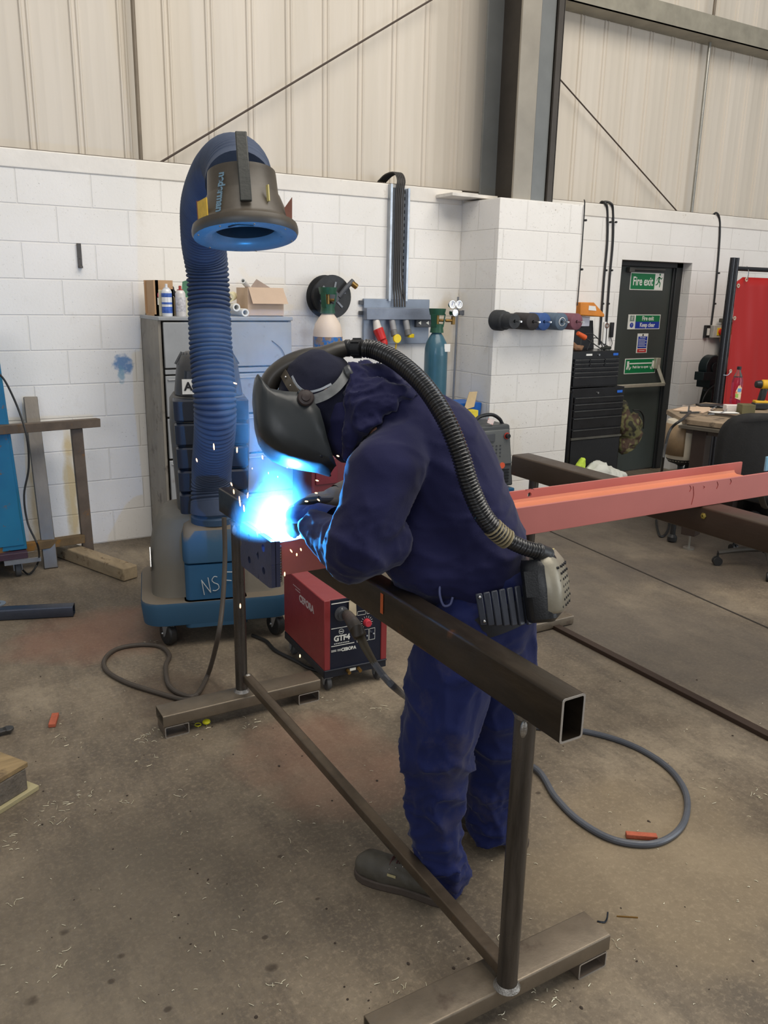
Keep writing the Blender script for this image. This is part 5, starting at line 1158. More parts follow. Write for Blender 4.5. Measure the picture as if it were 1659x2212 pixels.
Nn = (_r * .90 - _f * .34 + _u * .10).normalized(); Zz = (_u * .93 - _r * .30 + _f * .05); Zz = (Zz - Nn * Zz.dot(Nn)).normalized(); Xx = Nn.cross(Zz).normalized()
pc = D(1177, 1262, 2.27)
Tp = Matrix.Translation(pc) @ Matrix((Xx, Nn, Zz)).transposed().to_4x4()
bl = bpy.data.objects.new('blower_unit', None); bl.location = pc; bl.parent = person; COL.objects.link(bl); bl['label'] = 'grey belt-worn blower with a perforated cover'
MB(Tp).loft([(0, -.008, -.092, .16, .07, .02), (0, -.006, -.082, .18, .085, .03), (0, -.004, .0, .19, .09, .03), (0, -.008, .06, .18, .085, .03), (0, -.012, .078, .16, .07, .03)]).build('housing', M_BLKP, bl)
M_COV = mat('blower_grey', (146, 140, 124), .42, .25, var=.14, vs=12, bump=.1, spots=(176, 180, 186), spot_amt=.62)
MB(Tp).loft([(0, .012, -.070, .165, .072, .028), (0, .014, -.060, .18, .082, .032), (0, .016, .0, .186, .085, .034), (0, .012, .06, .172, .078, .034), (0, .004, .088, .14, .06, .028), (0, .0, .094, .11, .045, .02)]).build('filter_cover', M_COV, bl, angle=50)
m = MB(Tp)
for i in range(5):
    for j in range(7):
        x = -.066 + i * .033 + (.0165 if j % 2 else 0); z = -.055 + j * .0175
        yf = .016 + .0425 - (abs(x) > .06) * .004 - abs(z) * .02
        if abs(x) < .078: m.cyl((x, yf - .006, z), (x, yf + .0012, z), .0036, n=10)
m.build('vent_hole', M_INK, bl)['kind'] = 'stuff'
MB(Tp).box((-.093, -.035, -.02), (-.096, .0, .05)).build('clip', M_BLKP, bl)
MB(Tp).box((.093, -.035, -.02), (.096, .0, .05)).build('clip', M_BLKP, bl)
MB(Tp).box((-.02, .02, .0925), (.01, .034, .0955)).build('yellow_badge', mat('badge', (190, 176, 120), .5), bl)
MB().cyl(D(1160, 1191, 2.20), D(1183, 1200, 2.23), .024, n=20).cyl(D(1172, 1196, 2.215), D(1185, 1225, 2.25), .026, .032, n=20).build('hose_socket', M_BLKP, bl, bevel=.003)

# ---- gloves: palm, four unequal bent fingers, thumb
def glove(name, wrist, hand_dir, back, grip, m_, label, scale=1.0, thumb=1):
    hd_ = Vector(hand_dir).normalized(); bk = Vector(back); bk = (bk - hd_ * bk.dot(hd_)).normalized(); ac = hd_.cross(bk).normalized() * thumb
    S_ = Matrix((ac, bk, hd_)).transposed() @ Matrix(((1, 0, 0), (0, .5, 0), (0, 0, 1))) @ Matrix((ac, bk, hd_))
    w0 = Vector(wrist); P_ = []
    pc_ = w0 + hd_ * .055 * scale
    P_.append((w0, .034 * scale, w0 + hd_ * .03 * scale, .036 * scale)); P_.append((w0 + hd_ * .025 * scale, .046 * scale, w0 + hd_ * .085 * scale, .048 * scale, S_))
    for i, (off, ln, r) in enumerate(((.033, .090, .0125), (.011, .098, .0130), (-.011, .091, .0125), (-.032, .074, .0112))):
        k0_ = w0 + hd_ * (.10 - abs(off) * .15) * scale + ac * off * scale; dirn = hd_; seg = [.44, .31, .25]; p_ = k0_; cur = 0
        for q, sg in enumerate(seg):
            cur += grip[q] + i * .06
            dirn = (hd_ * math.cos(cur) - bk * math.sin(cur)).normalized(); p2_ = p_ + dirn * ln * sg * scale
            P_.append((p_, r * scale * (1 - .08 * q), p2_, r * scale * (.94 - .08 * q))); p_ = p2_
    tb_ = w0 + hd_ * .035 * scale + ac * .040 * scale; t1 = tb_ + (hd_ * .62 + ac * .52 - bk * .45).normalized() * .045 * scale; t2 = t1 + (hd_ * .85 - bk * .55 - ac * .15).normalized() * .034 * scale
    P_ += [(w0 + hd_ * .02 * scale + ac * .02 * scale, .026 * scale, tb_, .019 * scale), (tb_, .018 * scale, t1, .0155 * scale), (t1, .015 * scale, t2, .0125 * scale)]
    o = blob(name, P_, .0042, m_, person, smooth=2, disp=folds(.0012, 40)); o['label'] = label; return o
M_GLB = cloth_mat('glove_blue', (38, 52, 96)); M_GLG = mat('glove_grey', (104, 98, 90), .8, var=.2, vs=20, bump=.4)
tipd = (ARC - Vector(TORCH_END)).normalized()
glove('glove', D(694, 1118, 2.37), D(655, 1112, 2.42) - D(700, 1120, 2.37), _u * .9 - _f * .5, (.55, .75, .5), M_GLB, 'dark blue glove on the hand gripping the torch', .98, 1)
glove('glove', D(742, 1072, 2.52), D(690, 1082, 2.49) - D(742, 1072, 2.52), _u * .95 - _f * .3, (.35, .5, .4), M_GLG, 'grey gauntlet steadying the torch from behind', 1.0, 1)
MB().tube([D(722, 1132, 2.335), D(700, 1124, 2.36), D(684, 1116, 2.385)], lambda u: .052 - .010 * u, n=20, sub=5, cap=False).build('glove_cuff', M_GLB, person)
MB().tube([D(775, 1066, 2.56), D(750, 1070, 2.54), D(728, 1076, 2.52)], lambda u: .056 - .014 * u, n=20, sub=5, cap=False).build('glove_cuff', M_GLG, person)
# ---- boots
def boot(heel, toe, label):
    h, t_ = Vector((*heel, 0)), Vector((*toe, 0)); d_ = (t_ - h).normalized(); sd = Vector((d_.y, -d_.x, 0)); Ln = (t_ - h).length
    def B(a, s_, z): return h + d_ * (a * Ln) + sd * s_ + Vector((0, 0, z))
    Mb = mat('boot_grey_leather', (74, 70, 61), .55, var=.2, vs=14, bump=.2)
    up = blob('boot', [(B(.14, 0, .055), .042, B(.16, 0, .10), .042), (B(.16, 0, .10), .042, B(.20, 0, .14), .043), (B(.16, 0, .05), .040, B(.5, 0, .048), .043), (B(.22, 0, .10), .038, B(.55, 0, .065), .032), (B(.5, 0, .046), .043, B(.82, .0, .042), .044), (B(.82, 0, .044), .046, B(.87, -.004, .042), .040), (B(.66, .0, .042), .048, B(.8, .0, .04), .047)],
              .006, Mb, person, smooth=3, disp=folds(.002, 18), cut=[(Vector((0, 0, .018)), (0, 0, -1))]); up['label'] = label
    out = []
    for a, w_ in ((-.005, .012), (.01, .026), (.06, .036), (.15, .040), (.32, .038), (.45, .039), (.6, .046), (.75, .051), (.86, .049), (.94, .038), (.985, .022), (1.0, .006)): out.append((a, w_))
    poly = [B(a, w_, .0) for a, w_ in out] + [B(a, -w_, .0) for a, w_ in out[::-1]]
    MB().prism(poly, (0, 0, .026)).build('sole', mat('sole_brown', (72, 62, 54), .7, var=.2, vs=20), up, bevel=.004)
    for i in range(3):
        a = .44 + i * .07; z = .122 - i * .014
        MB().tube([B(a, -.022, z - .012), B(a + .01, 0, z), B(a + .03, .022, z - .014)], .0028, n=6).tube([B(a, .022, z - .012), B(a + .02, 0, z + .002), B(a + .03, -.022, z - .014)], .0028, n=6).build('lace', mat('lace_dark', (70, 40, 36), .7), up)
    for i in range(3):
        for s_ in (-.026, .026): MB().ball(B(.46 + i * .07, s_ * 1.15, .096 - i * .012), .003, 1).build('eyelet', M_CHROME, up)
    MB().cbox(B(.56, -.043, .062), (.002, .028, .008), Matrix((sd, d_, Vector((0, 0, 1)))).transposed()).build('tab_label', mat('tab_yellow', (170, 160, 120), .6), up)
boot((1.245, 1.672), (1.062, 1.935), 'grey work boot with dark laces reaching under the rail')
boot((1.60, 1.755), (1.485, 2.05), 'grey work boot set further behind')
# ---- torch in the gloved hand
t = thing('welding_torch', TORCH_END, 'welding torch held in the blue glove with its nozzle at the arc', 'welding torch')
te = Vector(TORCH_END)
MB().tube([te, te + (ARC + Vector((0, 0, .06)) - te) * .35, ARC + Vector((.045, -.02, .055))], .012, n=14, sub=6).build('handle', M_BLKP, t)
MB().tube([ARC + Vector((.05, -.02, .057)), ARC + Vector((.03, -.012, .05)), ARC + Vector((.012, -.004, .03))], .008, n=12, sub=5).build('swan_neck', M_BRASS, t)
MB().lathe([(.010, 0), (.010, .02), (.0075, .026)], ARC + Vector((.014, -.005, .033)), Vector((-.4, .15, -.9)), n=16).build('nozzle', mat('nozzle_copper', (150, 92, 66), .35, .8), t)

# ================================================================ tool chest corner
M_TB = mat('tool_black', (20, 20, 22), .3, .2, var=.1, vs=4, bump=.05, coat=.2)
M_TE = mat('tool_edge', (92, 92, 90), .3, .7, var=.1)
M_TBLUE = mat('badge_blue', (30, 100, 200), .4)
t = thing('tool_chest', (5.33, 5.6, .98), 'black tool chest of slim drawers sitting on the lower roller cabinet', 'tool chest')
MB().box((5.045, 5.40, .985), (5.61, 5.80, 1.30)).build('body', M_TB, t, bevel=.004)
def drawer(t, x0, x1, z0, z1, y):
    d_ = MB().box((x0, y - .012, z0), (x1, y, z1)).build('drawer', M_TB, t, bevel=.002)
    MB().box((x0 + .004, y - .022, z1 - .012), (x1 - .004, y - .012, z1 - .004)).build('pull', M_TE, d_, bevel=.002)
for r_ in range(2):
    for c_ in range(3): drawer(t, 5.06 + c_ * .178, 5.06 + c_ * .178 + .172, 1.205 - r_ * .036, 1.236 - r_ * .036, 5.40)
for z0, z1 in ((1.13, 1.162), (1.092, 1.124), (1.0, 1.085)): drawer(t, 5.06, 5.59, z0, z1, 5.40)
MB().cyl((5.35, 5.40, 1.268), (5.35, 5.39, 1.268), .009, n=16).build('lock', M_CHROME, t)
MB().box((5.20, 5.397, 1.262), (5.27, 5.40, 1.278)).build('paper_label', M_PAPER, t)
MB().box((5.525, 5.396, 1.258), (5.585, 5.40, 1.280)).build('badge', M_TBLUE, t, bevel=.003)
MB().hexa([(5.06, 5.72, 1.29), (5.60, 5.72, 1.29), (5.60, 5.745, 1.29), (5.06, 5.745, 1.29), (5.06, 5.76, 1.55), (5.60, 5.76, 1.55), (5.60, 5.785, 1.55), (5.06, 5.785, 1.55)]).build('lid', M_TB, t, bevel=.003)
t = thing('roller_cabinet', (5.37, 5.6, 0), 'black roller cabinet of drawers standing by the pier under the tool chest', 'tool cabinet')
MB().box((5.06, 5.385, .13), (5.69, 5.80, .98)).build('body', M_TB, t, bevel=.004)
MB().cyl((5.03, 5.36, .12), (5.03, 5.36, .95), .016, n=14).cyl((5.03, 5.44, .2), (5.03, 5.44, .9), .012, n=12).cyl((5.03, 5.36, .93), (5.06, 5.40, .96), .014, n=12).build('side_handle', M_TB, t)
for z0, z1 in ((.852, .905), (.795, .846), (.728, .789), (.625, .722), (.545, .618)): drawer(t, 5.08, 5.67, z0, z1, 5.385)
MB().box((5.07, 5.365, .525), (5.685, 5.386, .545)).build('shelf_lip', mat('lip_grey', (96, 94, 86), .4, .5), t, bevel=.002)
MB().box((5.08, 5.375, .15), (5.67, 5.386, .52)).build('door', mat('open_space_dark', (12, 12, 13), .5), t, bevel=.002)  # black sheet standing for the dark open space below the drawers
MB().cyl((5.36, 5.385, .935), (5.36, 5.375, .935), .009, n=16).build('lock', M_CHROME, t)
MB().box((5.60, 5.381, .925), (5.665, 5.385, .948)).build('badge', M_TBLUE, t, bevel=.003)
for x in (5.12, 5.63):
    for y in (5.43, 5.75): k = MB().cyl((x - .015, y, .05), (x + .015, y, .05), .05, n=20).build('castor', M_BLK, t, bevel=.005); MB().box((x - .025, y - .025, .085), (x + .025, y + .025, .13)).build('fork', M_GALV, k)
t = thing('tool_case', (5.48, 5.75, 1.6), 'orange hard case with a white label on a bracket above the tool chest', 'case')
MB().prism([(5.30, 5.62, 1.60), (5.60, 5.62, 1.585), (5.60, 5.62, 1.61), (5.46, 5.62, 1.712), (5.30, 5.62, 1.712)], (0, .18, 0)).build('case_body', mat('orange_case', (214, 132, 44), .5), t, bevel=.008)
MB().prism([(5.395, 5.617, 1.645), (5.49, 5.617, 1.64), (5.475, 5.617, 1.68), (5.395, 5.617, 1.685)], (0, .002, 0)).build('paper_label', M_PAPER, t, smooth=False)
MB().box((5.36, 5.70, 1.50), (5.50, 5.83, 1.585)).build('white_bracket', mat('white_plastic', (210, 210, 220), .5), t, bevel=.004)
t = thing('hand_tool', (5.22, 5.5, 1.36), 'tool with a bright orange handle stuck out behind the pier on the chest', 'tool')
MB().cyl((5.10, 5.42, 1.455), (5.20, 5.43, 1.415), .019, .024, n=16).build('grip', mat('orange_grip', (224, 96, 44), .45), t, bevel=.005)
MB().tube([(5.20, 5.43, 1.415), (5.30, 5.44, 1.37), (5.42, 5.45, 1.315)], .005, n=8).build('shaft', M_TE, t)
o = blob('work_gloves', [((5.12, 5.46, 1.33), .028, (5.17, 5.45, 1.325), .025), ((5.16, 5.44, 1.32), .02, (5.18, 5.43, 1.34), .012), ((5.10, 5.47, 1.36), .02, (5.13, 5.46, 1.34), .018)], .007, mat('tan_leather', (130, 96, 70), .8, var=.3, vs=30), smooth=3, disp=folds(.004, 30)); tag(o, 'crumpled tan glove on the chest against the pier', 'glove')
for i, pts in enumerate(([(5.22, 5.5, 1.303), (5.28, 5.55, 1.42), (5.40, 5.56, 1.44), (5.50, 5.55, 1.38), (5.56, 5.5, 1.305)], [(5.30, 5.5, 1.303), (5.38, 5.52, 1.40), (5.46, 5.52, 1.39), (5.50, 5.5, 1.303)])):
    tag(MB().tube(pts, .0045, n=6).build('lead', M_BLK), ('larger thin black lead arching over the open tool chest', 'smaller thin black lead looped under the larger one on the tool chest')[i], 'cable')
o = blob('rag', [((5.48, 5.5, 1.315), .014, (5.58, 5.5, 1.318), .016), ((5.52, 5.5, 1.325), .015, (5.56, 5.52, 1.33), .014)], .006, mat('dark_rag', (36, 38, 32), .9), smooth=3, disp=folds(.004, 30)); tag(o, 'dark rag bunched on the chest corner near the fire exit', 'rag')
t = thing('wall_holder', (5.86, YW - .02, 1.45), 'white wall plate with a ring beside a black handset by the fire exit', 'holder')
MB().box((5.81, YW - .02, 1.33), (5.87, YW - .004, 1.535)).build('plate', M_PAPER, t, bevel=.003)
MB().lathe([(.018, 0), (.024, 0), (.024, .006), (.018, .006)], (5.84, YW - .02, 1.50), (0, -1, 0), closed=True, n=24).build('ring', mat('ring_brown', (120, 80, 60), .4), t)
MB().box((5.89, YW - .035, 1.39), (5.925, YW - .005, 1.53)).build('handset', M_BLKP, t, bevel=.006)
MB().tube([(5.905, YW - .02, 1.39), (5.93, YW - .02, 1.33), (5.90, YW - .02, 1.28), (5.86, YW - .03, 1.27)], .003, n=6).build('cord', M_BLK, t)
# camouflage bag
s = NT('camouflage'); v = s.noise(9, 2, .4); s.col(s.ramp(v, [(.38, srgb((44, 40, 30))), (.42, srgb((92, 88, 54))), (.5, srgb((92, 88, 54))), (.53, srgb((74, 56, 44))), (.6, srgb((74, 56, 44))), (.64, srgb((122, 116, 76)))])); s.b.inputs['Roughness'].default_value = .9; s.bump(s.noise(40, 4), .4, .004)
bag = blob('rucksack', [((5.74, 5.44, .80), .045, (5.80, 5.45, .62), .09), ((5.82, 5.45, .62), .10, (5.90, 5.46, .52), .11), ((5.88, 5.46, .46), .10, (5.82, 5.46, .40), .07), ((5.88, 5.42, .68), .05, (5.96, 5.43, .60), .05)], .01, s.m, smooth=3, disp=folds(.012, 12)); tag(bag, 'camouflage rucksack hanging on the side of the black roller cabinet', 'bag')
MB().tube([(5.80, 5.36, .76), (5.88, 5.35, .75), (5.94, 5.35, .68), (5.94, 5.34, .58)], .011, n=8, flat=.5).build('strap', mat('strap_black', (26, 26, 24), .8), bag)
M_BAGW = mat('white_sack', (214, 214, 202), .6, var=.08, vs=6)
o = blob('white_sack', [((5.16, 5.22, .12), .12, (5.28, 5.22, .23), .12), ((5.28, 5.22, .18), .13, (5.42, 5.2, .18), .11), ((5.44, 5.18, .22), .05, (5.54, 5.16, .20), .035), ((5.30, 5.2, .08), .10, (5.46, 5.18, .09), .08)], .011, M_BAGW, smooth=2, disp=folds(.016, 9, sharp=1.5), cut=[((0, 0, .003), (0, 0, -1))]); tag(o, 'crumpled white sack on the floor before the roller cabinet', 'sack')
o = blob('lime_cloth', [((5.10, 5.26, .30), .045, (5.12, 5.26, .36), .03)], .008, mat('lime_green', (190, 216, 70), .7), smooth=2, disp=folds(.006, 20)); tag(o, 'lime green cloth between the white sack and the pier', 'cloth')

# ================================================================ grey inverter welder in the pier corner
t = thing('inverter_welder', (3.92, 5.05, .40), 'grey inverter welder with a sloping control panel in the corner by the pier', 'welding machine')
M_INV = mat('inverter_grey', (70, 72, 72), .45, var=.1); M_PAN = mat('inverter_panel', (96, 98, 96), .4, var=.08)
MB().hexa([(3.70, 4.97, .30), (4.115, 4.97, .30), (4.115, 5.30, .30), (3.70, 5.30, .30), (3.70, 4.99, .79), (4.065, 4.99, .79), (4.06, 5.30, .79), (3.70, 5.30, .79)]).build('case', M_INV, t, bevel=.015)
fp = MB().hexa([(3.73, 4.962, .48), (4.085, 4.962, .48), (4.085, 4.985, .48), (3.73, 4.985, .48), (3.73, 4.975, .755), (4.05, 4.975, .755), (4.05, 4.995, .755), (3.73, 4.995, .755)]).build('control_panel', M_PAN, t, bevel=.008)
MB().box((3.80, 4.957, .67), (3.90, 4.972, .73)).build('display', M_DGREY, fp, bevel=.002)
MB().cyl((4.02, 4.97, .705), (4.02, 4.94, .705), .019, n=20).build('knob', M_BLKP, fp, bevel=.003)
MB().lathe([(.020, 0), (.026, 0), (.026, .003), (.020, .003)], (4.02, 4.966, .705), (0, -1, 0), closed=True).build('knob_ring', mat('ring_red', (200, 60, 44), .4), fp)
m = MB()
for i in range(5):
    for j in range(4): m.cyl((3.81 + i * .038, 4.966, .55 + j * .028), (3.81 + i * .038, 4.958, .55 + j * .028), .005, n=8)
m.build('button', M_DGREY, fp)['kind'] = 'stuff'
MB().cyl((3.985, 4.965, .475), (3.985, 4.955, .475), .024, n=20).build('badge', mat('badge_orange', (214, 92, 60), .4), t)
m = MB()
for i in range(5): m.box((3.78, 4.962, .335 + i * .024), (4.06, 4.972, .345 + i * .024))
m.build('louvre', M_BLKP, t)
MB().tube([(3.76, 5.05, .78), (3.80, 5.05, .85), (3.92, 5.05, .865), (4.0, 5.05, .83), (4.04, 5.05, .78)], .014, n=10).build('carry_handle', M_BLKP, t)
MB().cbox((3.87, 4.985, .825), (.06, .003, .04), Matrix.Rotation(.35, 3, 'Y')).build('paper_tag', mat('tag_white_red', (232, 214, 206), .6, spots=(210, 70, 60), spot_amt=.6, spot_scale=40), t)
t = thing('welder_trolley', (3.92, 5.1, 0), 'blue trolley with black feet carrying the grey inverter welder', 'trolley')
MB().box((3.68, 4.95, .10), (4.118, 5.35, .285)).build('tray', mat('trolley_blue', (24, 84, 120), .45), t, bevel=.01)
for x in (3.74, 4.06):
    for y in (5.0, 5.28): MB().cyl((x - .015, y, .045), (x + .015, y, .045), .045, n=18).build('castor', M_BLK, t, bevel=.004); MB().box((x - .02, y - .02, .07), (x + .02, y + .02, .105)).build('fork', M_GALV, t)
o = MB().loft([(3.98, 5.55, .55, .24, .22, .03), (3.98, 5.55, .90, .28, .26, .03)]).build('blue_bin', mat('bin_blue', (20, 96, 180), .4)); tag(o, 'bright blue plastic bin in the pier corner behind the grey welder', 'bin')
MB().box((3.86, 5.43, .895), (4.10, 5.67, .905)).build('rim', mat('bin_blue', (20, 96, 180), .4), o)
o = MB().box((3.80, 5.42, 0), (4.11, 5.72, .545)).build('dark_stand', mat('stand_dark', (60, 60, 62), .6), bevel=.004); tag(o, 'dark stand under the blue plastic bin', 'stand')
t = thing('open_box', (3.95, 5.36, .8), 'small yellow box with a tall tan lid open above the grey welder', 'box')
MB().box((3.86, 5.32, .80), (4.0, 5.42, .86)).build('box_wall', mat('yellow_box', (226, 204, 60), .6), t, bevel=.003)
MB().prism([(3.90, 5.38, .86), (4.0, 5.38, .88), (4.04, 5.40, 1.0), (3.96, 5.40, 1.0)], (0, .004, 0)).build('lid', mat('tan_lid', (196, 172, 132), .8), t)

# ================================================================ workbench and what lies on it
BZ = .94
P1, P2, P3 = fl(1440, 885, BZ), fl(1475, 905, BZ), fl(1659, 927, BZ)
u_ = (P3 - P2).normalized(); v_ = Vector((-u_.y, u_.x, 0)); v_ = v_ if v_.x > 0 else -v_
P4 = P2 + u_ * 1.5; P5 = P4 + v_ * .95; P6 = P1 + v_ * .72
M_BT = mat('bench_wood', (142, 124, 102), .8, var=.25, vs=7, bump=.3, spots=(86, 74, 62), spot_amt=.52, spot_scale=6)
t = thing('workbench', (5.4, 3.6, 0), 'cluttered wooden-topped workbench on steel legs beside the fire exit', 'workbench')
def BP(a, b, z): return P2 + u_ * a + v_ * b + Vector((0, 0, z - BZ))
top = [P1, P2, P4, P5, P6]
MB().prism([p - Vector((0, 0, .035)) for p in top], (0, 0, .035)).build('top', M_BT, t, bevel=.003)
M_BF = mat('bench_frame', (84, 74, 66), .5, .4, var=.2)
MB().bar(BP(.03, .04, .875), BP(1.48, .04, .875), .06, .06).bar(BP(.03, .05, .875), BP(.03, .75, .875), .06, .06).build('frame', M_BF, t)
for a_, b_ in ((.13, .05), (1.42, .05), (.13, .72), (1.42, .85)):
    k = MB().bar(BP(a_, b_, .11), BP(a_, b_, .875), .10, .10, up=u_).build('leg', mat('leg_brown', (64, 52, 46), .5, .3), t, bevel=.003)
    MB().cyl(BP(a_, b_, .012), BP(a_, b_, .11), .008, n=10).cyl(BP(a_, b_, 0), BP(a_, b_, .012), .04, n=18).build('levelling_foot', M_ROD, k)
t = thing('welding_clamp', P2, 'small steel G-clamp screwed over the bench corner with its cable', 'clamp')
c = fl(1487, 893, BZ) + Vector((0, 0, 0))
MB().cyl(c + Vector((0, 0, -.09)), c + Vector((0, 0, .06)), .008, n=10).bar(c + Vector((-.05, .02, .055)), c + Vector((.05, -.02, .055)), .008, .008).build('screw', M_CHROME, t)
MB().bar(c + Vector((-.06, .02, .006)), c + Vector((.09, -.03, .006)), .03, .012).build('jaw', M_TE, t)
tag(MB().tube([c + Vector((.02, 0, .012)), dp(1475, 905, 5.40), dp(1450, 925, 5.38), dp(1438, 960, 5.38), dp(1430, 1010, 5.40), fl(1420, 1100, .015), fl(1418, 1130, .01), fl(1426, 1158, .01), fl(1440, 1150, .01), fl(1446, 1125, .01), fl(1438, 1095, .01)], .009, n=8).build('earth_cable', M_BLK), 'black cable dropping from the bench clamp to a loop on the floor', 'cable')
# angle-iron strip along the front
o = MB().bar(P2 + Vector((-.02, 0, -.05)), P2 + u_ * .62 + Vector((0, 0, -.05)) + v_ * -.03, .05, .02).build('steel_strip', mat('strip_grey', (104, 98, 88), .45, .4)); o.parent = bpy.data.objects['workbench']; o.location = -Vector((5.4, 3.6, 0))
# tank under the bench
tp = dp(1476, 950, 5.95); tx = Vector((tp.x, tp.y, 0))
t = thing('extinguisher_tank', tx, 'cream and brown tank with a white label on a foot under the bench end', 'tank')
z0, z1 = dp(1476, 1000, 5.95).z, dp(1476, 903, 5.95).z
MB().lathe([(.05, z0), (.10, z0 + .015), (.125, z0 + .06), (.13, z1 - .03), (.12, z1 - .01), (.03, z1 - .005)], tx, n=36).build('tank_body', mat('cream_tank', (206, 196, 176), .4, .1, var=.06), t)
to_c = (-_f); to_c.z = 0; to_c.normalize(); sc_ = Vector((-to_c.y, to_c.x, 0))
def arcpatch(a0, a1, zz0, zz1, r, m_, nm):
    m = MB(); A_, B_ = [], []
    for i in range(13):
        an = a0 + (a1 - a0) * i / 12; d_ = to_c * math.cos(an) + _r * math.sin(an); d_.z = 0
        A_.append(m.bm.verts.new(tx + d_ * r + Vector((0, 0, zz0)))); B_.append(m.bm.verts.new(tx + d_ * r + Vector((0, 0, zz1))))
    for i in range(12): m._f([A_[i], A_[i + 1], B_[i + 1], B_[i]])
    o = m.build(nm, m_, t); sd = o.modifiers.new('Solidify', 'SOLIDIFY'); sd.thickness = .002; return o
arcpatch(-1.7, -.25, z0 + .06, z1 - .03, .132, mat('tank_brown', (134, 112, 84), .5, var=.25, vs=8), 'brown_side')
arcpatch(.35, 1.4, z0 + .07, z1 - .03, .132, M_PAPER, 'paper_label')
arcpatch(.45, .75, z1 - .10, z1 - .06, .134, M_BLUE, 'blue_mark'); arcpatch(.9, 1.2, z1 - .10, z1 - .06, .134, M_BLUE, 'blue_mark')
MB().lathe([(.11, z0 + .03), (.09, z0), (.03, z0 - .02), (.02, z0 - .03), (.02, .06), (.035, .04), (.035, .01), (.02, 0)], tx, n=28).build('foot', M_BLK, t)
# fizzy squash bottle
s = NT('bottle_plastic'); s.b.inputs['Base Color'].default_value = (.75, .08, .16, 1); s.b.inputs['Roughness'].default_value = .08; s.b.inputs['Transmission Weight'].default_value = .75; s.b.inputs['IOR'].default_value = 1.35; M_JUICE = s.m
s = NT('clear_plastic'); s.b.inputs['Base Color'].default_value = (.95, .9, .9, 1); s.b.inputs['Roughness'].default_value = .05; s.b.inputs['Transmission Weight'].default_value = .95; s.b.inputs['IOR'].default_value = 1.2; M_CLR = s.m
bt = fl(1587, 872, BZ); bt = BP(.38, .62, BZ) * 0 + bt
t = thing('squash_bottle', bt, 'bottle of red squash with a fruity label on the bench by the red curtain', 'bottle')
h_ = .30
MB().lathe([(.036, .0), (.042, .01), (.042, .04), (.038, .07), (.040, .10), (.043, .14), (.042, .19), (.034, .215)], bt, n=30).build('liquid', M_JUICE, t)
MB().lathe([(.035, .215), (.028, .235), (.015, .262), (.014, .28)], bt, n=24).build('neck', M_CLR, t)
MB().lathe([(.017, .275), (.017, .298), (.015, .30)], bt, n=20).build('cap', M_BLKP, t)
fc = to_c; sd_ = Vector((_r.x, _r.y, 0)).normalized()
m = MB(); pts2 = [(-.028, .05), (.028, .035), (.03, .13), (.012, .155), (-.006, .15), (-.03, .10)]
o = m.prism([bt + fc * .0425 + sd_ * a_ * .8 + Vector((0, 0, b_)) for a_, b_ in pts2], fc * .002).build('fruit_label', mat('label_mix', (226, 206, 170), .5, var=.1, vs=30, spots=(226, 120, 70), spot_amt=.5, spot_scale=40), t)
MB().cbox(bt + fc * .0455 + Vector((0, 0, .115)) + sd_ * .006, (.028, .001, .028), Matrix((sd_, -fc, Vector((0, 0, 1)))).transposed()).build('blue_print', mat('label_blue', (110, 160, 210), .5), t)
MB().cbox(bt + fc * .0455 + Vector((0, 0, .07)) - sd_ * .010, (.022, .001, .03), Matrix((sd_, -fc, Vector((0, 0, 1)))).transposed()).build('green_print', mat('label_green', (150, 190, 90), .5), t)
# cordless drill
q = fl(1640, 885, BZ)
t = thing('cordless_drill', q, 'yellow and black cordless drill standing on its battery on the bench', 'drill')
e1 = Vector((_r.x, _r.y, 0)).normalized(); e2 = to_c
Rd = Matrix((e1, -e2, Vector((0, 0, 1)))).transposed()
M_YEL = mat('drill_yellow', (226, 176, 40), .45)
MB().cbox(q + Vector((0, 0, .03)), (.11, .07, .05), Rd).build('battery', M_BLKP, t, bevel=.008)
MB().cbox(q + Vector((0, 0, .062)), (.10, .06, .02), Rd).build('battery_collar', M_YEL, t, bevel=.005)
MB().bar(q + Vector((0, 0, .06)), q + Vector((0, 0, .17)) + e1 * .02, .04, .05, up=e1).build('grip', M_BLKP, t, bevel=.012)
MB().cyl(q + Vector((0, 0, .195)) - e1 * .01, q + Vector((0, 0, .195)) + e1 * .12, .036, n=22).build('motor_housing', M_YEL, t, bevel=.008)
MB().cyl(q + Vector((0, 0, .195)) - e1 * .055, q + Vector((0, 0, .195)) - e1 * .01, .026, .033, n=22).build('chuck', M_BLKP, t, bevel=.006)
# clutter
o = MB().cbox(fl(1610, 893, BZ) + Vector((0, 0, .035)), (.10, .10, .07), Rd).build('olive_box', mat('olive_card', (98, 92, 60), .7), bevel=.003); tag(o, 'small olive cardboard box between the drill and the white pad', 'box')
o = MB().cbox(fl(1583, 888, BZ) + Vector((0, 0, .025)), (.13, .07, .045), Rd).build('white_box', mat('pale_box', (236, 226, 220), .6), bevel=.002); tag(o, 'white slim box on the bench under the squash bottle', 'box')
o = MB().cbox(fl(1545, 880, BZ) + Vector((0, 0, .012)), (.28, .10, .022), Rd).build('black_tray', M_BLKP, bevel=.004); tag(o, 'flat black tray on the bench behind the white papers', 'tray')
Rp = Matrix.Rotation(.4, 3, 'Z')
o = MB().cbox(fl(1500, 886, BZ) + Vector((0, 0, .006)), (.34, .22, .006), Rp).cbox(fl(1500, 884, BZ) + Vector((0.02, 0, .0075)), (.28, .2, .002), Matrix.Rotation(.7, 3, 'Z')).build('cardboard_sheet', M_CARDG); tag(o, 'pale cardboard sheet lying on the bench corner by the clamp', 'cardboard')
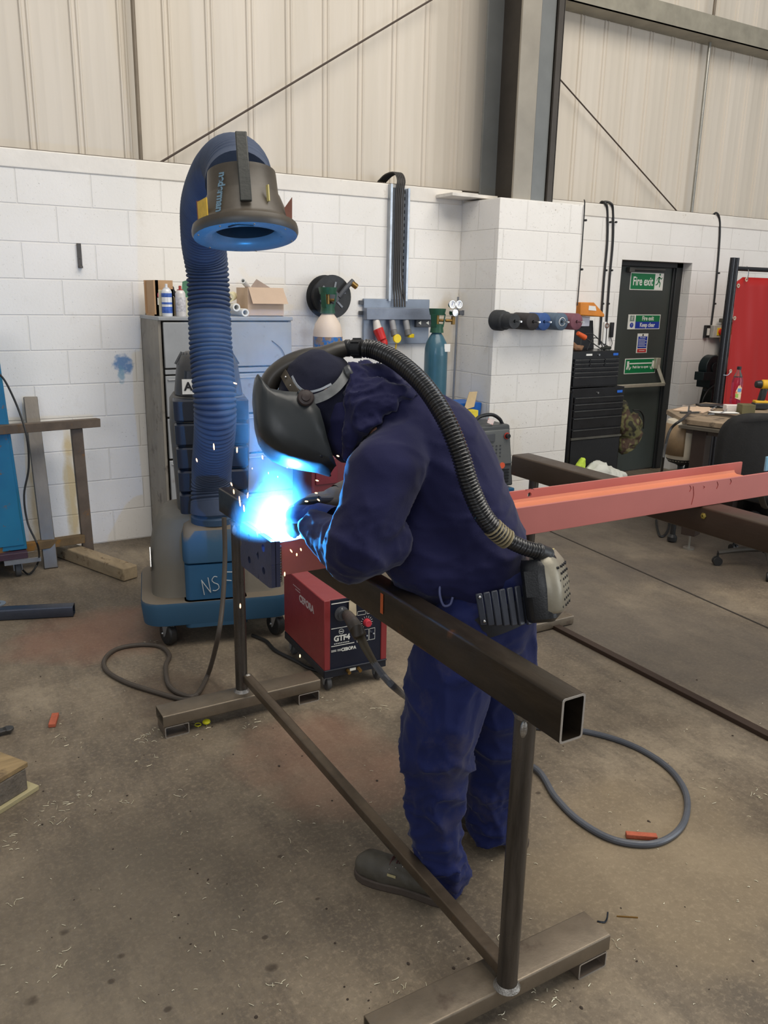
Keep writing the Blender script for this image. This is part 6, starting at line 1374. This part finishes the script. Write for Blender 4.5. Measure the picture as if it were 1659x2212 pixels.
o = MB().cbox(fl(1563, 893, BZ) + Vector((0, 0, .008)), (.20, .08, .004), Matrix.Rotation(-.5, 3, 'Z')).build('drawing_sheet', M_PAPER); tag(o, 'white drawing sheet on the bench before the squash bottle', 'paper')
o = MB().bar(fl(1530, 896, BZ) + Vector((0, 0, .012)), fl(1600, 904, BZ) + Vector((0, 0, .012)), .03, .012).build('steel_rule', mat('rule_dark', (80, 76, 70), .4, .5)); tag(o, 'dark steel rule near the bench front edge', 'rule')
o = MB().bar(fl(1620, 908, BZ) + Vector((0, 0, .014)), fl(1665, 914, BZ) + Vector((0, 0, .014)), .07, .012).build('plywood_offcut', mat('ply_yellow', (176, 146, 92), .7)); tag(o, 'yellowish plywood offcut on the bench under the drill', 'offcut')
tag(MB().tube([fl(1535, 885, BZ + .012), fl(1550, 878, BZ + .012), fl(1570, 882, BZ + .02), fl(1555, 893, BZ + .012), fl(1530, 895, BZ + .012)], .004, n=6).build('grey_lead', M_GALV), 'thin grey lead coiled on the bench before the white papers', 'cable')
# ---- welding screen
t = thing('welding_screen', (6.8, 4.95, 0), 'red vinyl welding curtain hung by rings on a black tube frame', 'welding screen')
MF = mat('frame_black', (26, 26, 30), .3, .3, var=.1, coat=.2)
for x in (6.405, 6.455): MB().cyl((x, 4.95, .02), (x, 4.95, 2.115), .024, n=18).build('post', MF, t)
MB().cyl((6.455, 4.95, 2.025), (7.95, 4.95, 2.025), .020, n=16).build('crossbar', MF, t)
MB().box((6.36, 4.70, 0), (6.50, 5.2, .03)).build('foot', MF, t, bevel=.004); MB().box((7.9, 4.70, 0), (7.98, 5.2, .03)).cyl((7.94, 4.95, .02), (7.94, 4.95, 2.05), .024, n=16).build('post', MF, t)
s = NT('red_vinyl'); s.b.inputs['Base Color'].default_value = (*srgb((168, 20, 14)), 1); s.b.inputs['Roughness'].default_value = .42; M_VIN = s.m
m = MB(); cols, rows = 60, 16; G = []
for i in range(cols + 1):
    x = 6.475 + i * 1.4 / cols; line = []
    for j in range(rows + 1):
        z = .62 + j * (1.955 - .62) / rows
        if i < 4 and j == rows: z -= (4 - i) * .012
        xx = x - (.0 if j > 4 else .0) + .10 * (1 - j / rows) * (1 if i == 0 else .3)
        line.append(m.bm.verts.new((xx, 4.95 + .006 * math.sin(i * .30 + .8 * math.sin(j * .3)) + .002 * math.sin(i * .9 + j * .5), z)))
    G.append(line)
for i in range(cols):
    for j in range(rows): m._f([G[i][j], G[i + 1][j], G[i + 1][j + 1], G[i][j + 1]])
o = m.build('curtain', M_VIN, t); sd = o.modifiers.new('Solidify', 'SOLIDIFY'); sd.thickness = .002
for p_ in ((6.60, 1.935), (6.50, 1.88), (6.505, 1.60), (6.54, 1.13), (7.1, 1.935), (7.6, 1.935)): MB().lathe([(.009, 0), (.018, 0), (.018, .004), (.009, .004)], (p_[0], 4.935, p_[1]), (0, -1, 0), closed=True, n=20).build('eyelet', M_BRASS if p_[0] < 0 else mat('eyelet_cream', (214, 206, 180), .35, .5), o)
MB().tube([(6.61, 4.93, 1.93), (6.605, 4.925, 2.0), (6.605, 4.95, 2.05)], .003, n=6).build('hanging_wire', M_CHROME, t)
MB().tube([(6.43, 4.92, 1.10), (6.48, 4.91, 1.10), (6.54, 4.93, 1.13)], .003, n=6).build('tie_string', mat('string_blue', (180, 196, 210), .6), t)
# ---- bench grinder on a pedestal
t = thing('bench_grinder', (6.9, 5.45, 0), 'dark green-black pedestal grinder against the wall beside the fire exit', 'grinder')
M_GR = mat('grinder_green', (26, 38, 40), .4, .2, var=.1)
gc = aY(1531, 793, 5.45)
MB().cyl((gc.x, 5.38, gc.z), (gc.x, 5.48, gc.z), .12, n=36).build('wheel_guard', M_GR, t, bevel=.008)
MB().cyl((gc.x, 5.37, gc.z), (gc.x, 5.38, gc.z), .05, n=24).build('hub_cap', M_GR, t, bevel=.003)
MB().box((gc.x - .16, 5.37, gc.z - .12), (gc.x + .02, 5.48, gc.z - .04)).build('spark_guard', M_GR, t, bevel=.004)
MB().cyl((gc.x + .02, 5.46, gc.z + .0), (gc.x + .42, 5.50, gc.z + .0), .085, n=28).build('motor', mat('motor_grey', (120, 120, 110), .4, .4), t, bevel=.01)
MB().cyl((gc.x + .42, 5.40, gc.z), (gc.x + .46, 5.5, gc.z), .11, n=30).build('wheel_guard', M_GR, t, bevel=.008)
MB().box((gc.x - .02, 5.40, gc.z - .2), (gc.x + .30, 5.56, gc.z - .085)).build('table', M_GR, t, bevel=.005)
MB().hexa([(gc.x - .02, 5.38, .0), (gc.x + .34, 5.38, .0), (gc.x + .34, 5.6, .0), (gc.x - .02, 5.6, .0), (gc.x + .06, 5.42, gc.z - .2), (gc.x + .22, 5.42, gc.z - .2), (gc.x + .22, 5.54, gc.z - .2), (gc.x + .06, 5.54, gc.z - .2)]).build('pedestal', M_TB, t, bevel=.004)
MB().tube([(gc.x + .05, 5.40, gc.z - .17), (gc.x - .06, 5.38, gc.z - .22), (gc.x - .12, 5.38, gc.z - .32), (gc.x - .08, 5.38, gc.z - .40), (gc.x + .02, 5.38, gc.z - .40), (gc.x + .09, 5.40, gc.z - .33)], .007, n=8).build('cord', M_BLK, t)
t = thing('isolator_switch', (7.36, YW - .03, 1.44), 'grey isolator box with a red and yellow switch beside the black screen post', 'switch')
MB().box((7.31, YW - .07, 1.375), (7.47, YW - .004, 1.50)).build('box', mat('isolator_grey', (190, 186, 176), .5), t, bevel=.004)
MB().box((7.36, YW - .076, 1.40), (7.44, YW - .069, 1.475)).build('yellow_plate', mat('iso_yellow', (226, 196, 50), .45), t)
MB().box((7.375, YW - .095, 1.425), (7.43, YW - .076, 1.45)).cyl((7.402, YW - .09, 1.437), (7.402, YW - .076, 1.437), .03, n=20).build('knob', mat('iso_red', (206, 50, 40), .4), t)
MB().box((7.23, YW - .04, 1.375), (7.29, YW - .004, 1.50)).build('cable_block', M_BLKP, t, bevel=.003); MB().box((7.24, YW - .043, 1.40), (7.28, YW - .039, 1.47)).build('label', M_WHITE, t)
t = thing('old_machine', (7.7, 5.6, 0), 'old machine with a brown box and a dark guard behind the black screen post', 'machine')
MB().box((7.42, 5.45, 1.33), (8.0, 5.78, 1.53)).build('brown_box', mat('brown_box', (124, 96, 72), .6), t, bevel=.004)
MB().box((7.40, 5.44, 1.53), (8.0, 5.8, 1.57)).build('cover', mat('rough_grey', (92, 88, 78), .8, bump=.5), t, bevel=.006)
MB().box((7.36, 5.48, .0), (7.95, 5.78, 1.20)).build('cabinet', mat('machine_olive', (76, 74, 64), .6), t, bevel=.005); MB().box((7.42, 5.44, 1.20), (7.95, 5.78, 1.33)).build('panel', M_DGREY, t, bevel=.004)
text('HA', (7.52, 5.435, 1.265), .09, M_WHITE, t)
# ---- swivel chair
cc_ = Vector((4.97, 3.28, 0))
t = thing('swivel_chair', cc_, 'black swivel office chair with its back to the camera at the bench', 'chair')
M_CH = mat('chair_black', (19, 18, 18), .75, var=.12, bump=.2); M_CHB = mat('chair_base', (66, 62, 56), .6)
seat_c = cc_ + Vector((0, 0, .50))
MB().loft([(cc_.x, cc_.y, .47, .40, .40, .10), (cc_.x, cc_.y, .485, .47, .47, .14), (cc_.x, cc_.y, .53, .47, .47, .14), (cc_.x, cc_.y, .545, .42, .42, .12)]).build('seat', M_CH, t, angle=60)
bcn = dp(1647, 950, 4.98); bn = (Vector((cc_.x, cc_.y, 0)) - Vector((bcn.x, bcn.y, 0))); bn.z = 0; bn.normalize(); bs_ = Vector((-bn.y, bn.x, 0))
bcn = cc_ - bn * .25 + Vector((0, 0, .84)); bcn = dp(1647, 960, 4.95)
m = MB(); rings = []
for q, k_ in ((-.03, .86), (-.022, .97), (.0, 1.0), (.022, .97), (.03, .86)):
    ring = []
    for i in range(32):
        an = 2 * PI * i / 32; c_, s_ = math.cos(an), math.sin(an)
        sx_, sz_ = abs(c_) ** .6 * (1 if c_ > 0 else -1), abs(s_) ** .6 * (1 if s_ > 0 else -1)
        w2 = .255 * k_; h2 = .25 * k_; lx = sx_ * w2; ring.append(m.bm.verts.new(bcn + Vector((_r.x, _r.y, 0)).normalized() * lx + Vector((0, 0, sz_ * h2 - .06)) + to_c * (-q - 1.0 * lx * lx)))
    rings.append(ring)
for a_, b_ in zip(rings, rings[1:]):
    for i in range(32): m._f([a_[i], a_[(i + 1) % 32], b_[(i + 1) % 32], b_[i]])
m._f(rings[0]); m._f(rings[-1]); m.build('backrest', M_CH, t, angle=70)
MB().tube([bcn + Vector((0, 0, -.2)) - to_c * .0, (bcn + cc_) / 2 + Vector((0, 0, .02)), cc_ + Vector((0, 0, .46))], .022, n=10, flat=.5).build('back_bracket', M_CHB, t)
MB().cyl(cc_ + Vector((0, 0, .10)), cc_ + Vector((0, 0, .47)), .025, n=18).cyl(cc_ + Vector((0, 0, .10)), cc_ + Vector((0, 0, .25)), .035, n=18).build('gas_lift', M_TB, t)
for i in range(5):
    an = math.radians(148 + i * 72); d_ = Vector((math.cos(an), math.sin(an), 0)); e_ = cc_ + d_ * .33
    k = MB().tube([cc_ + Vector((0, 0, .13)) + d_ * .02, cc_ + d_ * .18 + Vector((0, 0, .115)), e_ + Vector((0, 0, .09))], lambda u: .032 - .012 * u, n=10, flat=.7).build('base_arm', M_CHB, t)
    n2 = Vector((-d_.y, d_.x, 0)); MB().cyl(e_ + n2 * .022 + Vector((0, 0, .03)), e_ + n2 * .004 + Vector((0, 0, .03)), .03, n=18).cyl(e_ - n2 * .022 + Vector((0, 0, .03)), e_ - n2 * .004 + Vector((0, 0, .03)), .03, n=18).cyl(e_ + Vector((0, 0, .04)), e_ + Vector((0, 0, .09)), .008, n=8).build('castor', M_BLK, k)
t = thing('black_compressor', (5.8, 4.0, 0), 'black box machine with a small wheel under the bench behind the chair', 'machine')
MB().box((5.62, 3.75, .04), (6.0, 4.3, .40)).build('case', M_TB, t, bevel=.01); MB().cyl((5.60, 3.85, .10), (5.62, 3.85, .10), .08, n=24).build('wheel', M_DGREY, t, bevel=.004); MB().box((5.63, 3.74, .0), (5.99, 4.29, .04)).build('foot', M_BLK, t)
o = MB().box((5.25, 4.35, 0), (5.6, 4.38, .42)).build('pale_panel', mat('pale_panel', (150, 144, 132), .6)); tag(o, 'pale flat panel standing under the bench beside the black machine', 'panel')

# ================================================================ small things on the floor
M_BRK = mat('orange_brick', (176, 92, 66), .8, var=.15, vs=30, bump=.4)
for (a_, b_, w_, lab) in (((112, 1568), (120, 1543), .028, 'chip of orange primed steel on the floor before the pallet corner'), ((1352, 1803), (1419, 1808), .022, 'orange offcut lying inside the hose loop'), ):
    p_, q_ = fl(*a_, .009), fl(*b_, .009)
    o = MB().bar(p_, q_, w_, .016).build('steel_offcut', M_BRK, bevel=.002); tag(o, lab, 'offcut')
o = MB().cyl(fl(953, 1911, .001), fl(953, 1911, .005), .011, n=20).build('orange_disc', M_BRK); tag(o, 'small orange disc among the metal shavings at the near foot', 'disc')
yp = fl(440, 1565, .002)
o = MB().ball(yp + Vector((.012, 0, .01)), (.017, .017, .011), 2).build('yellow_cap', mat('cap_yellow', (226, 220, 40), .4)); tag(o, 'yellow plastic cap on the floor under the far foot of the near stand', 'cap')
MB().lathe([(.011, 0), (.014, 0), (.014, .003), (.011, .003)], yp + Vector((-.022, .008, 0)), closed=True, n=20).build('ring_tab', mat('cap_yellow', (226, 220, 40), .4), o)
o = MB().tube([fl(1290, 1990, .002), fl(1305, 1992, .003), fl(1311, 1985, .01), fl(1313, 1970, .022)], .0025, n=6, sub=6).build('curl_of_swarf', mat('curl_dark', (60, 66, 74), .3, .8)); tag(o, 'dark curl of swarf beside the end of the near foot', 'swarf')
tag(MB().bar(fl(1332, 1979, .002), fl(1378, 1982, .002), .003, .003).build('brass_wire', M_BRASS), 'straight bit of brass wire on the floor beside the dark curl', 'wire')
# metal shavings strewn on the slab: nobody could count them
rnd = random.Random(11); m = MB()
def sliver(c, ln, an):
    k_ = rnd.random(); d_ = Vector((math.cos(an), math.sin(an), 0)); n2 = Vector((-d_.y, d_.x, 0)); w_ = .0007 + .0006 * rnd.random()
    b_ = c + d_ * ln * .5 + n2 * ln * (rnd.random() - .5) * .5; e_ = b_ + (d_ * (.6 + .4 * k_) + n2 * (rnd.random() - .5)).normalized() * ln * .5
    z = Vector((0, 0, .0018))
    m.tube([c + z, b_ + z + Vector((0, 0, .002 * rnd.random())), e_ + z], w_, n=4, sub=3)
clusters = [(190, 1730, 25, 60), (120, 1740, 18, 40), (145, 1600, 10, 30), (325, 1590, 26, 26), (110, 1775, 14, 35), (430, 1570, 12, 25), (350, 1640, 8, 40), (270, 1735, 8, 20), (400, 1715, 6, 20), (600, 2125, 10, 22), (590, 1955, 2, 6), (700, 1780, 5, 60), (940, 1870, 6, 30), (945, 1900, 34, 42), (1000, 2050, 4, 60), (880, 2140, 14, 60), (1160, 2150, 14, 40), (1100, 2190, 5, 30), (1210, 2170, 6, 25), (1640, 1720, 16, 22), (1330, 2035, 5, 12), (130, 2080, 10, 50), (40, 1955, 8, 30), (30, 1820, 14, 35), (530, 1560, 12, 30), (700, 1510, 6, 20), (820, 1530, 10, 18), (330, 1390, 12, 16), (1240, 1590, 3, 20), (560, 1200, 5, 40), (620, 1830, 5, 50), (480, 2010, 5, 60), (1560, 1700, 8, 60)]
for cx_, cy_, n_, sp_ in clusters:
    for i in range(max(2, int(n_ * .6))):
        x, y = cx_ + rnd.gauss(0, sp_ * .5), cy_ + rnd.gauss(0, sp_ * .3)
        if y < 1330: continue
        sliver(fl(x, y), .010 + .020 * rnd.random() ** 2, rnd.random() * 6.28)
for i in range(200):
    y = 1420 + 790 * rnd.random() ** .8; x = rnd.random() * 1659
    if rnd.random() < .35 or y > 1500: sliver(fl(x, y), .004 + .012 * rnd.random() ** 2, rnd.random() * 6.28)
o = m.build('metal_shavings', mat('swarf_bright', (222, 214, 186), .35, .35, var=.1)); tag(o, 'bright metal shavings strewn over the whole workshop floor', 'shavings', kind='stuff')
m = MB()
for i in range(130):
    y = 1450 + 750 * rnd.random(); x = rnd.random() * 1659; c_ = fl(x, y, .001); r_ = .0015 + .004 * rnd.random() ** 2
    m.ball(c_, (r_, r_ * (.5 + rnd.random()), r_ * .5), 1)
o = m.build('grit', mat('dark_grit', (58, 48, 40), .9)); tag(o, 'dark grit and crumbs of rust scattered on the slab', 'grit', kind='stuff')

# ================================================================ arc, sparks and fume
def emis(name, c_, e_):
    s = NT(name); s.n.remove(s.b); em = s.new('Emission'); em.inputs[0].default_value = (*c_, 1); em.inputs[1].default_value = e_; s.L(em.outputs[0], s.out.inputs[0]); return s.m
o = MB().ball(ARC, (.013, .013, .010), 3).build('welding_arc', emis('arc_plasma', (.75, .92, 1.0), 260)); tag(o, 'blinding blue-white welding arc on the end of the red beam', 'arc')
M_SP = emis('hot_spark', (1.0, .50, .20), 9)
SPK = [(462, 965, 14, .1, 2.35), (425, 994, 8, .3, 2.4), (512, 972, 12, 0, 2.5), (567, 988, 8, .2, 2.5), (553, 863, 8, .2, 2.5), (508, 828, 8, 1.2, 2.4), (685, 1038, 7, 1.3, 2.4), (683, 1065, 6, 1.4, 2.35), (662, 1083, 7, 1.5, 2.3), (688, 1080, 7, .9, 2.3), (629, 1190, 8, .6, 2.35), (650, 1187, 6, .3, 2.35), (641, 1198, 6, .05, 2.3), (615, 1240, 9, 0, 2.3), (519, 1309, 10, 0, 2.25), (648, 1417, 7, 0, 2.5), (730, 985, 6, 1.2, 2.2), (505, 1062, 10, .1, 2.42), (518, 1083, 22, .12, 2.4), (535, 1070, 12, -.15, 2.45), (500, 1046, 8, .4, 2.42), (527, 1098, 14, .1, 2.42), (580, 1022, 4, .1, 2.5), (545, 1012, 3, .1, 2.5), (600, 1030, 3, .2, 2.5), (620, 1010, 3, .6, 2.5)]
sp_src = None
for (x, y, ln, an, tt) in SPK:
    a_, b_ = dp(x - ln * .5 * math.sin(an), y - ln * .5 * math.cos(an), tt), dp(x + ln * .5 * math.sin(an), y + ln * .5 * math.cos(an), tt)
    R_ = .0019 if ln > 5 else .0010
    mid_ = (a_ + b_) / 2; d_ = b_ - a_
    k = MB().lathe([(R_ * .3, -.5 * d_.length), (R_ * .8, -.3 * d_.length), (R_, 0), (R_ * .8, .3 * d_.length), (R_ * .3, .5 * d_.length)], mid_, d_, n=8).build('spark', M_SP)
    tag(k, 'tiny orange glowing spark flying off the welding arc', 'spark', 'sparks around the arc')
# welding fume: thin smoke rising from the arc, lit by it
s = NT('welding_fume'); s.n.remove(s.b)
pv = s.new('ShaderNodeVolumePrincipled') if False else s.n.new('ShaderNodeVolumeScatter'); pv.inputs['Color'].default_value = (.92, .96, 1, 1); pv.inputs['Anisotropy'].default_value = .1
geo = s.new('NewGeometry'); sub = s.new('VectorMath', operation='SUBTRACT'); s.L(geo.outputs['Position'], sub.inputs[0]); sub.inputs[1].default_value = ARC
sep = s.new('SeparateXYZ'); s.L(sub.outputs[0], sep.inputs[0])
# the plume leans towards the hood as it climbs and widens
ax_ = s.math('SUBTRACT', sep.outputs[0], s.math('MULTIPLY', sep.outputs[2], .02)); ay_ = s.math('SUBTRACT', sep.outputs[1], s.math('MULTIPLY', sep.outputs[2], .25))
rad = s.math('SQRT', s.math('ADD', s.math('MULTIPLY', ax_, ax_), s.math('MULTIPLY', ay_, ay_)))
wid = s.math('ADD', .045, s.math('MULTIPLY', s.math('MAXIMUM', sep.outputs[2], 0), .34))
fall = s.math('SUBTRACT', 1.0, s.math('DIVIDE', rad, wid)); fall = s.math('MAXIMUM', fall, 0)
nz = s.noise(13, 6, .7, vec=sub.outputs[0], stretch=(1, 1, .55)); nz2 = s.ramp(nz, [(.40, (0, 0, 0)), (.62, (1.0, 1.0, 1.0))])
dist = s.new('VectorMath', operation='LENGTH'); s.L(sub.outputs[0], dist.inputs[0]); core = s.math('MAXIMUM', s.math('SUBTRACT', 1.0, s.math('DIVIDE', dist.outputs['Value'], .16)), 0)  # dense core added round the arc to make its white glare
hgt = s.math('DIVIDE', 1.0, s.math('ADD', .35, s.math('MULTIPLY', s.math('MAXIMUM', sep.outputs[2], 0), 9.0)))
dens = s.math('MULTIPLY', s.math('MULTIPLY', fall, s.math('ADD', .10, s.math('MULTIPLY', nz2, 1.3))), s.math('MULTIPLY', hgt, FUME))
dens = s.math('ADD', dens, s.math('MULTIPLY', s.math('MULTIPLY', core, core), 13.0)); s.L(dens, pv.inputs['Density']); s.L(pv.outputs[0], s.out.inputs['Volume'])
o = MB().loft([(ARC.x + .01, ARC.y, ARC.z - .02, .30, .19, .07), (ARC.x + .01, ARC.y + .03, ARC.z + .10, .34, .30, .12), (ARC.x + .01, ARC.y + .12, ARC.z + .45, .46, .46, .22), (ARC.x + .01, ARC.y + .16, ARC.z + .62, .50, .50, .24)], n=8).build('welding_smoke', s.m)
tag(o, 'pale blue welding fume curling up from the arc towards the hood', 'smoke', kind='stuff')
